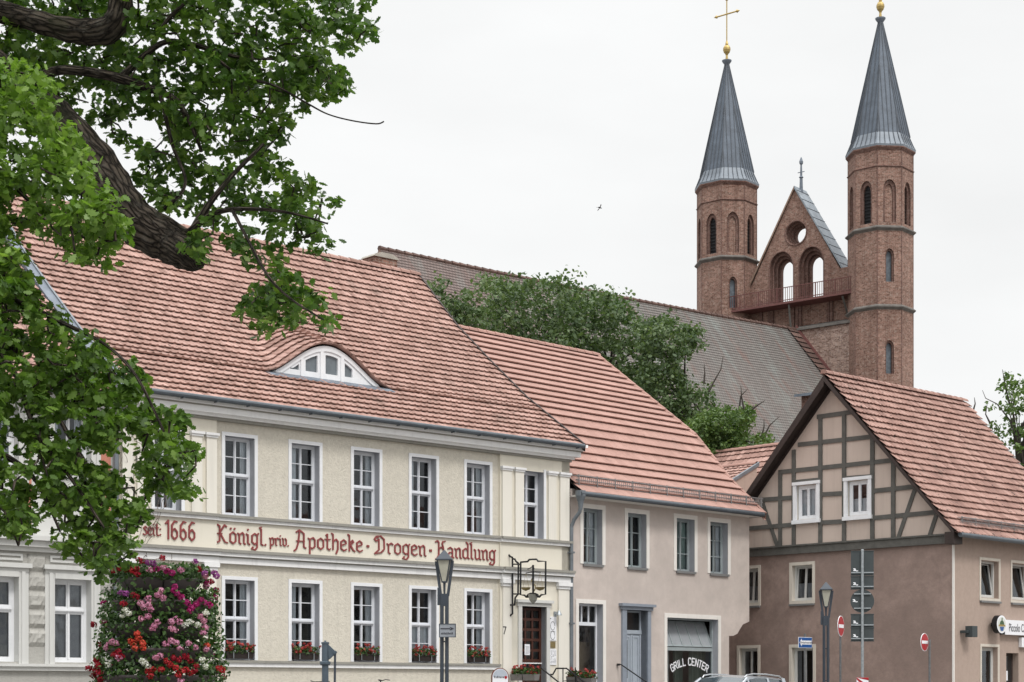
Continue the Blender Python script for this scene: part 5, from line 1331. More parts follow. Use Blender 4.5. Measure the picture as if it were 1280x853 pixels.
    nv.add(vs, fs, M['nave']); nroof = nv.build('nave_roof', None, root)
    me = nroof.data; ul = me.uv_layers[0]; li = [0] * len(me.loops); me.loops.foreach_get('vertex_index', li)
    fl = []
    for v in li: fl += [uv[v][0], uv[v][1]]
    ul.data.foreach_set('uv', fl)
    bk = MB()   # far slope, end gable, walls
    E1 = A2 + perp * run; E2 = B + down * run; F1 = A2 - perp * run; F2 = B - down * run; zlo = min(zA, zB) - slope * run
    q = lambda p, z: loc(p, z)
    bk.add([q(A2, zA - .05), q(B, zB - .05), q(F2, zlo), q(F1, zlo)], [(0, 1, 2, 3)], M['nave'])
    bk.add([q(E1, -.5), q(E1, zA - slope * run), q(A2, zA), q(F1, zA - slope * run), q(F1, -.5)], [(0, 1, 2, 3, 4)], M['brick'])
    bk.add([q(E1, -.5), q(E2, -.5), q(E2, zB - slope * run + .05), q(E1, zA - slope * run + .05)], [(0, 1, 2, 3)], M['brick'])
    bk.add([q(F1, -.5), q(F2, -.5), q(F2, zlo), q(F1, zlo)], [(3, 2, 1, 0)], M['brick'])
    bk.build('nave_wall', None, root)
    rc = MB()
    n = int(Ln / .55)
    for i in range(n):
        s0, s1 = i / n, (i + 1) / n; sag = lambda s: -.12 * math.sin(math.pi * s)
        a = loc(A2 + dirn * Ln * s0, zA + (zB - zA) * s0 + sag(s0) + .02); b_ = loc(A2 + dirn * Ln * s1, zA + (zB - zA) * s1 + sag(s1) + .02)
        rc.tube([a, b_], [.15, .10], 6)
    rc.build('ridge_tiles', M['tile_dark'], nroof)
    # red verge strip where the slope meets the west block
    vz = MB()
    for i in range(44):
        t0, t1 = i / 44, (i + 1) / 44
        def vp(t, off, up): 
            p = B + down * run * t - dirn * off; x, y, z = loc(p, zB - slope * run * t + up); return (x, y, z)
        vz.add([vp(t0, 1.15, .09), vp(t1, 1.15, .16), vp(t1, .0, .16), vp(t0, .0, .09)], [(0, 1, 2, 3)])
        vz.add([vp(t0, -.05, .32), vp(t1, -.05, .32), vp(t1, .14, .32), vp(t0, .14, .32), vp(t1, .14, .05), vp(t0, .14, .05)], [(0, 1, 2, 3), (3, 2, 4, 5)], M['iron_red'])
    vz.mats = [M['tile_dark'], M['iron_red']] ; vz.m = [0 if (i % 3) == 0 else 1 for i in range(len(vz.f))]
    vz.build('verge', None, nroof)
    # small roof hatch on the slope
    hb_ = MB(); tt, off = .0, 0
    hx = P(1018, 492, 98.); lx_, ly_ = loc(hx.to_2d(), 0)[:2]; hz = hx.z - .5
    hb_.box(lx_ - .6, lx_ + .6, ly_ - .4, ly_ + 2.4, hz - 1.2, hz, M['brickdark']); hb_.add([(lx_ - .9, ly_ - .7, hz - .05), (lx_ + .9, ly_ - .7, hz - .05), (lx_ + .9, ly_ + 2.4, hz + .5), (lx_ - .9, ly_ + 2.4, hz + .5), (lx_ - .9, ly_ - .7, hz - .2), (lx_ + .9, ly_ - .7, hz - .2), (lx_ + .9, ly_ + 2.4, hz + .35), (lx_ - .9, ly_ + 2.4, hz + .35)], [(0, 1, 2, 3), (0, 4, 5, 1), (7, 6, 5, 4), (1, 5, 6, 2), (3, 7, 4, 0)], M['slate'])
    hb_.build('roof_hatch', None, nroof)
M['louvre'] = mat_plain('dark_louvre', (.02, .02, .022), .8, var=.2)
M['churchglass'] = mat_plain('leaded_church_glass', (.10, .12, .14), .3, var=.5, sc=5)
M['spire'] = mat_plain('spire_lead', (.082, .102, .13), .55, .1, var=.35, sc=1.6)
M['seam'] = mat_plain('lead_seam', (.055, .065, .08), .6, .1, var=.2)
M['leadpale'] = mat_plain('pale_lead_sheet', (.22, .25, .28), .55, .1, var=.3, sc=2.5)
M['concrete_dark'] = mat_plain('dark_stone_moulding', (.13, .12, .11), .9, var=.35, sc=3)
M['brickpale'] = mat_plain('worn_brick_coping', (.25, .17, .13), .9, var=.25, sc=4)
M['tile_dark'] = mat_tile('old_dark_red_tiles', ((.10, .062, .052), (.15, .09, .075), (.20, .125, .105)), moss=.4)
church()
# ------------------------------------------------------------------ vegetation
def in_poly(px, py, poly):
    c = np.zeros(px.shape, bool); n = len(poly); j = n - 1
    for i in range(n):
        xi, yi = poly[i]; xj, yj = poly[j]
        if yi != yj:
            m = ((yi > py) != (yj > py)) & (px < (xj - xi) * (py - yi) / (yj - yi) + xi); c ^= m
        j = i
    return c
def crown_points(polys, holes, depth, thick, n_clusters, per, crad, jitter=1., bias=.5):
    """cluster centres spread through the crown's body (its silhouette measured at the crown's own distance, real depth added),
    leaves on shells round each cluster centre"""
    allx = [p[0] for q in polys for p in q]; ally = [p[1] for q in polys for p in q]
    C = []
    while len(C) < n_clusters:
        px = RNG.uniform(min(allx), max(allx), 4000); py = RNG.uniform(min(ally), max(ally), 4000)
        m = np.zeros(4000, bool)
        for q in polys: m |= in_poly(px, py, q)
        for (hx, hy, ha, hb) in holes: m &= ((px - hx) / ha) ** 2 + ((py - hy) / hb) ** 2 > 1
        C += list(zip(px[m], py[m]))
    C = np.array(C[:n_clusters]); Y = depth(C[:, 0], C[:, 1]) + RNG.uniform(-.5, .5, n_clusters) * thick
    X = (C[:, 0] - CX) / FPX * Y; Z = EYE + (HY - C[:, 1]) / FPX * Y
    cen = np.stack([X, Y, Z], 1)
    d = RNG.normal(0, 1, (n_clusters, per, 3)); d /= np.linalg.norm(d, axis=2)[..., None]
    r = crad * RNG.uniform(.6, 1.3, (n_clusters, 1, 1)) * RNG.uniform(.35, 1.05, (n_clusters, per, 1))
    sq = np.array([1, 1, .7]); pts = cen[:, None, :] + d * r * sq
    nor = d * .6 + np.array([0, 0, .8]); nor /= np.linalg.norm(nor, axis=2)[..., None]
    tone = np.repeat(RNG.uniform(0, 1, n_clusters)[:, None], per, 1) * .45 + RNG.uniform(0, .6, (n_clusters, per)) ** 1.3
    return cen, pts.reshape(-1, 3), nor.reshape(-1, 3), tone.ravel()

M['oakleaf'] = mat_leaf('oak_leaf', [(.034, .074, .016), (.068, .138, .026), (.125, .21, .04), (.215, .305, .07)], .45, .42)
M['oakleaf2'] = mat_leaf('oak_leaf_bright', [(.045, .095, .018), (.095, .175, .03), (.17, .28, .05), (.27, .39, .09)], .42, .42)
M['leafback'] = mat_leaf('background_leaf', [(.038, .068, .03), (.075, .12, .05), (.125, .178, .08), (.185, .235, .12)], .3, .55)
M['leafback2'] = mat_leaf('background_leaf_light', [(.045, .085, .022), (.075, .13, .035), (.115, .18, .05), (.15, .22, .07)], .3, .55)
M['trunk'] = mat_plain('grey_trunk', (.045, .038, .032), .95, var=.4, sc=6)

def oak():
    D = 15.0
    root = empty('oak_tree', (-7.6, 15.2, gz(15.2)), 0, 'big oak tree at the left edge with a thick bent limb ending in a stub', 'tree')
    def W(px, py, Y=D): p = P(px, py, Y); return (p.x + 7.6, p.y - 15.2, p.z - gz(15.2))
    k = 1 / FPX
    tr = MB()
    tz = lambda z: z
    tr.tube([(0, 0, -.1), (.02, 0, .3), (0, 0, 1.2), (.05, .0, 3.2), (.1, .05, 4.8), (.2, .1, 6.2), (.1, .1, 8.0), (-.2, .3, 10.0), (-.4, .5, 12.5)], [.85, .66, .56, .52, .5, .46, .36, .26, .12], 18)
    TQ = [Vector(q) for q in [(0, 0, -.1), (.02, 0, .3), (0, 0, 1.2), (.05, .0, 3.2), (.1, .05, 4.8), (.2, .1, 6.2), (.1, .1, 8.0), (-.2, .3, 10.0), (-.4, .5, 12.5)]]
    TR = [.85, .66, .56, .52, .5, .46, .36, .26, .12]; Q2 = []; R2 = []
    for i in range(8):
        for q in range(8): t = q / 8; Q2.append(TQ[i].lerp(TQ[i + 1], t)); R2.append(TR[i] * (1 - t) + TR[i + 1] * t)
    bark_tube('trunk', Q2, R2, 40, M['bark'], root, .05)
    class LB:
        def __init__(s, Q, RR, n): s.a = (Q, RR, n)
        def build(s, name, mat, parent, smooth=True):
            Q, RR, n = s.a; big = max(RR) > .09
            if big:     # finer rings for relief
                Q2 = []; R2 = []
                for i in range(len(Q) - 1):
                    for q in range(4): t = q / 4; Q2.append(Q[i].lerp(Q[i + 1], t)); R2.append(RR[i] * (1 - t) + RR[i + 1] * t)
                Q2.append(Q[-1]); R2.append(RR[-1]); return bark_tube(name, Q2, R2, 48, mat, parent, .035)
            return bark_tube(name, Q, RR, n, mat, parent)
    def limb(pts, name='limb', n=12, extra=0.):
        """pts: (px,py,Y,half width in px)"""
        P0 = [Vector(W(a, b, y)) for a, b, y, r in pts]; R0 = [r * y * k for a, b, y, r in pts]
        # smooth with catmull rom
        Q = []; RR = []
        for i in range(len(P0) - 1):
            p0, p1, p2, p3 = P0[max(i - 1, 0)], P0[i], P0[i + 1], P0[min(i + 2, len(P0) - 1)]
            for s in range(5):
                t = s / 5; Q.append(.5 * ((2 * p1) + (-p0 + p2) * t + (2 * p0 - 5 * p1 + 4 * p2 - p3) * t * t + (-p0 + 3 * p1 - 3 * p2 + p3) * t ** 3))
                RR.append((R0[i] * (1 - t) + R0[i + 1] * t) * (1 + extra * math.sin(i * 2.7 + s * 1.9)))
        Q.append(P0[-1]); RR.append(R0[-1])
        return LB(Q, RR, n)
    big = limb([(-420, 120, 15.1, 40), (-250, 60, 15.1, 36), (-100, 50, 15, 30), (-20, 80, 15, 26), (48, 128, 15, 22), (92, 172, 14.9, 25), (124, 215, 14.9, 29), (152, 258, 14.8, 28), (182, 288, 14.8, 27), (213, 305, 14.8, 24), (232, 318, 14.7, 20), (243, 330, 14.7, 14), (246, 336, 14.7, 9)], extra=.05, n=18)
    lo = big.build('limb', M['bark'], root, smooth=True)
    top = limb([(-420, -60, 15.3, 30), (-200, -10, 15.3, 24), (-60, 2, 15.2, 17), (20, 20, 15.2, 13), (70, 34, 15.1, 14), (110, 40, 15.1, 16), (138, 36, 15, 16), (150, 12, 15, 15), (156, -30, 15, 12), (175, -110, 15, 9), (220, -220, 15.2, 5)], extra=.06, n=14); top.build('limb', M['bark'], root, smooth=True)
    br = [[(-60, 60, 15, 9), (0, 92, 15, 7), (40, 97, 15, 6), (75, 88, 14.9, 6), (110, 90, 14.9, 6), (150, 98, 14.9, 6.5), (190, 112, 14.9, 5), (218, 124, 14.9, 4), (236, 150, 14.8, 3), (252, 190, 14.8, 2)],
          [(150, 98, 14.9, 5), (200, 55, 15, 3.5), (235, 55, 15, 3.5), (262, 62, 15, 3), (300, 72, 15.1, 2), (340, 74, 15.2, 1.5)],
          [(195, 48, 15, 3), (212, 22, 15, 2.6), (240, -5, 15, 2.2), (260, -40, 15, 2)],
          [(260, 62, 15, 2.5), (285, 85, 15, 2), (310, 98, 15.1, 2), (345, 108, 15.2, 1.6), (385, 130, 15.3, 1.2), (410, 143, 15.3, .9), (440, 151, 15.3, .8), (470, 155, 15.3, .7), (480, 152, 15.3, .5)],
          [(150, 230, 14.9, 8), (170, 262, 14.8, 7), (205, 275, 14.8, 7), (235, 292, 14.7, 6), (250, 275, 14.7, 6), (262, 255, 14.6, 4), (290, 220, 14.6, 3), (330, 180, 14.6, 2)],
          [(235, 292, 14.7, 5), (262, 270, 14.5, 4), (290, 262, 14.4, 3), (330, 262, 14.3, 2.4), (370, 268, 14.3, 1.6), (410, 280, 14.3, 1)],
          [(290, 262, 14.4, 2.5), (310, 300, 14.2, 2), (335, 345, 14.1, 2), (365, 375, 14.1, 1.5), (405, 400, 14.1, 1)],
          [(-60, 200, 12.6, 6), (0, 215, 12.5, 4), (30, 245, 12.4, 3), (60, 270, 12.3, 2.5), (110, 300, 12.3, 1.5)],
          [(-80, 330, 12.6, 7), (-20, 360, 12.4, 5), (20, 375, 12.3, 4), (70, 400, 12.2, 3), (130, 430, 12.1, 2), (170, 470, 12, 2), (205, 540, 12, 1.6)],
          [(-20, 560, 12, 5), (10, 572, 12, 4), (40, 595, 12, 3), (60, 630, 12, 2.2), (75, 665, 12, 1.5)],
          [(-20, 360, 12.4, 5), (-10, 420, 12.2, 4), (20, 470, 12, 3.5), (45, 540, 12, 3), (90, 600, 12, 2.5), (130, 660, 12, 1.6)],
          [(120, 600, 14.9, 3), (95, 560, 14.8, 3), (60, 500, 14.6, 3), (20, 440, 14.4, 4)],
          [(200, 115, 14.9, 3), (215, 180, 14.9, 2.4), (232, 230, 14.8, 2), (205, 262, 14.8, 3)],
          [(170, 262, 14.8, 4), (140, 262, 14.8, 3), (120, 262, 14.8, 1.5)]]
    for b in br:
        b = [(x, y, Y, max(r, .9)) for x, y, Y, r in b]; limb(b, n=7).build('branch', M['bark'], root, smooth=True)
    up = [(0, -40), (470, -40), (452, 20), (470, 30), (487, 38), (472, 50), (464, 62), (448, 64), (436, 60), (428, 78), (434, 100), (424, 114), (410, 122), (398, 132), (385, 122), (378, 135), (365, 150), (362, 166), (350, 172), (340, 166), (330, 176),
          (336, 192), (352, 196), (360, 210), (372, 222), (384, 226), (398, 234), (412, 236), (424, 246), (418, 262), (402, 268), (404, 282), (420, 296), (430, 302), (414, 312), (398, 306), (386, 316), (372, 312), (364, 330), (352, 336),
          (372, 350), (388, 358), (398, 366), (402, 380), (416, 400), (410, 414), (396, 404), (380, 396), (366, 404), (350, 400), (340, 414), (326, 420), (314, 408), (306, 392), (310, 372), (324, 360), (330, 345), (315, 330), (300, 318), (288, 300), (276, 280), (262, 282), (262, 310), (266, 330), (250, 338), (244, 316),
          (235, 292), (214, 280), (200, 262), (186, 240), (170, 225), (168, 190), (150, 175), (120, 150), (90, 140), (50, 135), (20, 140), (0, 130)]
    holes = [(155, 22, 16, 12), (172, 48, 14, 10), (178, 165, 22, 14), (225, 280, 16, 12), (215, 215, 12, 10), (330, 65, 12, 18), (292, 15, 12, 9), (395, 15, 10, 9), (322, 275, 14, 9), (248, 238, 12, 8), (172, 12, 10, 10), (160, 48, 16, 8), (95, 42, 40, 12), (180, 152, 26, 12), (230, 262, 12, 14), (325, 132, 14, 6), (300, 200, 10, 7), (62, 8, 14, 8), (130, 128, 14, 9), (280, 100, 8, 10), (372, 70, 9, 7), (350, 240, 10, 7), (205, 60, 8, 10), (250, 135, 9, 6), (196, 200, 14, 9)]
    dep = lambda x, y: 15.75 - .5 * np.clip((y - 200) / 200, 0, 1) * 1.5 + .4 * np.sin(x * .02)
    c1, p1, n1, t1 = crown_points([up], holes, dep, 1.5, 840, 16, .135)
    # thin filling of single leaves everywhere
    left = [(-60, 60), (30, 78), (60, 100), (78, 150), (95, 175), (112, 205), (118, 235), (148, 262), (152, 292), (150, 312), (140, 332), (118, 330), (96, 322), (84, 308), (60, 296), (44, 280), (26, 284), (10, 300), (30, 320), (38, 345), (28, 362), (0, 360), (-60, 340)]
    c2, p2, n2, t2 = crown_points([left], [(15, 175, 14, 14), (45, 250, 16, 10), (18, 262, 14, 8), (95, 190, 6, 8)], lambda x, y: 12.4 + 0 * x, 1.2, 380, 18, .115)
    lowl = [(-60, 330), (30, 345), (34, 360), (50, 372), (72, 380), (95, 398), (100, 412), (128, 430), (134, 452), (160, 462), (178, 474), (182, 492), (176, 506), (200, 502), (232, 518), (240, 530), (230, 548), (248, 562), (246, 582), (236, 598), (240, 616), (222, 622), (205, 612), (186, 616), (168, 600),
            (176, 572), (168, 552), (152, 550), (138, 560), (122, 556), (100, 548), (92, 560), (110, 580), (128, 590), (148, 596), (162, 620), (176, 632), (186, 648), (170, 660), (156, 662), (166, 684), (176, 694), (160, 704), (140, 708), (118, 722), (98, 714), (80, 700), (72, 684), (86, 672), (72, 650), (60, 640), (40, 650), (34, 672), (44, 682), (30, 686), (14, 668), (-4, 655), (-60, 650)]
    h3 = [(26, 512, 14, 20), (84, 535, 17, 22), (60, 490, 9, 12), (8, 530, 8, 16), (130, 575, 14, 16), (112, 655, 9, 8), (42, 450, 10, 7), (100, 605, 6, 5), (52, 400, 12, 8), (22, 398, 10, 7), (150, 480, 7, 5), (12, 465, 8, 10), (8, 570, 10, 8), (188, 560, 8, 8), (40, 600, 7, 6), (88, 640, 7, 5), (195, 595, 6, 6), (70, 600, 6, 5)]
    c3, p3, n3, t3 = crown_points([lowl], h3, lambda x, y: 12.2 + .004 * x, 1.3, 640, 19, .10)
    # crown continuing above and to the left of the picture
    hi = [(-900, -600), (300, -600), (520, -300), (480, -60), (-100, -60), (-100, 300), (-700, 250), (-1000, -100)]
    c4, p4, n4, t4 = crown_points([hi], [], lambda x, y: 15.2 + 0 * x, 5., 520, 16, .42)
    off = np.array([-7.6, 15.2, gz(15.2)])
    leafcloud('crown', p1 - off, n1, .082, M['oakleaf'], root, 'oak', rnd=t1)
    leafcloud('crown', np.concatenate([p2, p3]) - off, np.concatenate([n2, n3]), .068, M['oakleaf2'], root, 'oak', rnd=np.concatenate([t2 * .8 + .2, t3 * .85]))
    leafcloud('crown', p4 - off, n4, .16, M['oakleaf'], root, 'oak', rnd=t4)
    # twigs joining clusters to the wood
    tw = MB()
    for cset, m in ((c1, 320), (c2, 120), (c3, 320)):
        for i in range(m):
            a = Vector(cset[i] - off); dists = np.linalg.norm(cset - cset[i], axis=1); j = np.argsort(dists)[1 + i % 4]; b_ = Vector(cset[j] - off)
            mid = (a + b_) / 2 + Vector((random.gauss(0, .04), random.gauss(0, .04), random.gauss(0, .04))); tw.tube([a, mid, b_], [.007, .009, .006], 4, caps=False)
    tw.build('crown_twigs', M['bark'], root)
oak()

def back_tree(label, polys, holes, Y, thick, nc, per, crad, leaf, mat, trunk_px, base_r=.3, dead=(), ycut=620):
    bx = (trunk_px - CX) / FPX * Y; off = np.array([bx, Y, .38]); root = empty('leafy_tree', tuple(off), 0, label, 'tree', 'trees behind the houses')
    c, p, n, t = crown_points(polys, holes, lambda x, y: Y + 0 * x, thick, nc, per, crad)
    # tone differs at random between clusters and between leaves
    leafcloud('crown', p - off, n, leaf, mat, root, 'clump', rnd=t, face=.5)
    m = MB(); ys = [q[1] for q in polys[0]]; xs = [q[0] for q in polys[0]]; ztop = P(0, min(ys), Y).z - .38; zm = P(0, max(ys), Y).z - .38
    xm = ((sum(xs) / len(xs)) - CX) / FPX * Y - bx
    m.tube([(0, 0, -.1), (0, 0, 1), (xm * .3, 0, zm * .6), (xm * .8, 0, zm), (xm, 0, (zm + ztop) / 2)], [base_r * 1.4, base_r, base_r * .85, base_r * .6, base_r * .3], 10)
    m.build('trunk', M['trunk'], root)
    b = MB()
    for i in range(0, min(len(c), 46)):
        e = Vector(c[i] - off); s = Vector((xm * .8, 0, zm + (ztop - zm) * .15 * random.random())); s = s.lerp(Vector((xm, 0, (zm + ztop) / 2)), random.random())
        mid = s.lerp(e, .5) + Vector((0, 0, .35)); e = s.lerp(e, .72); b.tube([s, mid.lerp(s, .2), e], [.07, .035, .015], 5, caps=False)
    for path in dead: b.tube([Vector(P(x, y, Y - thick * .3)) - Vector(off) for x, y in path], [.045 - .035 * i / (len(path) - 1) for i in range(len(path))], 4)
    b.build('branch', M['trunk'], root)
    return root
back_tree('slender dark tree just behind the ridge end of the pharmacy roof', [[(536, 420), (540, 360), (546, 349), (560, 352), (560, 372), (575, 378), (582, 366), (596, 372), (604, 400), (600, 460), (560, 460)]], [(562, 366, 7, 6), (568, 392, 6, 5)], 72, 2.5, 130, 26, .42, .17, M['leafback'], 575, .16)
back_tree('tall dense tree overlapping the church roof, the highest crown of the row', [[(596, 470), (598, 420), (604, 380), (600, 362), (606, 348), (618, 346), (622, 338), (632, 350), (645, 348), (655, 343), (672, 350), (680, 342), (692, 350), (704, 353), (712, 341), (720, 360), (724, 420), (720, 520), (640, 500)]], [(612, 372, 8, 6), (640, 385, 9, 6), (690, 372, 8, 6), (665, 410, 8, 6), (700, 430, 7, 6)], 76, 6, 400, 30, .62, .19, M['leafback'], 665, .34)
back_tree('broad middle tree right of the highest crown', [[(700, 540), (704, 420), (712, 366), (722, 362), (735, 368), (742, 358), (752, 366), (768, 368), (785, 380), (792, 392), (812, 398), (818, 430), (812, 500), (820, 560), (760, 520)]], [(735, 392, 8, 7), (760, 420, 9, 6), (785, 410, 8, 6), (725, 470, 8, 8), (790, 455, 9, 7)], 78, 6, 340, 30, .6, .19, M['leafback'], 765, .32)
back_tree('loose crowned tree reaching across the grey church roof', [[(800, 560), (800, 420), (812, 402), (830, 400), (842, 394), (856, 404), (870, 408), (878, 420), (874, 436), (856, 440), (848, 452), (846, 466), (858, 474), (862, 492), (880, 484), (896, 500), (888, 520), (900, 560), (860, 575)]], [(835, 425, 9, 7), (820, 450, 8, 8), (838, 482, 10, 8), (866, 505, 7, 7), (822, 500, 8, 6)], 74, 5, 400, 28, .5, .18, M['leafback'], 850, .26)
back_tree('light green young tree with bare dead twigs at the foot of the church roof', [[(850, 590), (858, 540), (870, 520), (888, 512), (905, 508), (916, 516), (934, 508), (940, 520), (930, 540), (944, 552), (958, 540), (964, 552), (952, 562), (930, 566), (900, 572)]], [(925, 535, 6, 5), (940, 548, 6, 4), (880, 545, 6, 5)], 70, 3, 240, 28, .38, .15, M['leafback2'], 900, .16,
          dead=([(886, 490), (892, 478), (901, 462), (904, 446)], [(924, 512), (926, 495), (935, 486)], [(930, 512), (927, 496), (926, 482)], [(950, 552), (955, 535), (955, 524)], [(953, 550), (962, 532), (974, 521)], [(940, 512), (948, 506), (956, 501)], [(880, 480), (881, 466), (880, 455)]))
back_tree('airy tree behind the far end of the timber framed house', [[(1228, 502), (1240, 500), (1246, 510), (1262, 500), (1250, 485), (1254, 470), (1262, 464), (1270, 478), (1290, 476), (1340, 470), (1380, 520), (1360, 600), (1290, 620), (1258, 575), (1240, 545), (1236, 530), (1246, 528), (1254, 540), (1262, 540), (1252, 516), (1240, 512)]], [(1262, 555, 8, 14), (1256, 530, 4, 5), (1272, 520, 6, 6), (1240, 520, 4, 4)], 76, 4, 190, 26, .42, .17, M['leafback2'], 1300, .22,
          dead=([(1284, 600), (1275, 560), (1262, 525), (1246, 505), (1232, 498), (1228, 488)], [(1262, 505), (1256, 480), (1253, 462)], [(1282, 590), (1274, 550), (1270, 520), (1264, 490)], [(1238, 530), (1232, 518), (1234, 505)], [(1216, 515), (1219, 505), (1218, 497)]))
def creeper():
    root = FP.root('bare_creeper', 'bare twiggy creeper climbing the left end of the pharmacy wall', 'plant', x=-10.3, y=-.12)
    m = MB()
    for i in range(46):
        x = random.uniform(-.35, .45); z = random.uniform(0, 3.5) if i < 14 else random.uniform(3, 6.3); p = [(x, 0, z)]; a = random.uniform(.9, 2.2)
        for s in range(9):
            a += random.gauss(0, .45); l = random.uniform(.08, .2); x += math.cos(a) * l * .7; z += abs(math.sin(a)) * l; x = max(-.55, min(.75, x)); p.append((x, random.uniform(-.1, .02), z))
        m.tube(p, [.007] * len(p), 3, caps=False)
    m.tube([(0, 0, -.4), (.05, 0, 1.5), (-.1, 0, 3), (.1, 0, 4.5)], [.03, .025, .02, .01], 6)
    m.build('vine_stem', M['creeper'], root)
M['creeper'] = mat_plain('dry_vine', (.16, .13, .11), .9, var=.3)
creeper()
# ------------------------------------------------------------------ flower tower
def flower_tower():
    Y = 16.; zg = gz(Y); c = P(200, 853, Y); root = empty('flower_tower', (c.x, Y, zg), 0, 'tall tiered planter tower overflowing with pink, white and crimson geraniums', 'planter')
    Zp = lambda py: EYE + (HY - py) / FPX * Y - zg; k = Y / FPX
    tiers = [(728, 52), (756, 62), (784, 66), (815, 68), (848, 72), (882, 74), (916, 74), (950, 72)]
    st = MB(); st.lathe([(.42, 0), (.42, .06), (.08, .1), (.06, .2), (.06, Zp(730))], (0, 0, 0), 12); st.build('pole', M['lampgrey'], root)
    heads = {k_: [] for k_ in ('f_red', 'f_crimson', 'f_magenta', 'f_pink', 'f_white', 'f_orange', 'f_purple')}
    L = []; Nn = []
    for ti, (py, r) in enumerate(tiers):
        z = Zp(py); R_ = r * k
        b = MB()
        nseg = 5
        for s in range(nseg):      # separate scoops round the pole
            a0 = 2 * math.pi * s / nseg + ti * .6; vs = []; fs = []; n = 9
            for (rr, zz) in ((R_ * .45, -.16), (R_ * .8, -.10), (R_ * 1.0, .0), (R_ * 1.02, .025), (R_ * .96, .02)):
                for q in range(n):
                    a = a0 + (q / (n - 1)) * 2 * math.pi / nseg * .96; w = 1 - .10 * abs(q / (n - 1) * 2 - 1) ** 2; vs.append((rr * w * math.cos(a), rr * w * math.sin(a), z + zz))
            for i in range(4):
                for q in range(n - 1): fs.append((i * n + q, i * n + q + 1, (i + 1) * n + q + 1, (i + 1) * n + q))
            b.add(vs, fs)
        b.lathe([(.04, -.12), (R_ * .9, .0), (.05, .0)], (0, 0, z), 20)
        b.build('planter_bowl', M['bowl'], root, smooth=True)
        nl = 1900
        for _ in range(nl):
            a = random.uniform(0, 2 * math.pi); rr = R_ * random.uniform(.72, 1.2); zz = z + .02 + random.uniform(-.2, .15) * (1 if rr > R_ * .95 else .5) + (.03 if rr < R_ else -.02)
            if ti == 0: zz = z + .02 + random.uniform(-.02, .13)
            if rr < R_ * 1.06 and zz < z: (zz, rr) = (z + random.uniform(0, .1), rr) if random.random() < .45 else (zz, R_ * random.uniform(1.03, 1.12))
            L.append((rr * math.cos(a), rr * math.sin(a), zz)); Nn.append((math.cos(a) * .7, math.sin(a) * .7, .6))
    # blossom heads: those facing the camera follow the photograph, the rest are free
    obs = [('f_crimson', [(155, 712), (162, 714), (170, 716), (178, 712), (184, 722), (150, 716), (186, 704), (190, 706), (254, 713), (269, 729), (215, 702), (158, 708)]), ('f_red', [(172, 712), (179, 718), (183, 715)]),
           ('f_purple', [(198, 708), (205, 709), (250, 705), (261, 719), (272, 718), (276, 722), (166, 745), (172, 746)]), ('f_pink', [(235, 716), (200, 717), (216, 714), (262, 722), (212, 748), (216, 743), (218, 751), (192, 758), (196, 763), (202, 760), (200, 752), (204, 765), (201, 774), (193, 777), (209, 785), (212, 781), (207, 788), (228, 780), (233, 777), (237, 780), (229, 788), (232, 790), (262, 778), (264, 786), (258, 773), (262, 793), (150, 808), (155, 804), (160, 806), (146, 811), (166, 824), (222, 807), (228, 803), (234, 806), (247, 806), (254, 811), (216, 822), (212, 824), (238, 812), (240, 852), (265, 812)]),
           ('f_magenta', [(220, 718), (226, 720), (208, 716), (230, 742), (234, 746), (238, 750), (244, 756), (250, 762), (255, 758), (262, 756), (268, 758), (248, 766), (136, 755), (258, 752), (231, 738)]), ('f_crimson', [(182, 748), (186, 750), (170, 758), (124, 782), (160, 820), (164, 816), (168, 822), (130, 826), (134, 832), (128, 838), (136, 842), (124, 845), (118, 836), (138, 850), (245, 822), (250, 828), (256, 834), (238, 826), (232, 824), (254, 840)]),
           ('f_red', [(203, 840), (208, 838), (205, 846), (228, 832), (234, 836), (240, 840), (245, 838), (224, 828), (218, 838), (279, 836), (283, 838), (250, 842), (237, 845)]), ('f_orange', [(184, 806), (190, 800), (195, 806), (186, 812), (180, 804), (196, 812), (266, 808), (188, 795)]), ('f_white', [(173, 766), (169, 772), (177, 770), (243, 784), (247, 780), (198, 830), (202, 834), (262, 826), (266, 834), (264, 768), (256, 783), (196, 828), (150, 832)])]
    for kd, pts in obs:
        for (px, py) in pts:
            x = (px - 200) * k; z = Zp(py); Rr = min(tiers, key=lambda t: abs(t[0] - 14 - py))[1] * k * 1.1
            Rr = max(Rr, abs(x) + .03); y = -math.sqrt(max(0, Rr * Rr - x * x)); heads[kd].append((x, y - .03, z))
    keys = list(heads)
    for _ in range(190):
        a = random.uniform(.05, math.pi - .05); t = random.choice(tiers); Rr = t[1] * k * 1.12; heads[random.choice(('f_crimson', 'f_magenta', 'f_pink', 'f_purple', 'f_crimson', 'f_pink', 'f_white'))].append((Rr * math.cos(a), Rr * math.sin(a), Zp(t[0]) + random.uniform(-.05, .14)))
    for _ in range(60):
        a = random.uniform(math.pi, 2 * math.pi); t = random.choice(tiers[5:]); Rr = t[1] * k * 1.12; heads[random.choice(keys)].append((Rr * math.cos(a), Rr * math.sin(a), Zp(t[0]) + random.uniform(-.05, .14)))
    leafcloud('foliage', L, Nn, .040, M['ger_leaf'], root, 'clump', face=.55)
    for kd, cs in heads.items(): petal_cloud('blossoms', cs, .033, M[kd], root, n=54, size=.0088)
flower_tower()

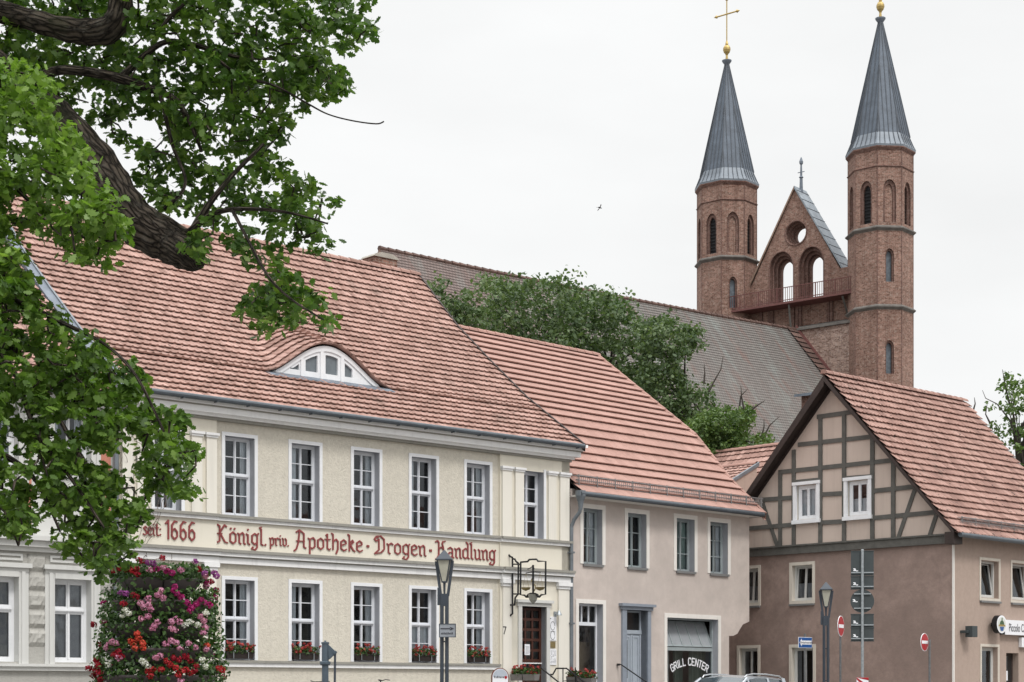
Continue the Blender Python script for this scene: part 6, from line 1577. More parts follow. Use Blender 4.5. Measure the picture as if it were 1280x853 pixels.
# ------------------------------------------------------------------ window boxes
def flower_box(root_frame, x0, x1, y, z, label, group, box_mat, h=.17, dep=.2, fl='f_box', fh=.2, nl=260, nh=22, rz=0., brackets=True, y1=None):
    F = root_frame; y1 = y1 if y1 is not None else y + dep
    xc = (x0 + x1) / 2; root = empty('flower_box', F.world(xc, (y + y1) / 2, z), F.ang + rz, label, 'flower box', group)
    w_ = (x1 - x0) / 2; d = dep / 2
    b = MB(); t = .92; b.add([(-w_ * t, -d * .85, 0), (w_ * t, -d * .85, 0), (w_ * t, d * .85, 0), (-w_ * t, d * .85, 0), (-w_, -d, h), (w_, -d, h), (w_, d, h), (-w_, d, h)], [(0, 3, 2, 1), (0, 1, 5, 4), (1, 2, 6, 5), (2, 3, 7, 6), (3, 0, 4, 7), (4, 5, 6, 7)])
    b.box(-w_ - .01, w_ + .01, -d - .01, -d + .01, h - .02, h + .005)
    b.build('planter', box_mat, root)
    if brackets:
        s = MB()
        for x in (-w_ * .55, w_ * .55): s.box(x - .008, x + .008, -d - .022, -d - .012, .0, h)
        s.build('bracket', M['galv'], root)
    L = []; N_ = []
    for _ in range(nl):
        a = random.uniform(-w_, w_); L.append((a, random.uniform(-d * 1.5, d), h + random.uniform(-.03, fh * .75))); N_.append((0, -.6, .7))
    leafcloud('foliage', L, N_, .055, M['ger_leaf'], root, 'clump', face=.5)
    cs = [(random.uniform(-w_ * 1.05, w_ * 1.05), random.uniform(-d * 1.7, d * .6), h + random.uniform(.0, fh * 1.15)) for _ in range(nh)]
    petal_cloud('blossoms', cs, .04, M[fl], root, n=26, size=.015)
    return root
M['f_box'] = flowmat('faded_red_petals', (.30, .03, .03), (.52, .085, .08))
xs = [(-8.1, -7.09), (-6.19, -5.18), (-4.3, -3.31), (-2.44, -1.44), (-.57, .42)]
pos = ['fifth window box left of the door, next to the flower tower', 'red geranium box on the second lower pharmacy window from the flower tower', 'red geranium box on the middle lower pharmacy window',
       'red geranium box on the lower window left of the grey arrow sign', 'red geranium box on the lower window nearest the pharmacy door']
pos[0] = 'red geranium box on the lower pharmacy window nearest the flower tower'
for i, (a, b) in enumerate(xs):
    flower_box(FP, a + .1, b - .15, -.10, 1.9, pos[i], 'geranium boxes on the pharmacy window sills', M['boxplastic'], h=.16, dep=.2, fh=.22, nl=420, nh=30)

# ------------------------------------------------------------------ entrance steps, rails and their boxes
def entrance():
    st = FP.root('entrance_steps', 'stone steps up to the dark red pharmacy door', 'steps', 1.8, -.08)
    m = MB(); m.box(-.75, .75, -1.3, -.0, -.1, 1.0)
    for i in range(6): m.box(-.75, .75, -1.3 - .29 * (i + 1), -1.3 - .29 * i, -.1, 1.0 - .165 * (i + 1))
    tag(st, None, None); m.build('step_block', M['stone'], st, bevel=.01)
    for which, x in enumerate((1.12, 2.5)):
        root = FP.root('handrail', ('black iron handrail left of the pharmacy door, flower boxes hung on it', 'black iron handrail right of the pharmacy door, fixed to the pilaster')[which], 'handrail', x, 0, group='black handrails by the pharmacy door')
        A = lambda px, py: FP.atx(px, py, x)
        h = MB()
        if which:
            y1, z1 = A(700, 835.7); zt = z1; ye, ze = A(730, 855)
            yt = A(708, 836)[0]
            h.tube([(0, -.08, zt - .17), (0, -.18, zt - .17), (0, -.26, zt - .08), (0, -.32, zt), (0, yt, zt), (0, -2.9, zt - (-.95 - yt + 2.9 - .95 + yt) * 0 - abs(-2.9 - yt) * .55)], .022, 8)
            h.lathe([(.05, -.02), (.05, .02)], (0, -.1, zt - .17), 10)
        else:
            zt = FP.atx(700, 835.7, 2.5)[1]; yt = -1.2
            h.tube([(0, -.1, zt - .17), (0, -.25, zt - .1), (0, -.32, zt), (0, yt, zt), (0, -2.9, zt - 1.7 * .55)], .022, 8)
            h.lathe([(.05, -.02), (.05, .02)], (0, -.1, zt - .17), 10)
        for yy, zz in ((-.6, zt), (-1.1, zt), (-2.0, zt - .42), (-2.85, zt - .9)):
            zb = 1.0 if yy > -1.3 else max(.0, 1.0 - .165 * (int((-1.3 - yy) / .29) + 1)); h.tube([(0, yy, zb), (0, yy, zz + (.02 if which else 0))], .016, 6)
        h.tube([(0, -.6, zt - .35), (0, -1.15, zt - .35), (0, -2.85, zt - 1.25)], .012, 6)
        h.build('rail', M['black'], root)
    lab = ['grey planter of red geraniums hung at the left of the pharmacy door', 'second grey planter on the left handrail, closer to the street', 'grey geranium planter hung right of the pharmacy downpipe, upper one', 'lower grey planter of red geraniums right of the pharmacy downpipe']
    spots = []
    for i, (px, py, x) in enumerate(((648, 850, .96), (664, 850, .96), (718, 853, 2.62), (735, 855, 2.62))):
        y, z = FP.atx(px, py, x); spots.append((x, y, z))
    for i, (x, y, z) in enumerate(spots):
        root = flower_box(FP, x - .24, x + .24, y - .1, z - .02, lab[i], 'grey geranium planters on the door handrails', M['boxgrey'], h=.17, dep=.2, fh=.22, nl=300, nh=20, rz=R(90), brackets=False)
entrance()

def wall_things():
    # two notice boards and a tablet
    mk = lambda nm, lb, ct, x, z, grp=None: FP.root(nm, lb, ct, x, -.07, z, grp)
    def board(x0, x1, z0, z1, name, label, cat, lines, mat='signwhite', circ=False):
        r = mk(name, label, cat, (x0 + x1) / 2, z0); w_ = (x1 - x0) / 2; h = z1 - z0; m = MB(); m.box(-w_, w_, -.03, -.002, 0, h); p = m.build('panel', M[mat], r, bevel=.004)
        i = MB()
        if circ:
            for cz in (.62, .22): i.tube([(.08 * math.cos(t * .5), -.034, h * cz + .12 * math.sin(t * .5)) for t in range(13)], .006, 4)
            i.tube([(-.09, -.034, h * .36), (.02, -.034, h * .40), (.09, -.034, h * .36)], .006, 4); i.box(-w_ * .7, -w_ * .4, -.033, -.030, h * .9, h * .94)
        for k in range(lines):
            z = h * (.12 + .76 * k / max(1, lines - 1)); 
            for q in range(4):
                if random.random() < .85: xx = -w_ * .8 + q * w_ * .42; i.box(xx, xx + w_ * random.uniform(.18, .36), -.0325, -.030, z, z + h * .018)
        i.build('printed_lines', M['ink'], p); return r
    x0, x1 = 2.42, 2.72
    z = lambda py: FP.at(686, py, -.07)[1]
    board(x0, x1, z(801), z(771), 'notice_board', 'white notice board with round drawings, upper one right of the pharmacy door', 'sign', 0, circ=True)
    board(x0, x1, z(831.4), z(811.5), 'notice_board', 'white board with printed opening hours, lower one right of the pharmacy door', 'sign', 14)
    board(x0 + .02, x1 - .04, z(810), z(802.5), 'brass_plate', 'small dull brass plate between the two white notice boards', 'plate', 3, mat='brassdull')
    r = mk('wall_light', 'small chrome wall light above the notice boards', 'lamp', 2.68, z(768)); m = MB(); m.box(-.05, .05, -.03, 0, -.08, .08, M['galv']); m.tube([(0, -.03, .0), (0, -.14, .02), (0, -.16, .06)], .02, 6, M['galv']); m.lathe([(.03, .1), (.08, .0), (.09, -.03)], (0, -.17, 0), 10, M['galv']); m.build('lamp_body', None, r)
    r = FP.root('house_number', 'black house number 7 on the pilaster left of the door', 'number', FP.hit(630.5, -.13)[0], -.135, FP.at(630.5, 793, -.13)[1]); m = MB(); m.tube([(-.05, 0, .2), (.06, 0, .2)], .014, 5); m.tube([(.055, 0, .2), (-.02, 0, 0)], .014, 5); m.build('numeral', M['black'], r)
    # wrought iron sign
    X = .98; root = FP.root('wrought_iron_sign', 'black wrought iron hanging sign with a pair of scales above the pharmacy door', 'sign', X, -.13)
    def V(zx, zy, x=0.):
        y, z_ = FP.atx(615 + zx / 7.75, 680 + zy / 7.75, X + x); return (x, y + .13, z_)
    m = MB(); tb = lambda pts, r=.02, x=0.: m.tube([V(a, b, x) for a, b in pts], r, 6)
    m2 = .026
    tb([(126, 104), (160, 104), (178, 124), (198, 132)], m2); tb([(198, 132), (198, 680), (188, 684), (170, 706), (152, 712), (122, 712)], m2)
    tb([(200, 146), (222, 148), (230, 168), (252, 186), (256, 192)], m2); tb([(256, 190), (252, 490), (226, 520), (218, 590)], m2); tb([(200, 198), (280, 198)], m2 * .8); tb([(200, 486), (280, 486)], m2 * .8)
    tb([(90, 592), (200, 592)], m2); tb([(200, 592), (220, 592)], m2)
    tb([(278, 178), (345, 172), (362, 152), (432, 150), (445, 168), (520, 170), (518, 490), (478, 494), (458, 515), (440, 512)], m2); tb([(278, 178), (276, 494), (316, 498), (332, 516), (350, 516)], m2)
    tb([(398, 205), (398, 490)], .03); tb([(340, 512), (352, 494), (380, 484), (398, 486), (420, 486), (440, 496), (448, 514)], .035)
    tb([(330, 284), (398, 272), (470, 276)], .014); tb([(345, 246), (375, 232), (390, 220), (398, 236), (410, 240)], .014)
    for a in ((126, 104), (122, 712), (90, 592), (148, 592)):
        v = V(*a); m.lathe([(.0, -.05), (.05, -.03), (.05, .03), (.0, .05)], v, 8)
    m.build('iron_frame', M['black'], root)
    s = MB()
    for cx, zc in ((328, 430), (465, 428)):
        top = V(cx, 282); b = V(cx, zc)
        for dy in (-.12, .12): s.tube([top, (b[0], b[1] + dy, b[2] + .02)], .005, 4)
        s.lathe([(.02, -.07), (.10, -.04), (.135, .02), (.125, .02)], b, 12)
    for q, pts in enumerate((((398, 470), (418, 440), (420, 405), (396, 385), (380, 350), (400, 320)), )): s.tube([V(a, b_, .03) for a, b_ in pts], .016, 6)
    s.build('scale_pans', M['brassdull'], root)
    cu = MB(); v = V(398, 540); cu.lathe([(.02, -.12), (.05, -.08), (.10, -.02), (.13, .10), (.14, .14)], v, 14); cu.build('goblet', M['glassy'], root)
M['brassdull'] = mat_plain('dull_brass', (.28, .22, .10), .5, .6, var=.2)
M['glassy'] = mat_plain('grey_cast_metal', (.30, .30, .27), .4, .4, var=.3, sc=12)
wall_things()

# ------------------------------------------------------------------ street lamps
def lamp(px, Y, ytop, label, with_sign=False):
    zg = .38 if Y < 47 else .5; c = P(px, ytop, Y); H = c.z - zg
    root = empty('street_lamp', (c.x, Y, zg), R(-6), label, 'street lamp', 'anthracite street lamps with twin posts')
    m = MB(); s = 1.
    for x in (-.055, .055): m.lathe([(.042, 0), (.042, H - .98)], (x, 0, 0), 10)
    m.box(-.09, .09, -.035, .035, H - 1.22, H - .95); m.lathe([(.13, 0), (.13, .9), (.10, 1.0), (.10, 1.05)], (0, 0, 0), 14)
    for z in (1.4, 2.3): m.box(-.055, .055, -.012, .012, z, z + .03)
    m.box(-.15, -.10, -.04, .04, H - 1.2, H - .82)
    m.build('post', M['lampgrey'], root)
    a = MB()
    for sg in (-1, 1):
        a.add([(sg * .05, -.03, H - 1.0), (sg * .105, -.03, H - 1.0), (sg * .21, -.03, H - .24), (sg * .145, -.03, H - .24), (sg * .05, .03, H - 1.0), (sg * .105, .03, H - 1.0), (sg * .21, .03, H - .24), (sg * .145, .03, H - .24)],
              [(0, 1, 2, 3), (7, 6, 5, 4), (0, 4, 5, 1), (1, 5, 6, 2), (2, 6, 7, 3), (3, 7, 4, 0)])
    a.build('arm', M['lampgrey'], root)
    sq = lambda r, z: [(-r, -r, z), (r, -r, z), (r, r, z), (-r, r, z)]
    l = MB(); l.add(sq(.17, H - .2) + sq(.015, H), [(3, 2, 1, 0), (0, 1, 5, 4), (1, 2, 6, 5), (2, 3, 7, 6), (3, 0, 4, 7)]); l.box(-.175, .175, -.175, .175, H - .225, H - .2)
    for i in range(4):
        ax, ay = ((-1, -1), (1, -1), (1, 1), (-1, 1))[i]; l.tube([(ax * .14, ay * .14, H - .22), (ax * .05, ay * .05, H - .68)], .012, 4)
    l.box(-.06, .06, -.06, .06, H - .71, H - .68); l.lathe([(.02, -1.0), (.03, -.71)], (0, 0, H), 6)
    ln = l.build('lantern', M['lampgrey'], root)
    g = MB(); g.add(sq(.135, H - .225) + sq(.05, H - .68), [(0, 4, 5, 1), (1, 5, 6, 2), (2, 6, 7, 3), (3, 7, 4, 0)]); g.build('lantern_glass', M['lampglass'], ln)
    return root, H
M['lampglass'] = mat_plain('frosted_lamp_glass', (.42, .41, .34), .3, var=.12, sc=9)
lamp(555.5, 38., 688, 'grey street lamp in front of the pharmacy, carrying the small arrow sign')
lamp(1032.5, 49., 728, 'grey street lamp before the brown wall beside the no entry sign')
def arrow_sign():
    Y = 37.9; c = P(559.5, 788.5, Y); root = empty('arrow_sign', (c.x, Y - .05, c.z), R(-6), 'small grey sign with a black arrow clamped to the lamp post', 'sign')
    w_, h = .185, .15; m = MB(); m.box(-w_, w_, -.012, .0, -h, h, M['arrowgrey']); 
    for a, b, c_, d in ((-w_, w_, h - .015, h), (-w_, w_, -h, -h + .015), (-w_, -w_ + .015, -h, h), (w_ - .015, w_, -h, h)): m.box(a, b, -.02, -.012, c_, d, M['lampgrey'])
    p = m.build('panel', None, root)
    a = MB(); a.box(-.15, .06, -.018, -.0125, .028, .052); a.prism([(.05, .0), (.15, .04), (.05, .08), (.075, .04)], -.019, -.0125)
    for k in range(9): a.box(-.14 + k * .03, -.122 + k * .03, -.017, -.0125, -.085, -.05 + (k % 3) * .006)
    a.build('arrow', M['ink'], p); m = MB(); m.box(-.1, .02, .0, .035, -.02, .02); m.build('clamp', M['galv'], root)
M['arrowgrey'] = mat_plain('weathered_grey_sign', (.28, .30, .33), .4, .2, var=.15)
arrow_sign()

# ------------------------------------------------------------------ traffic signs
def no_entry(px, py, Y, rpx, rot, label, polepx, zg):
    c = P(px, py, Y); pc = P(polepx, py, Y); r = rpx * Y / FPX; root = empty('no_entry_sign', (pc.x, Y, zg), 0, label, 'traffic sign', 'red no entry signs before the brown wall')
    m = MB(); top = c.z - zg + (-.0 if abs(px - polepx) < 2 else .08); m.lathe([(.03, 0), (.03, top)], (0, 0, 0), 8); m.build('pole', M['galv2'], root)
    dx = c.x - pc.x; dz = c.z - zg; Tm = Matrix.Rotation(rot, 4, 'Z')
    def T(x, y, z): v = Tm @ Vector((x, y, 0)); return (dx + v.x, v.y - .04, dz + z)
    d = MB(); n = 32; circ = lambda q: [(q * math.cos(2 * math.pi * i / n), q * math.sin(2 * math.pi * i / n)) for i in range(n)]
    d.prism(circ(r), -.01, .004, M['signwhite'], T=T); d.prism(circ(r * .94), -.014, -.0105, M['signred'], T=T); d.prism(rect(-r * .78, r * .78, -r * .17, r * .17), -.018, -.0145, M['signwhite'], T=T)
    if abs(dx) > .1: d.box(min(0, dx * .3), max(0, dx * .3), -.03, .0, dz + .02, dz + .05, M['galv2'])
    d.build('disc', None, root)
M['galv2'] = mat_plain('dull_steel_pole', (.16, .165, .17), .5, .5, var=.2, sc=12)
no_entry(1050.5, 783, 48.0, 13.0, R(62), 'narrow seen no entry sign on a thin pole beside the street lamp', 1050.5, .5)
no_entry(1155, 803, 46.0, 11.2, R(52), 'no entry sign fixed left of its grey pole on the blank brown wall', 1162, .45)
def one_way():
    Y = 49.; c = P(1006, 803.5, Y); zg = .5; root = empty('one_way_sign', (c.x, Y, zg), 0, 'blue sign with a white arrow pointing left on a thin pole', 'traffic sign')
    m = MB(); m.lathe([(.03, 0), (.03, c.z - zg + .25)], (0, 0, 0), 8); m.build('pole', M['galv2'], root)
    k = Y / FPX; w_, h = 12.5 * k, 6.8 * k; Tm = Matrix.Rotation(R(38), 4, 'Z'); dz = c.z - zg
    def T(x, y, z): v = Tm @ Vector((x, y, 0)); return (v.x, v.y - .04, dz + z)
    d = MB(); d.prism(rect(-w_, w_, -h, h), -.01, .0, M['signwhite'], T=T); d.prism(rect(-w_ * .96, w_ * .96, -h * .92, h * .92), -.014, -.0105, M['signblue'], T=T)
    d.prism([(-w_ * .86, 0), (-w_ * .55, h * .72), (-w_ * .55, h * .36), (w_ * .9, h * .36), (w_ * .9, -h * .36), (-w_ * .55, -h * .36), (-w_ * .55, -h * .72)], -.018, -.0145, M['signwhite'], T=T)
    txt = bpy.data.curves.new('lettering', 'FONT'); txt.body = 'Einbahnstraße'; txt.size = h * .55; txt.align_x = 'CENTER'; txt.align_y = 'CENTER'; txt.extrude = .001
    d.build('panel', None, root)
    me_o = bpy.data.objects.new('lettering_tmp', txt); COL.objects.link(me_o); dg = bpy.context.evaluated_depsgraph_get(); me = bpy.data.meshes.new_from_object(me_o.evaluated_get(dg)); bpy.data.objects.remove(me_o)
    me.name = 'lettering'; me.materials.clear(); me.materials.append(M['ink']); o = bpy.data.objects.new('lettering', me); COL.objects.link(o); o.parent = root
    v = Tm @ Vector((w_ * .14, -.021, 0)); o.location = (v.x, v.y - .04, dz); o.rotation_euler = (R(90), 0, R(38)); o.scale = (1.1, 1, 1)
one_way()
def text_mesh(body, size, mat, parent, loc, rot, sx=1., name='lettering', ext=.001, align='CENTER'):
    txt = bpy.data.curves.new(name, 'FONT'); txt.body = body; txt.size = size; txt.align_x = align; txt.align_y = 'CENTER'; txt.extrude = ext
    t = bpy.data.objects.new('t', txt); COL.objects.link(t); dg = bpy.context.evaluated_depsgraph_get(); me = bpy.data.meshes.new_from_object(t.evaluated_get(dg)); bpy.data.objects.remove(t)
    me.name = name; me.materials.clear(); me.materials.append(mat); o = bpy.data.objects.new(name, me); COL.objects.link(o); o.parent = parent; o.location = loc; o.rotation_euler = rot; o.scale = (sx, 1, 1); return o
def sign_backs():
    Y = 46.; k = Y / FPX; c = P(1078, 687, Y); zg = .42; root = empty('signpost', (c.x, Y, zg), R(-8), 'tall steel signpost seen from behind with five dark sign plates', 'signpost')
    Z = lambda py: EYE + (HY - py) * k - zg
    m = MB(); m.lathe([(.038, 0), (.038, Z(687.5)), (.03, Z(687))], (0, 0, 0), 10); m.build('pole', M['galv'], root)
    w_ = 14. * k
    def glyph(mb, x, z):
        s = .0115
        for (a, b, c_, d) in ((0, 0, 8, 2), (2, 2, 6, 4), (-2, 4, 4, 6), (-1, 6, 3, 8), (5, 1, 9, 3)): mb.box(x + a * s, x + c_ * s, -.0505, -.0475, z + b * s, z + d * s)
    # the faces look away from us: plates sit behind the pole, clamps on our side
    for i, (ya, yb) in enumerate(((689, 719), (720.5, 736.5), (768, 784.5), (785.5, 801.5))):
        p = MB(); p.box(-w_, w_, .04, .05, Z(yb), Z(ya)); 
        for zz in (Z(ya), Z(yb)): p.box(-w_ - .01, w_ + .01, .03, .05, zz - .012, zz + .012)
        po = p.build('sign_plate', M['signback'], root, bevel=.004)
        r = MB(); r.box(-w_ * .98, w_ * .98, -.0, .03, Z(yb) + .05, Z(yb) + .08)
        if i == 0: pass
        r.build('clamp_rail', M['galv'], po)
        g = MB(); s = .0115; x = -w_ + .06; z = Z(yb) + .10
        for (a, b, c_, d) in ((0, 1, 7, 3), (2, 3, 6, 5), (0, 5, 5, 7), (6, 0, 11, 2)): g.box(x + a * s, x + c_ * s, .036, .0395, z + b * s, z + d * s)
        g.build('white_sticker', M['signwhite'], po)
    n = 36; r_ = 14.6 * k; p = MB(); cz = Z(751.5); p.prism([(r_ * math.cos(2 * math.pi * i / n), cz + r_ * math.sin(2 * math.pi * i / n)) for i in range(n)], .04, .05); po = p.build('sign_plate', M['signback'], root, label='round sign plate seen from behind')
    p = MB()
    for zz in (cz + .19, cz - .19): p.box(-.22, .22, .0, .035, zz - .015, zz + .015)
    p.build('clamp_rail', M['galv'], po)
    g = MB(); s = .0115; x = -r_ + .06; z = cz - .03
    for (a, b, c_, d) in ((0, 1, 7, 3), (2, 3, 6, 5), (0, 5, 5, 7), (6, 0, 11, 2)): g.box(x + a * s, x + c_ * s, .036, .0395, z + b * s, z + d * s)
    g.build('white_sticker', M['signwhite'], po)
    # red and white striped board at the foot of the post, facing the street
    b = MB(); zt = Z(847); bw = .155; hb = 1.0; b.box(-bw, bw, -.075, -.06, zt - hb, zt, M['signwhite'])
    for q in range(-1, 5):
        z0 = zt - q * .28; poly = [(-bw, z0 - .05), (bw, z0 - .36), (bw, z0 - .22), (-bw, z0 + .09)]
        poly = [(x, min(zt - .002, max(zt - hb + .002, z))) for x, z in poly]
        if len(set(poly)) >= 3 and (max(p_[1] for p_ in poly) - min(p_[1] for p_ in poly)) > .03:
            try: b.prism(poly, -.079, -.076, M['signred'])
            except Exception: pass
    b.build('striped_board', None, root)
sign_backs()

# ------------------------------------------------------------------ well pump
def pump():
    Y = 28.; zg = gz(Y); c = P(406.5, 803, Y); k = Y / FPX; H = c.z - zg; Z = lambda py: EYE + (HY - py) * k - zg
    root = empty('water_pump', (c.x, Y, zg), R(-4), 'blue grey iron hand pump standing before the pharmacy wall', 'water pump')
    m = MB(); r = 4.4 * k; m.lathe([(.14, 0), (.14, .08), (r * 1.15, .12), (r * 1.1, .8), (r * .98, .85), (r * .95, Z(832)), (r * 1.3, Z(831.5)), (r * 1.55, Z(830)), (r * 1.55, Z(827.5)), (r * 1.0, Z(826.5)), (r * .98, Z(805)), (r * 1.15, Z(804.8)), (r * 1.15, Z(803)), (r * .3, Z(802.5)), (r * .25, Z(801)), (0.004, Z(800.8))], (0, 0, 0), 20)
    m.build('pump_body', M['pumpblue'], root)
    a = MB(); x = lambda px: (px - 406.5) * k
    a.prism([(x(410.5), Z(806)), (x(419), Z(814)), (x(420.5), Z(817)), (x(418), Z(819)), (x(411), Z(825))], -.03, .03); a.lathe([(.0, 0)], (0, 0, 0), 3) if False else None
    a.tube([(x(419), -.05, Z(815.5)), (x(419), .05, Z(815.5))], .025, 10)
    a.build('pivot_bracket', M['pumpblue'], root)
    h = MB(); h.tube([(x(419), 0, Z(816)), (x(418.6), 0, Z(853)), (x(419), 0, .75), (x(424), 0, .55)], [.019, .019, .019, .024], 8); h.build('pump_handle', M['lampgrey'], root)
    s = MB(); s.tube([(-r, 0, .95), (-r - .18, 0, .93), (-r - .22, 0, .82)], .035, 8); s.build('spout', M['pumpblue'], root)
M['pumpblue'] = mat_plain('blue_grey_iron_paint', (.07, .095, .12), .45, .1, var=.2, sc=8)
pump()

# ------------------------------------------------------------------ bicycles parked by the wall (only the bars rise into view)
def bicycle(px, py, Y, rz, label, flat=True):
    zg = .38; c = P(px, py, Y); root = empty('bicycle', (c.x, Y, zg), rz, label, 'bicycle', 'bicycles parked before the pharmacy'); H = c.z - zg
    # origin below the handlebar; bike points along +x
    for x in (0.12, -.95):
        w = MB(); n = 28; w.tube([(x + .34 * math.cos(2 * math.pi * i / n), 0, .34 + .34 * math.sin(2 * math.pi * i / n)) for i in range(n + 1)], .018, 6, caps=False)
        for i in range(12): a = 2 * math.pi * i / 12; w.tube([(x, 0, .34), (x + .33 * math.cos(a), 0, .34 + .33 * math.sin(a))], .002, 3)
        w.tube([(x, -.04, .34), (x, .04, .34)], .025, 8); w.build('wheel', M['black'], root)
    f = MB(); hd = (-.02, 0, .86); st = (-.62, 0, .88); bb = (-.5, 0, .3)
    for a, b in (((.12, 0, .34), hd), (hd, bb), ((-.03, 0, .8), (-.6, 0, .75)), (bb, st), (bb, (-.95, 0, .34)), ((-.6, 0, .75), (-.95, 0, .34)), (hd, (-.06, 0, H - .03))): f.tube([a, b], .016, 6)
    f.tube([bb, (-.5, .12, .16)], .012, 5); f.tube([bb, (-.5, -.12, .44)], .012, 5); f.build('bike_frame', M['black'], root)
    h = MB(); h.tube([(-.2, -.29, H - .01), (-.1, -.26, H + .005), (-.06, -.1, H - .02), (-.06, .1, H - .02), (-.1, .26, H + .005), (-.2, .29, H - .01)], .012, 6); h.build('handlebar', M['black'], root)
    s = MB(); s.lathe([(.02, 0), (.09, .03), (.08, .06), (.01, .07)], (-.64, 0, .9), 10); s.build('saddle', M['black'], root)
    lp = MB(); lp.lathe([(.03, 0), (.045, .05), (.01, .06)], (.02, 0, H - .16), 8); lp.build('bell', M['galv2'], root)
bicycle(473, 850, 43.5, R(205), 'dark bicycle right of the pump, only its bent handlebar end in view')
bicycle(394, 851.5, 42.0, R(230), 'dark bicycle partly hidden by the water pump')

# ------------------------------------------------------------------ round topped advertising sign by the door
def stand_sign():
    Y = 45.; k = Y / FPX; c = P(625, 835, Y); zg = .38; root = empty('pavement_sign', (c.x, Y, zg), R(20), 'round topped white advertising stand left of the pharmacy door', 'sign'); H = c.z - zg; w_ = 11.5 * k
    arc = lambda s: [(-w_ * s, .25)] + [(w_ * s, .25)] + [(w_ * s * math.cos(t * math.pi / 14), H - w_ + w_ * s * math.sin(t * math.pi / 14)) for t in range(15)]
    m = MB(); m.prism(arc(1.), -.02, .02, M['rust']); m.prism(arc(.9), -.024, -.0205, M['signwhite'])
    top = [(w_ * .86 * math.cos(t * math.pi / 14), H - w_ + w_ * .86 * math.sin(t * math.pi / 14)) for t in range(15)] ; m.prism(top, -.027, -.0245, M['palegrey'])
    p = m.build('panel', None, root); text_mesh('Weltcafé', w_ * .38, M['ink'], p, (-.02, -.029, H - w_ * 1.1), (R(90), 0, 0), .95) if False else None
    i = MB()
    for q, hh in enumerate((.06, .04, .06, .05, .04, .04, .04, .05)): i.box(-w_ * .7 + q * .04, -w_ * .7 + q * .04 + .022, -.029, -.0275, H - w_ * 1.12, H - w_ * 1.12 + hh)
    i.build('printed_lines', M['ink'], p); r = MB(); r.lathe([(.0, 0)], (0, 0, 0), 3) if False else None
    r.prism([(w_ * .62 + .04 * math.cos(a * .7), H - w_ * 1.04 + .04 * math.sin(a * .7)) for a in range(9)], -.0292, -.0277); r.build('red_emblem', M['signred'], p)
    f = MB(); f.box(-w_, w_, -.25, .25, 0, .05); f.box(-.03, .03, -.03, .03, .05, .3); f.build('foot', M['galv2'], root)
M['rust'] = mat_plain('red_brown_sign_rim', (.16, .06, .045), .5, var=.15); M['palegrey'] = mat_plain('pale_grey_print', (.42, .46, .52), .4, var=.1)
stand_sign()

# ------------------------------------------------------------------ handrail at the shop door
def shop_rail():
    x = 2.0; root = FK.root('handrail', 'sloping black handrail beside the grey blue shop door', 'handrail', x, 0)
    y1, z1 = FK.atx(774, 831, x); y2, z2 = FK.atx(806, 853, x); 
    m = MB(); d = (z2 - z1) / (y2 - y1); y1 = -.05; m.tube([(0, y1, z1), (0, -.15, z1), (0, -1.9, z1 + d * -1.75)], .02, 8); m.lathe([(.05, -.03), (.05, .03)], (0, -.05, z1), 8); m.tube([(0, -1.85, z1 - d * 1.7), (0, -1.85, 0)], .018, 6); m.build('rail', M['black'], root)
    st = FK.root('entrance_steps', 'two low stone steps at the shop door', 'steps', 2.83, -.02); m = MB(); m.box(-.6, .6, -.7, 0, -.1, .33); m.box(-.6, .6, -1.05, -.7, -.1, .16); m.build('step_block', M['stone'], st, bevel=.01)
shop_rail()

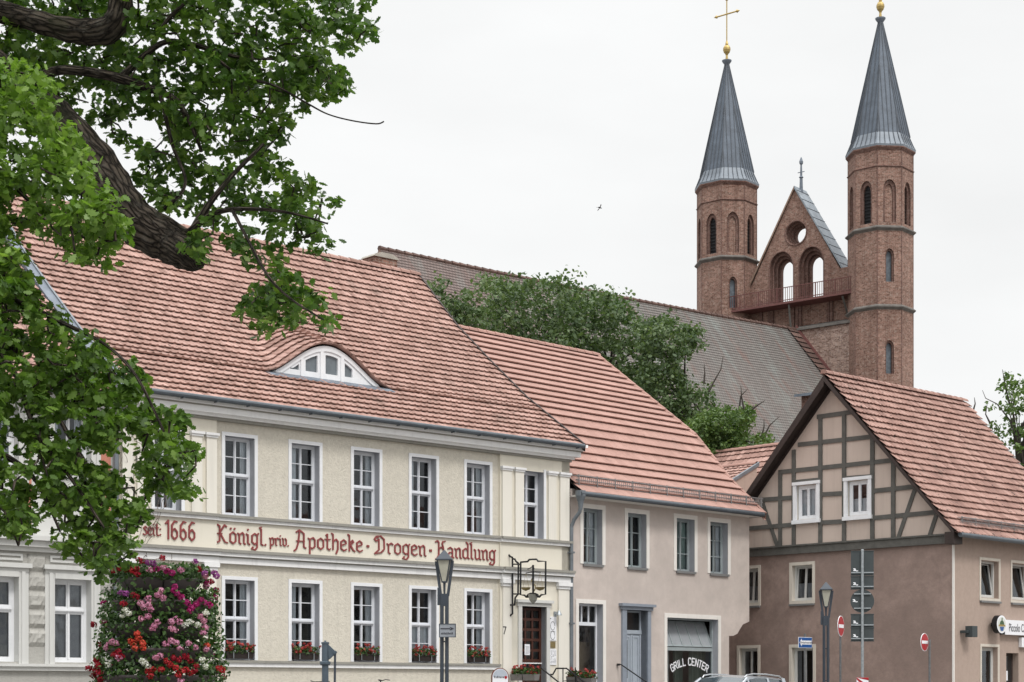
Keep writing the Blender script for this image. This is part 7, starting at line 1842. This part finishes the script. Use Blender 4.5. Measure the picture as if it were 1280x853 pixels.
# ------------------------------------------------------------------ car
def car():
    Y = 45.2; zg = .384; c = P(912, 853, Y); hd = math.atan2(-.80, -.60); root = empty('parked_car', (c.x, Y, zg), hd, 'silver grey estate car parked in front of the shop window', 'car'); root.scale = (1.03, 1.03, 1.10)
    L, Wd, H = 4.6, 1.82, 1.50
    def loft(name, secs, mat, parent, smooth=True, close=True):
        n = len(secs[0]); vs = [v for s in secs for v in s]; fs = []
        for i in range(len(secs) - 1):
            for j in range(n - 1): fs.append((i * n + j, (i + 1) * n + j, (i + 1) * n + j + 1, i * n + j + 1))
        if close: fs.append(tuple(range(n))); fs.append(tuple((len(secs) - 1) * n + j for j in range(n))[::-1])
        m = MB(); m.add(vs, fs); return m.build(name, mat, parent, smooth=smooth)
    # lower body sections along x (front = +x)
    def sec(x, hw, zb, zs, zt, inset=.10):
        pts = [(x, -hw + .05, zb), (x, -hw, zb + .12), (x, -hw, zs - .12), (x, -hw + .03, zs), (x, -hw + inset, zt), (x, 0, zt + .025), (x, hw - inset, zt), (x, hw - .03, zs), (x, hw, zs - .12), (x, hw, zb + .12), (x, hw - .05, zb)]; return pts
    body = [sec(-2.25, .72, .38, .70, .82), sec(-2.18, .84, .25, .86, .95), sec(-1.7, .90, .22, .92, 1.0), sec(0, .91, .2, .90, .98), sec(.9, .91, .2, .88, .96), sec(1.3, .90, .2, .84, .90), sec(1.9, .87, .22, .74, .80), sec(2.2, .78, .25, .62, .70), sec(2.32, .6, .35, .52, .58)]
    b = loft('body', body, M['carpaint'], root)
    def gsec(x, hb, ht, zt, zb=.95): return [(x, -hb, zb), (x, -(hb * .4 + ht * .6), zb + (zt - zb) * .6), (x, -ht, zt - .05), (x, -ht + .10, zt), (x, 0, zt + .03), (x, ht - .10, zt), (x, ht, zt - .05), (x, (hb * .4 + ht * .6), zb + (zt - zb) * .6), (x, hb, zb)]
    gs = [gsec(-2.08, .76, .70, 1.02), gsec(-1.82, .80, .64, 1.34), gsec(-1.6, .82, .64, 1.43), gsec(-.8, .84, .66, 1.47), gsec(-.1, .84, .66, 1.475), gsec(.3, .84, .65, 1.43), gsec(.75, .83, .68, 1.22), gsec(1.2, .82, .76, .98)]
    n = 9; vs = [v for s in gs for v in s]; mb = MB()
    for i in range(len(gs) - 1):
        for j in range(n - 1):
            side = j in (0, 1, 6, 7); roof_ = j in (2, 3, 4, 5); glass_ = (side and 0 < i < 6 and True) or (i in (5, 6)) or (i == 0)
            if i in (5, 6) and side: glass_ = i == 5
            q = [vs[i * n + j], vs[(i + 1) * n + j], vs[(i + 1) * n + j + 1], vs[i * n + j + 1]]
            mb.add(q, [(0, 1, 2, 3)], M['carglass'] if glass_ else M['carpaint'])
    mb.build('greenhouse', None, root)
    p = MB()
    for s in (-1, 1):
        for (xa, xb) in ((.28, .30), (-.75, -.72), (-1.62, -1.52)): p.add([(xa - .03, s * .845, .95), (xb + .04, s * .845, .95), (xb + .04, s * .675, 1.43), (xa - .03, s * .675, 1.43)], [(0, 1, 2, 3) if s < 0 else (3, 2, 1, 0)])
        p.tube([(1.18, s * .80, .97), (.75, s * .72, 1.21), (.3, s * .665, 1.42)], .035, 6)
    p.build('pillar', M['carpaint'], root)
    for s in (-1, 1):
        r = MB(); r.tube([(.32, s * .60, 1.435), (.22, s * .615, 1.495), (-.1, s * .62, 1.525), (-.8, s * .62, 1.52), (-1.5, s * .60, 1.48), (-1.78, s * .59, 1.40)], .018, 8); r.build('roof_rail', M['chrome'], root)
        m = MB(); m.lathe([(.02, -.06), (.09, -.04), (.10, .04), (.02, .06)], (.85, s * 1.0, 1.0), 10); m.build('mirror', M['carpaint'], root)
        h = MB(); h.add([(2.05, s * .80, .62), (2.28, s * .58, .58), (2.25, s * .58, .70), (1.98, s * .80, .78)], [(0, 1, 2, 3), (3, 2, 1, 0)]); h.build('headlight', M['chrome'], root)
        for x in (1.42, -1.40):
            w = MB(); T0 = [(.2, -.11), (.31, -.11), (.33, -.07), (.33, .07), (.31, .11), (.2, .11)]
            nn = 24; vs2 = []; fs2 = []
            for rr, yy in T0:
                for q in range(nn): a = 2 * math.pi * q / nn; vs2.append((x + rr * math.cos(a), s * .82 + yy, .33 + rr * math.sin(a)))
            for i in range(len(T0) - 1):
                for q in range(nn): fs2.append((i * nn + q, i * nn + (q + 1) % nn, (i + 1) * nn + (q + 1) % nn, (i + 1) * nn + q))
            w.add(vs2, fs2); wo = w.build('wheel', M['black'], root)
            ri = MB(); 
            for q in range(5): a = 2 * math.pi * q / 5; ri.tube([(x, s * .90, .33), (x + .2 * math.cos(a), s * .92, .33 + .2 * math.sin(a))], .025, 5)
            ri.tube([(x + .2 * math.cos(2 * math.pi * q / 20), s * .92, .33 + .2 * math.sin(2 * math.pi * q / 20)) for q in range(21)], .02, 5, caps=False); ri.build('rim', M['chrome'], wo)
    it = MB(); it.box(-.2, .0, -.6, -.15, .6, 1.2); it.box(-.2, .0, .15, .6, .6, 1.2); it.box(-1.7, 1.0, -.7, .7, .5, .62); it.build('seat', M['black'], root)
def carpaint():
    m = NT('silver_car_paint'); m.bsdf((.42, .46, .50), .28, .55, None, spec=.6, **{'Coat Weight': .8, 'Coat Roughness': .05}); return m.m
M['carpaint'] = carpaint(); M['carglass'] = mat_plain('dark_car_glass', (.03, .045, .055), .06, 0, var=.1, bstr=0, spec=.9); M['chrome'] = mat_plain('satin_chrome', (.62, .64, .66), .22, .8, var=.05, bstr=0)
car()

# ------------------------------------------------------------------ things on the right hand wall
def right_wall():
    Rz = R(0)
    def rt(nm, lb, ct, px, py, y=0.): x, z = FS.at(px, py, y); return FS.root(nm, lb, ct, x, 0, z), x, z
    r, x, z = rt('wall_spotlight', 'dark box shaped wall spotlight near the house corner', 'lamp', 1202, 790); m = MB(); m.box(-.1, .0, -.25, -.0, -.04, .04, M['signback']); m.box(.0, .3, -.36, -.12, -.16, .17, M['signback']); m.build('lamp_body', None, r, bevel=.01)
    r, x, z = rt('round_wall_sign', 'oval white sign with a green and gold crest left of the name board', 'sign', 1239.5, 781)
    T = lambda a, b, c: (a, b, c)
    m = MB(); n = 28; el = lambda s: [(.40 * s * math.cos(2 * math.pi * i / n), .27 * s * math.sin(2 * math.pi * i / n)) for i in range(n)]
    el = lambda s: [(.29 * s * math.cos(2 * math.pi * i / n), .275 * s * math.sin(2 * math.pi * i / n)) for i in range(n)]
    m.prism(el(1.0), -.34, -.16, M['black']); m.prism(el(.99), -.345, -.341, M['signwhite']); m.prism(el(.8), -.349, -.3455, M['palegrey2']); m.prism([(-.14, -.02), (.14, -.02), (.10, .08), (0, .13), (-.10, .08)], -.353, -.3495, M['signgreen']); m.prism([(-.03, .08), (.03, .08), (.02, .2), (-.02, .2)], -.356, -.3535, M['signgreen']); m.prism([(-.2, -.06), (.2, -.06), (.17, -.01), (-.17, -.01)], -.357, -.3535, M['gold'])
    m.prism([(-.13, -.08), (.13, -.08), (.07, -.2), (-.07, -.2)], -.353, -.3495, M['signblue']); m.box(-.05, .05, -.16, 0, -.05, .05, M['black'])
    m.build('lightbox', None, r)
    r, x, z = rt('name_board', 'long white name board above the door with dark serif lettering', 'sign', 1250, 793.5); zt = FS.at(1250, 775)[1]; h = zt - z; m = MB(); m.box(0, 3.4, -.16, -.01, 0, h, M['signwhite']); m.box(-.03, .0, -.17, -.0, -.0, h, M['black']); bo = m.build('panel', None, r)
    text_mesh('Piccolo Ca', h * .78, M['ink'], bo, (.24, -.166, h * .46), (R(90), 0, 0), .66, align='LEFT')
    r, x, z = rt('small_sign', 'small white sign with dark lettering over the door, under the name board', 'sign', 1273, 810); h = .32; m = MB(); m.box(0, 1.0, -.12, -.01, .02, h, M['signwhite']); bo = m.build('panel', None, r); text_mesh('R', h * .7, M['ink'], bo, (.12, -.125, h * .5), (R(90), 0, 0), 1., align='LEFT')
M['palegrey2'] = mat_plain('light_sign_field', (.62, .64, .60), .4, var=.05); M['signgreen'] = mat_plain('dark_green_print', (.05, .10, .045), .5, var=.1)
right_wall()
def bird():
    Y = 60.; c = P(749.6, 260, Y); root = empty('flying_bird', tuple(c), R(30), 'tiny dark bird flying in the white sky', 'bird')
    m = MB(); m.tube([(-.09, 0, 0), (-.05, 0, .01), (0, 0, .01), (.05, 0, 0), (.09, 0, -.005)], [.004, .018, .024, .02, .006], 8); m.add([(0, 0, .02), (.03, .0, .02), (.01, -.1, .08), (-.03, -.12, .10)], [(0, 1, 2, 3), (3, 2, 1, 0)]); m.add([(0, 0, .02), (.03, .0, .02), (.01, .1, -.06), (-.03, .12, -.08)], [(0, 1, 2, 3), (3, 2, 1, 0)]); m.add([(-.09, 0, 0), (-.15, -.02, 0), (-.15, .02, 0)], [(0, 1, 2), (2, 1, 0)]); m.build('bird_body', M['black'], root)
bird()

# ------------------------------------------------------------------ houses across the square, out of the frame, mirrored in the window panes
def opposite(x, y, ang, w_, d, he, hr, mat, label):
    root = empty('town_house', (x, y, .2), R(ang), label, 'house'); m = MB(); hs = []
    n = int(w_ / 2.6)
    for i in range(n):
        for z0 in (1.0, 4.0): 
            if z0 + 1.7 < he: a = .8 + i * (w_ - 1.6) / n; hs.append(rect(a, a + 1.0, z0, z0 + 1.6))
    m.panel(rect(0, w_, -.4, he), hs, 0, .2, M[mat], M['reveal']); m.add([(0, 0, -.4), (0, d, -.4), (0, d, he), (0, d / 2, hr), (0, 0, he)], [(0, 1, 2, 3, 4)[::-1]], M[mat]); m.add([(w_, 0, -.4), (w_, d, -.4), (w_, d, he), (w_, d / 2, hr), (w_, 0, he)], [(0, 1, 2, 3, 4)], M[mat]); m.box(0, w_, d - .1, d, -.4, he, M[mat])
    m.build('wall', None, root); r = MB(); roof_tiles(r, [(-.4, he - .1), (d / 2, hr)], -.2, w_ + .2, .25, .34, .05, .02, mat=M['tile_c']); r.quad((w_ + .2, d / 2, hr), (-.2, d / 2, hr), (-.2, d + .4, he - .1), (w_ + .2, d + .4, he - .1), M['tile_c']); r.build('roof', None, root)
    for h in hs: wv = window(root, h[0][0], h[1][0], h[0][1], h[2][1], y=.12, rows=1, bars=1, curtain=None, glass=M['darkglass'])
opposite(38, 52, -118, 13, 9, 6.6, 10.6, 'pink', 'pale pink town house across the square, beyond the right edge')
opposite(30.5, 38, -112, 12, 9, 6.2, 10.0, 'greywall', 'grey town house across the square, beyond the right edge')
opposite(25, 24, -108, 11, 9, 7.0, 11.2, 'cream', 'cream town house across the square, closest to the camera')
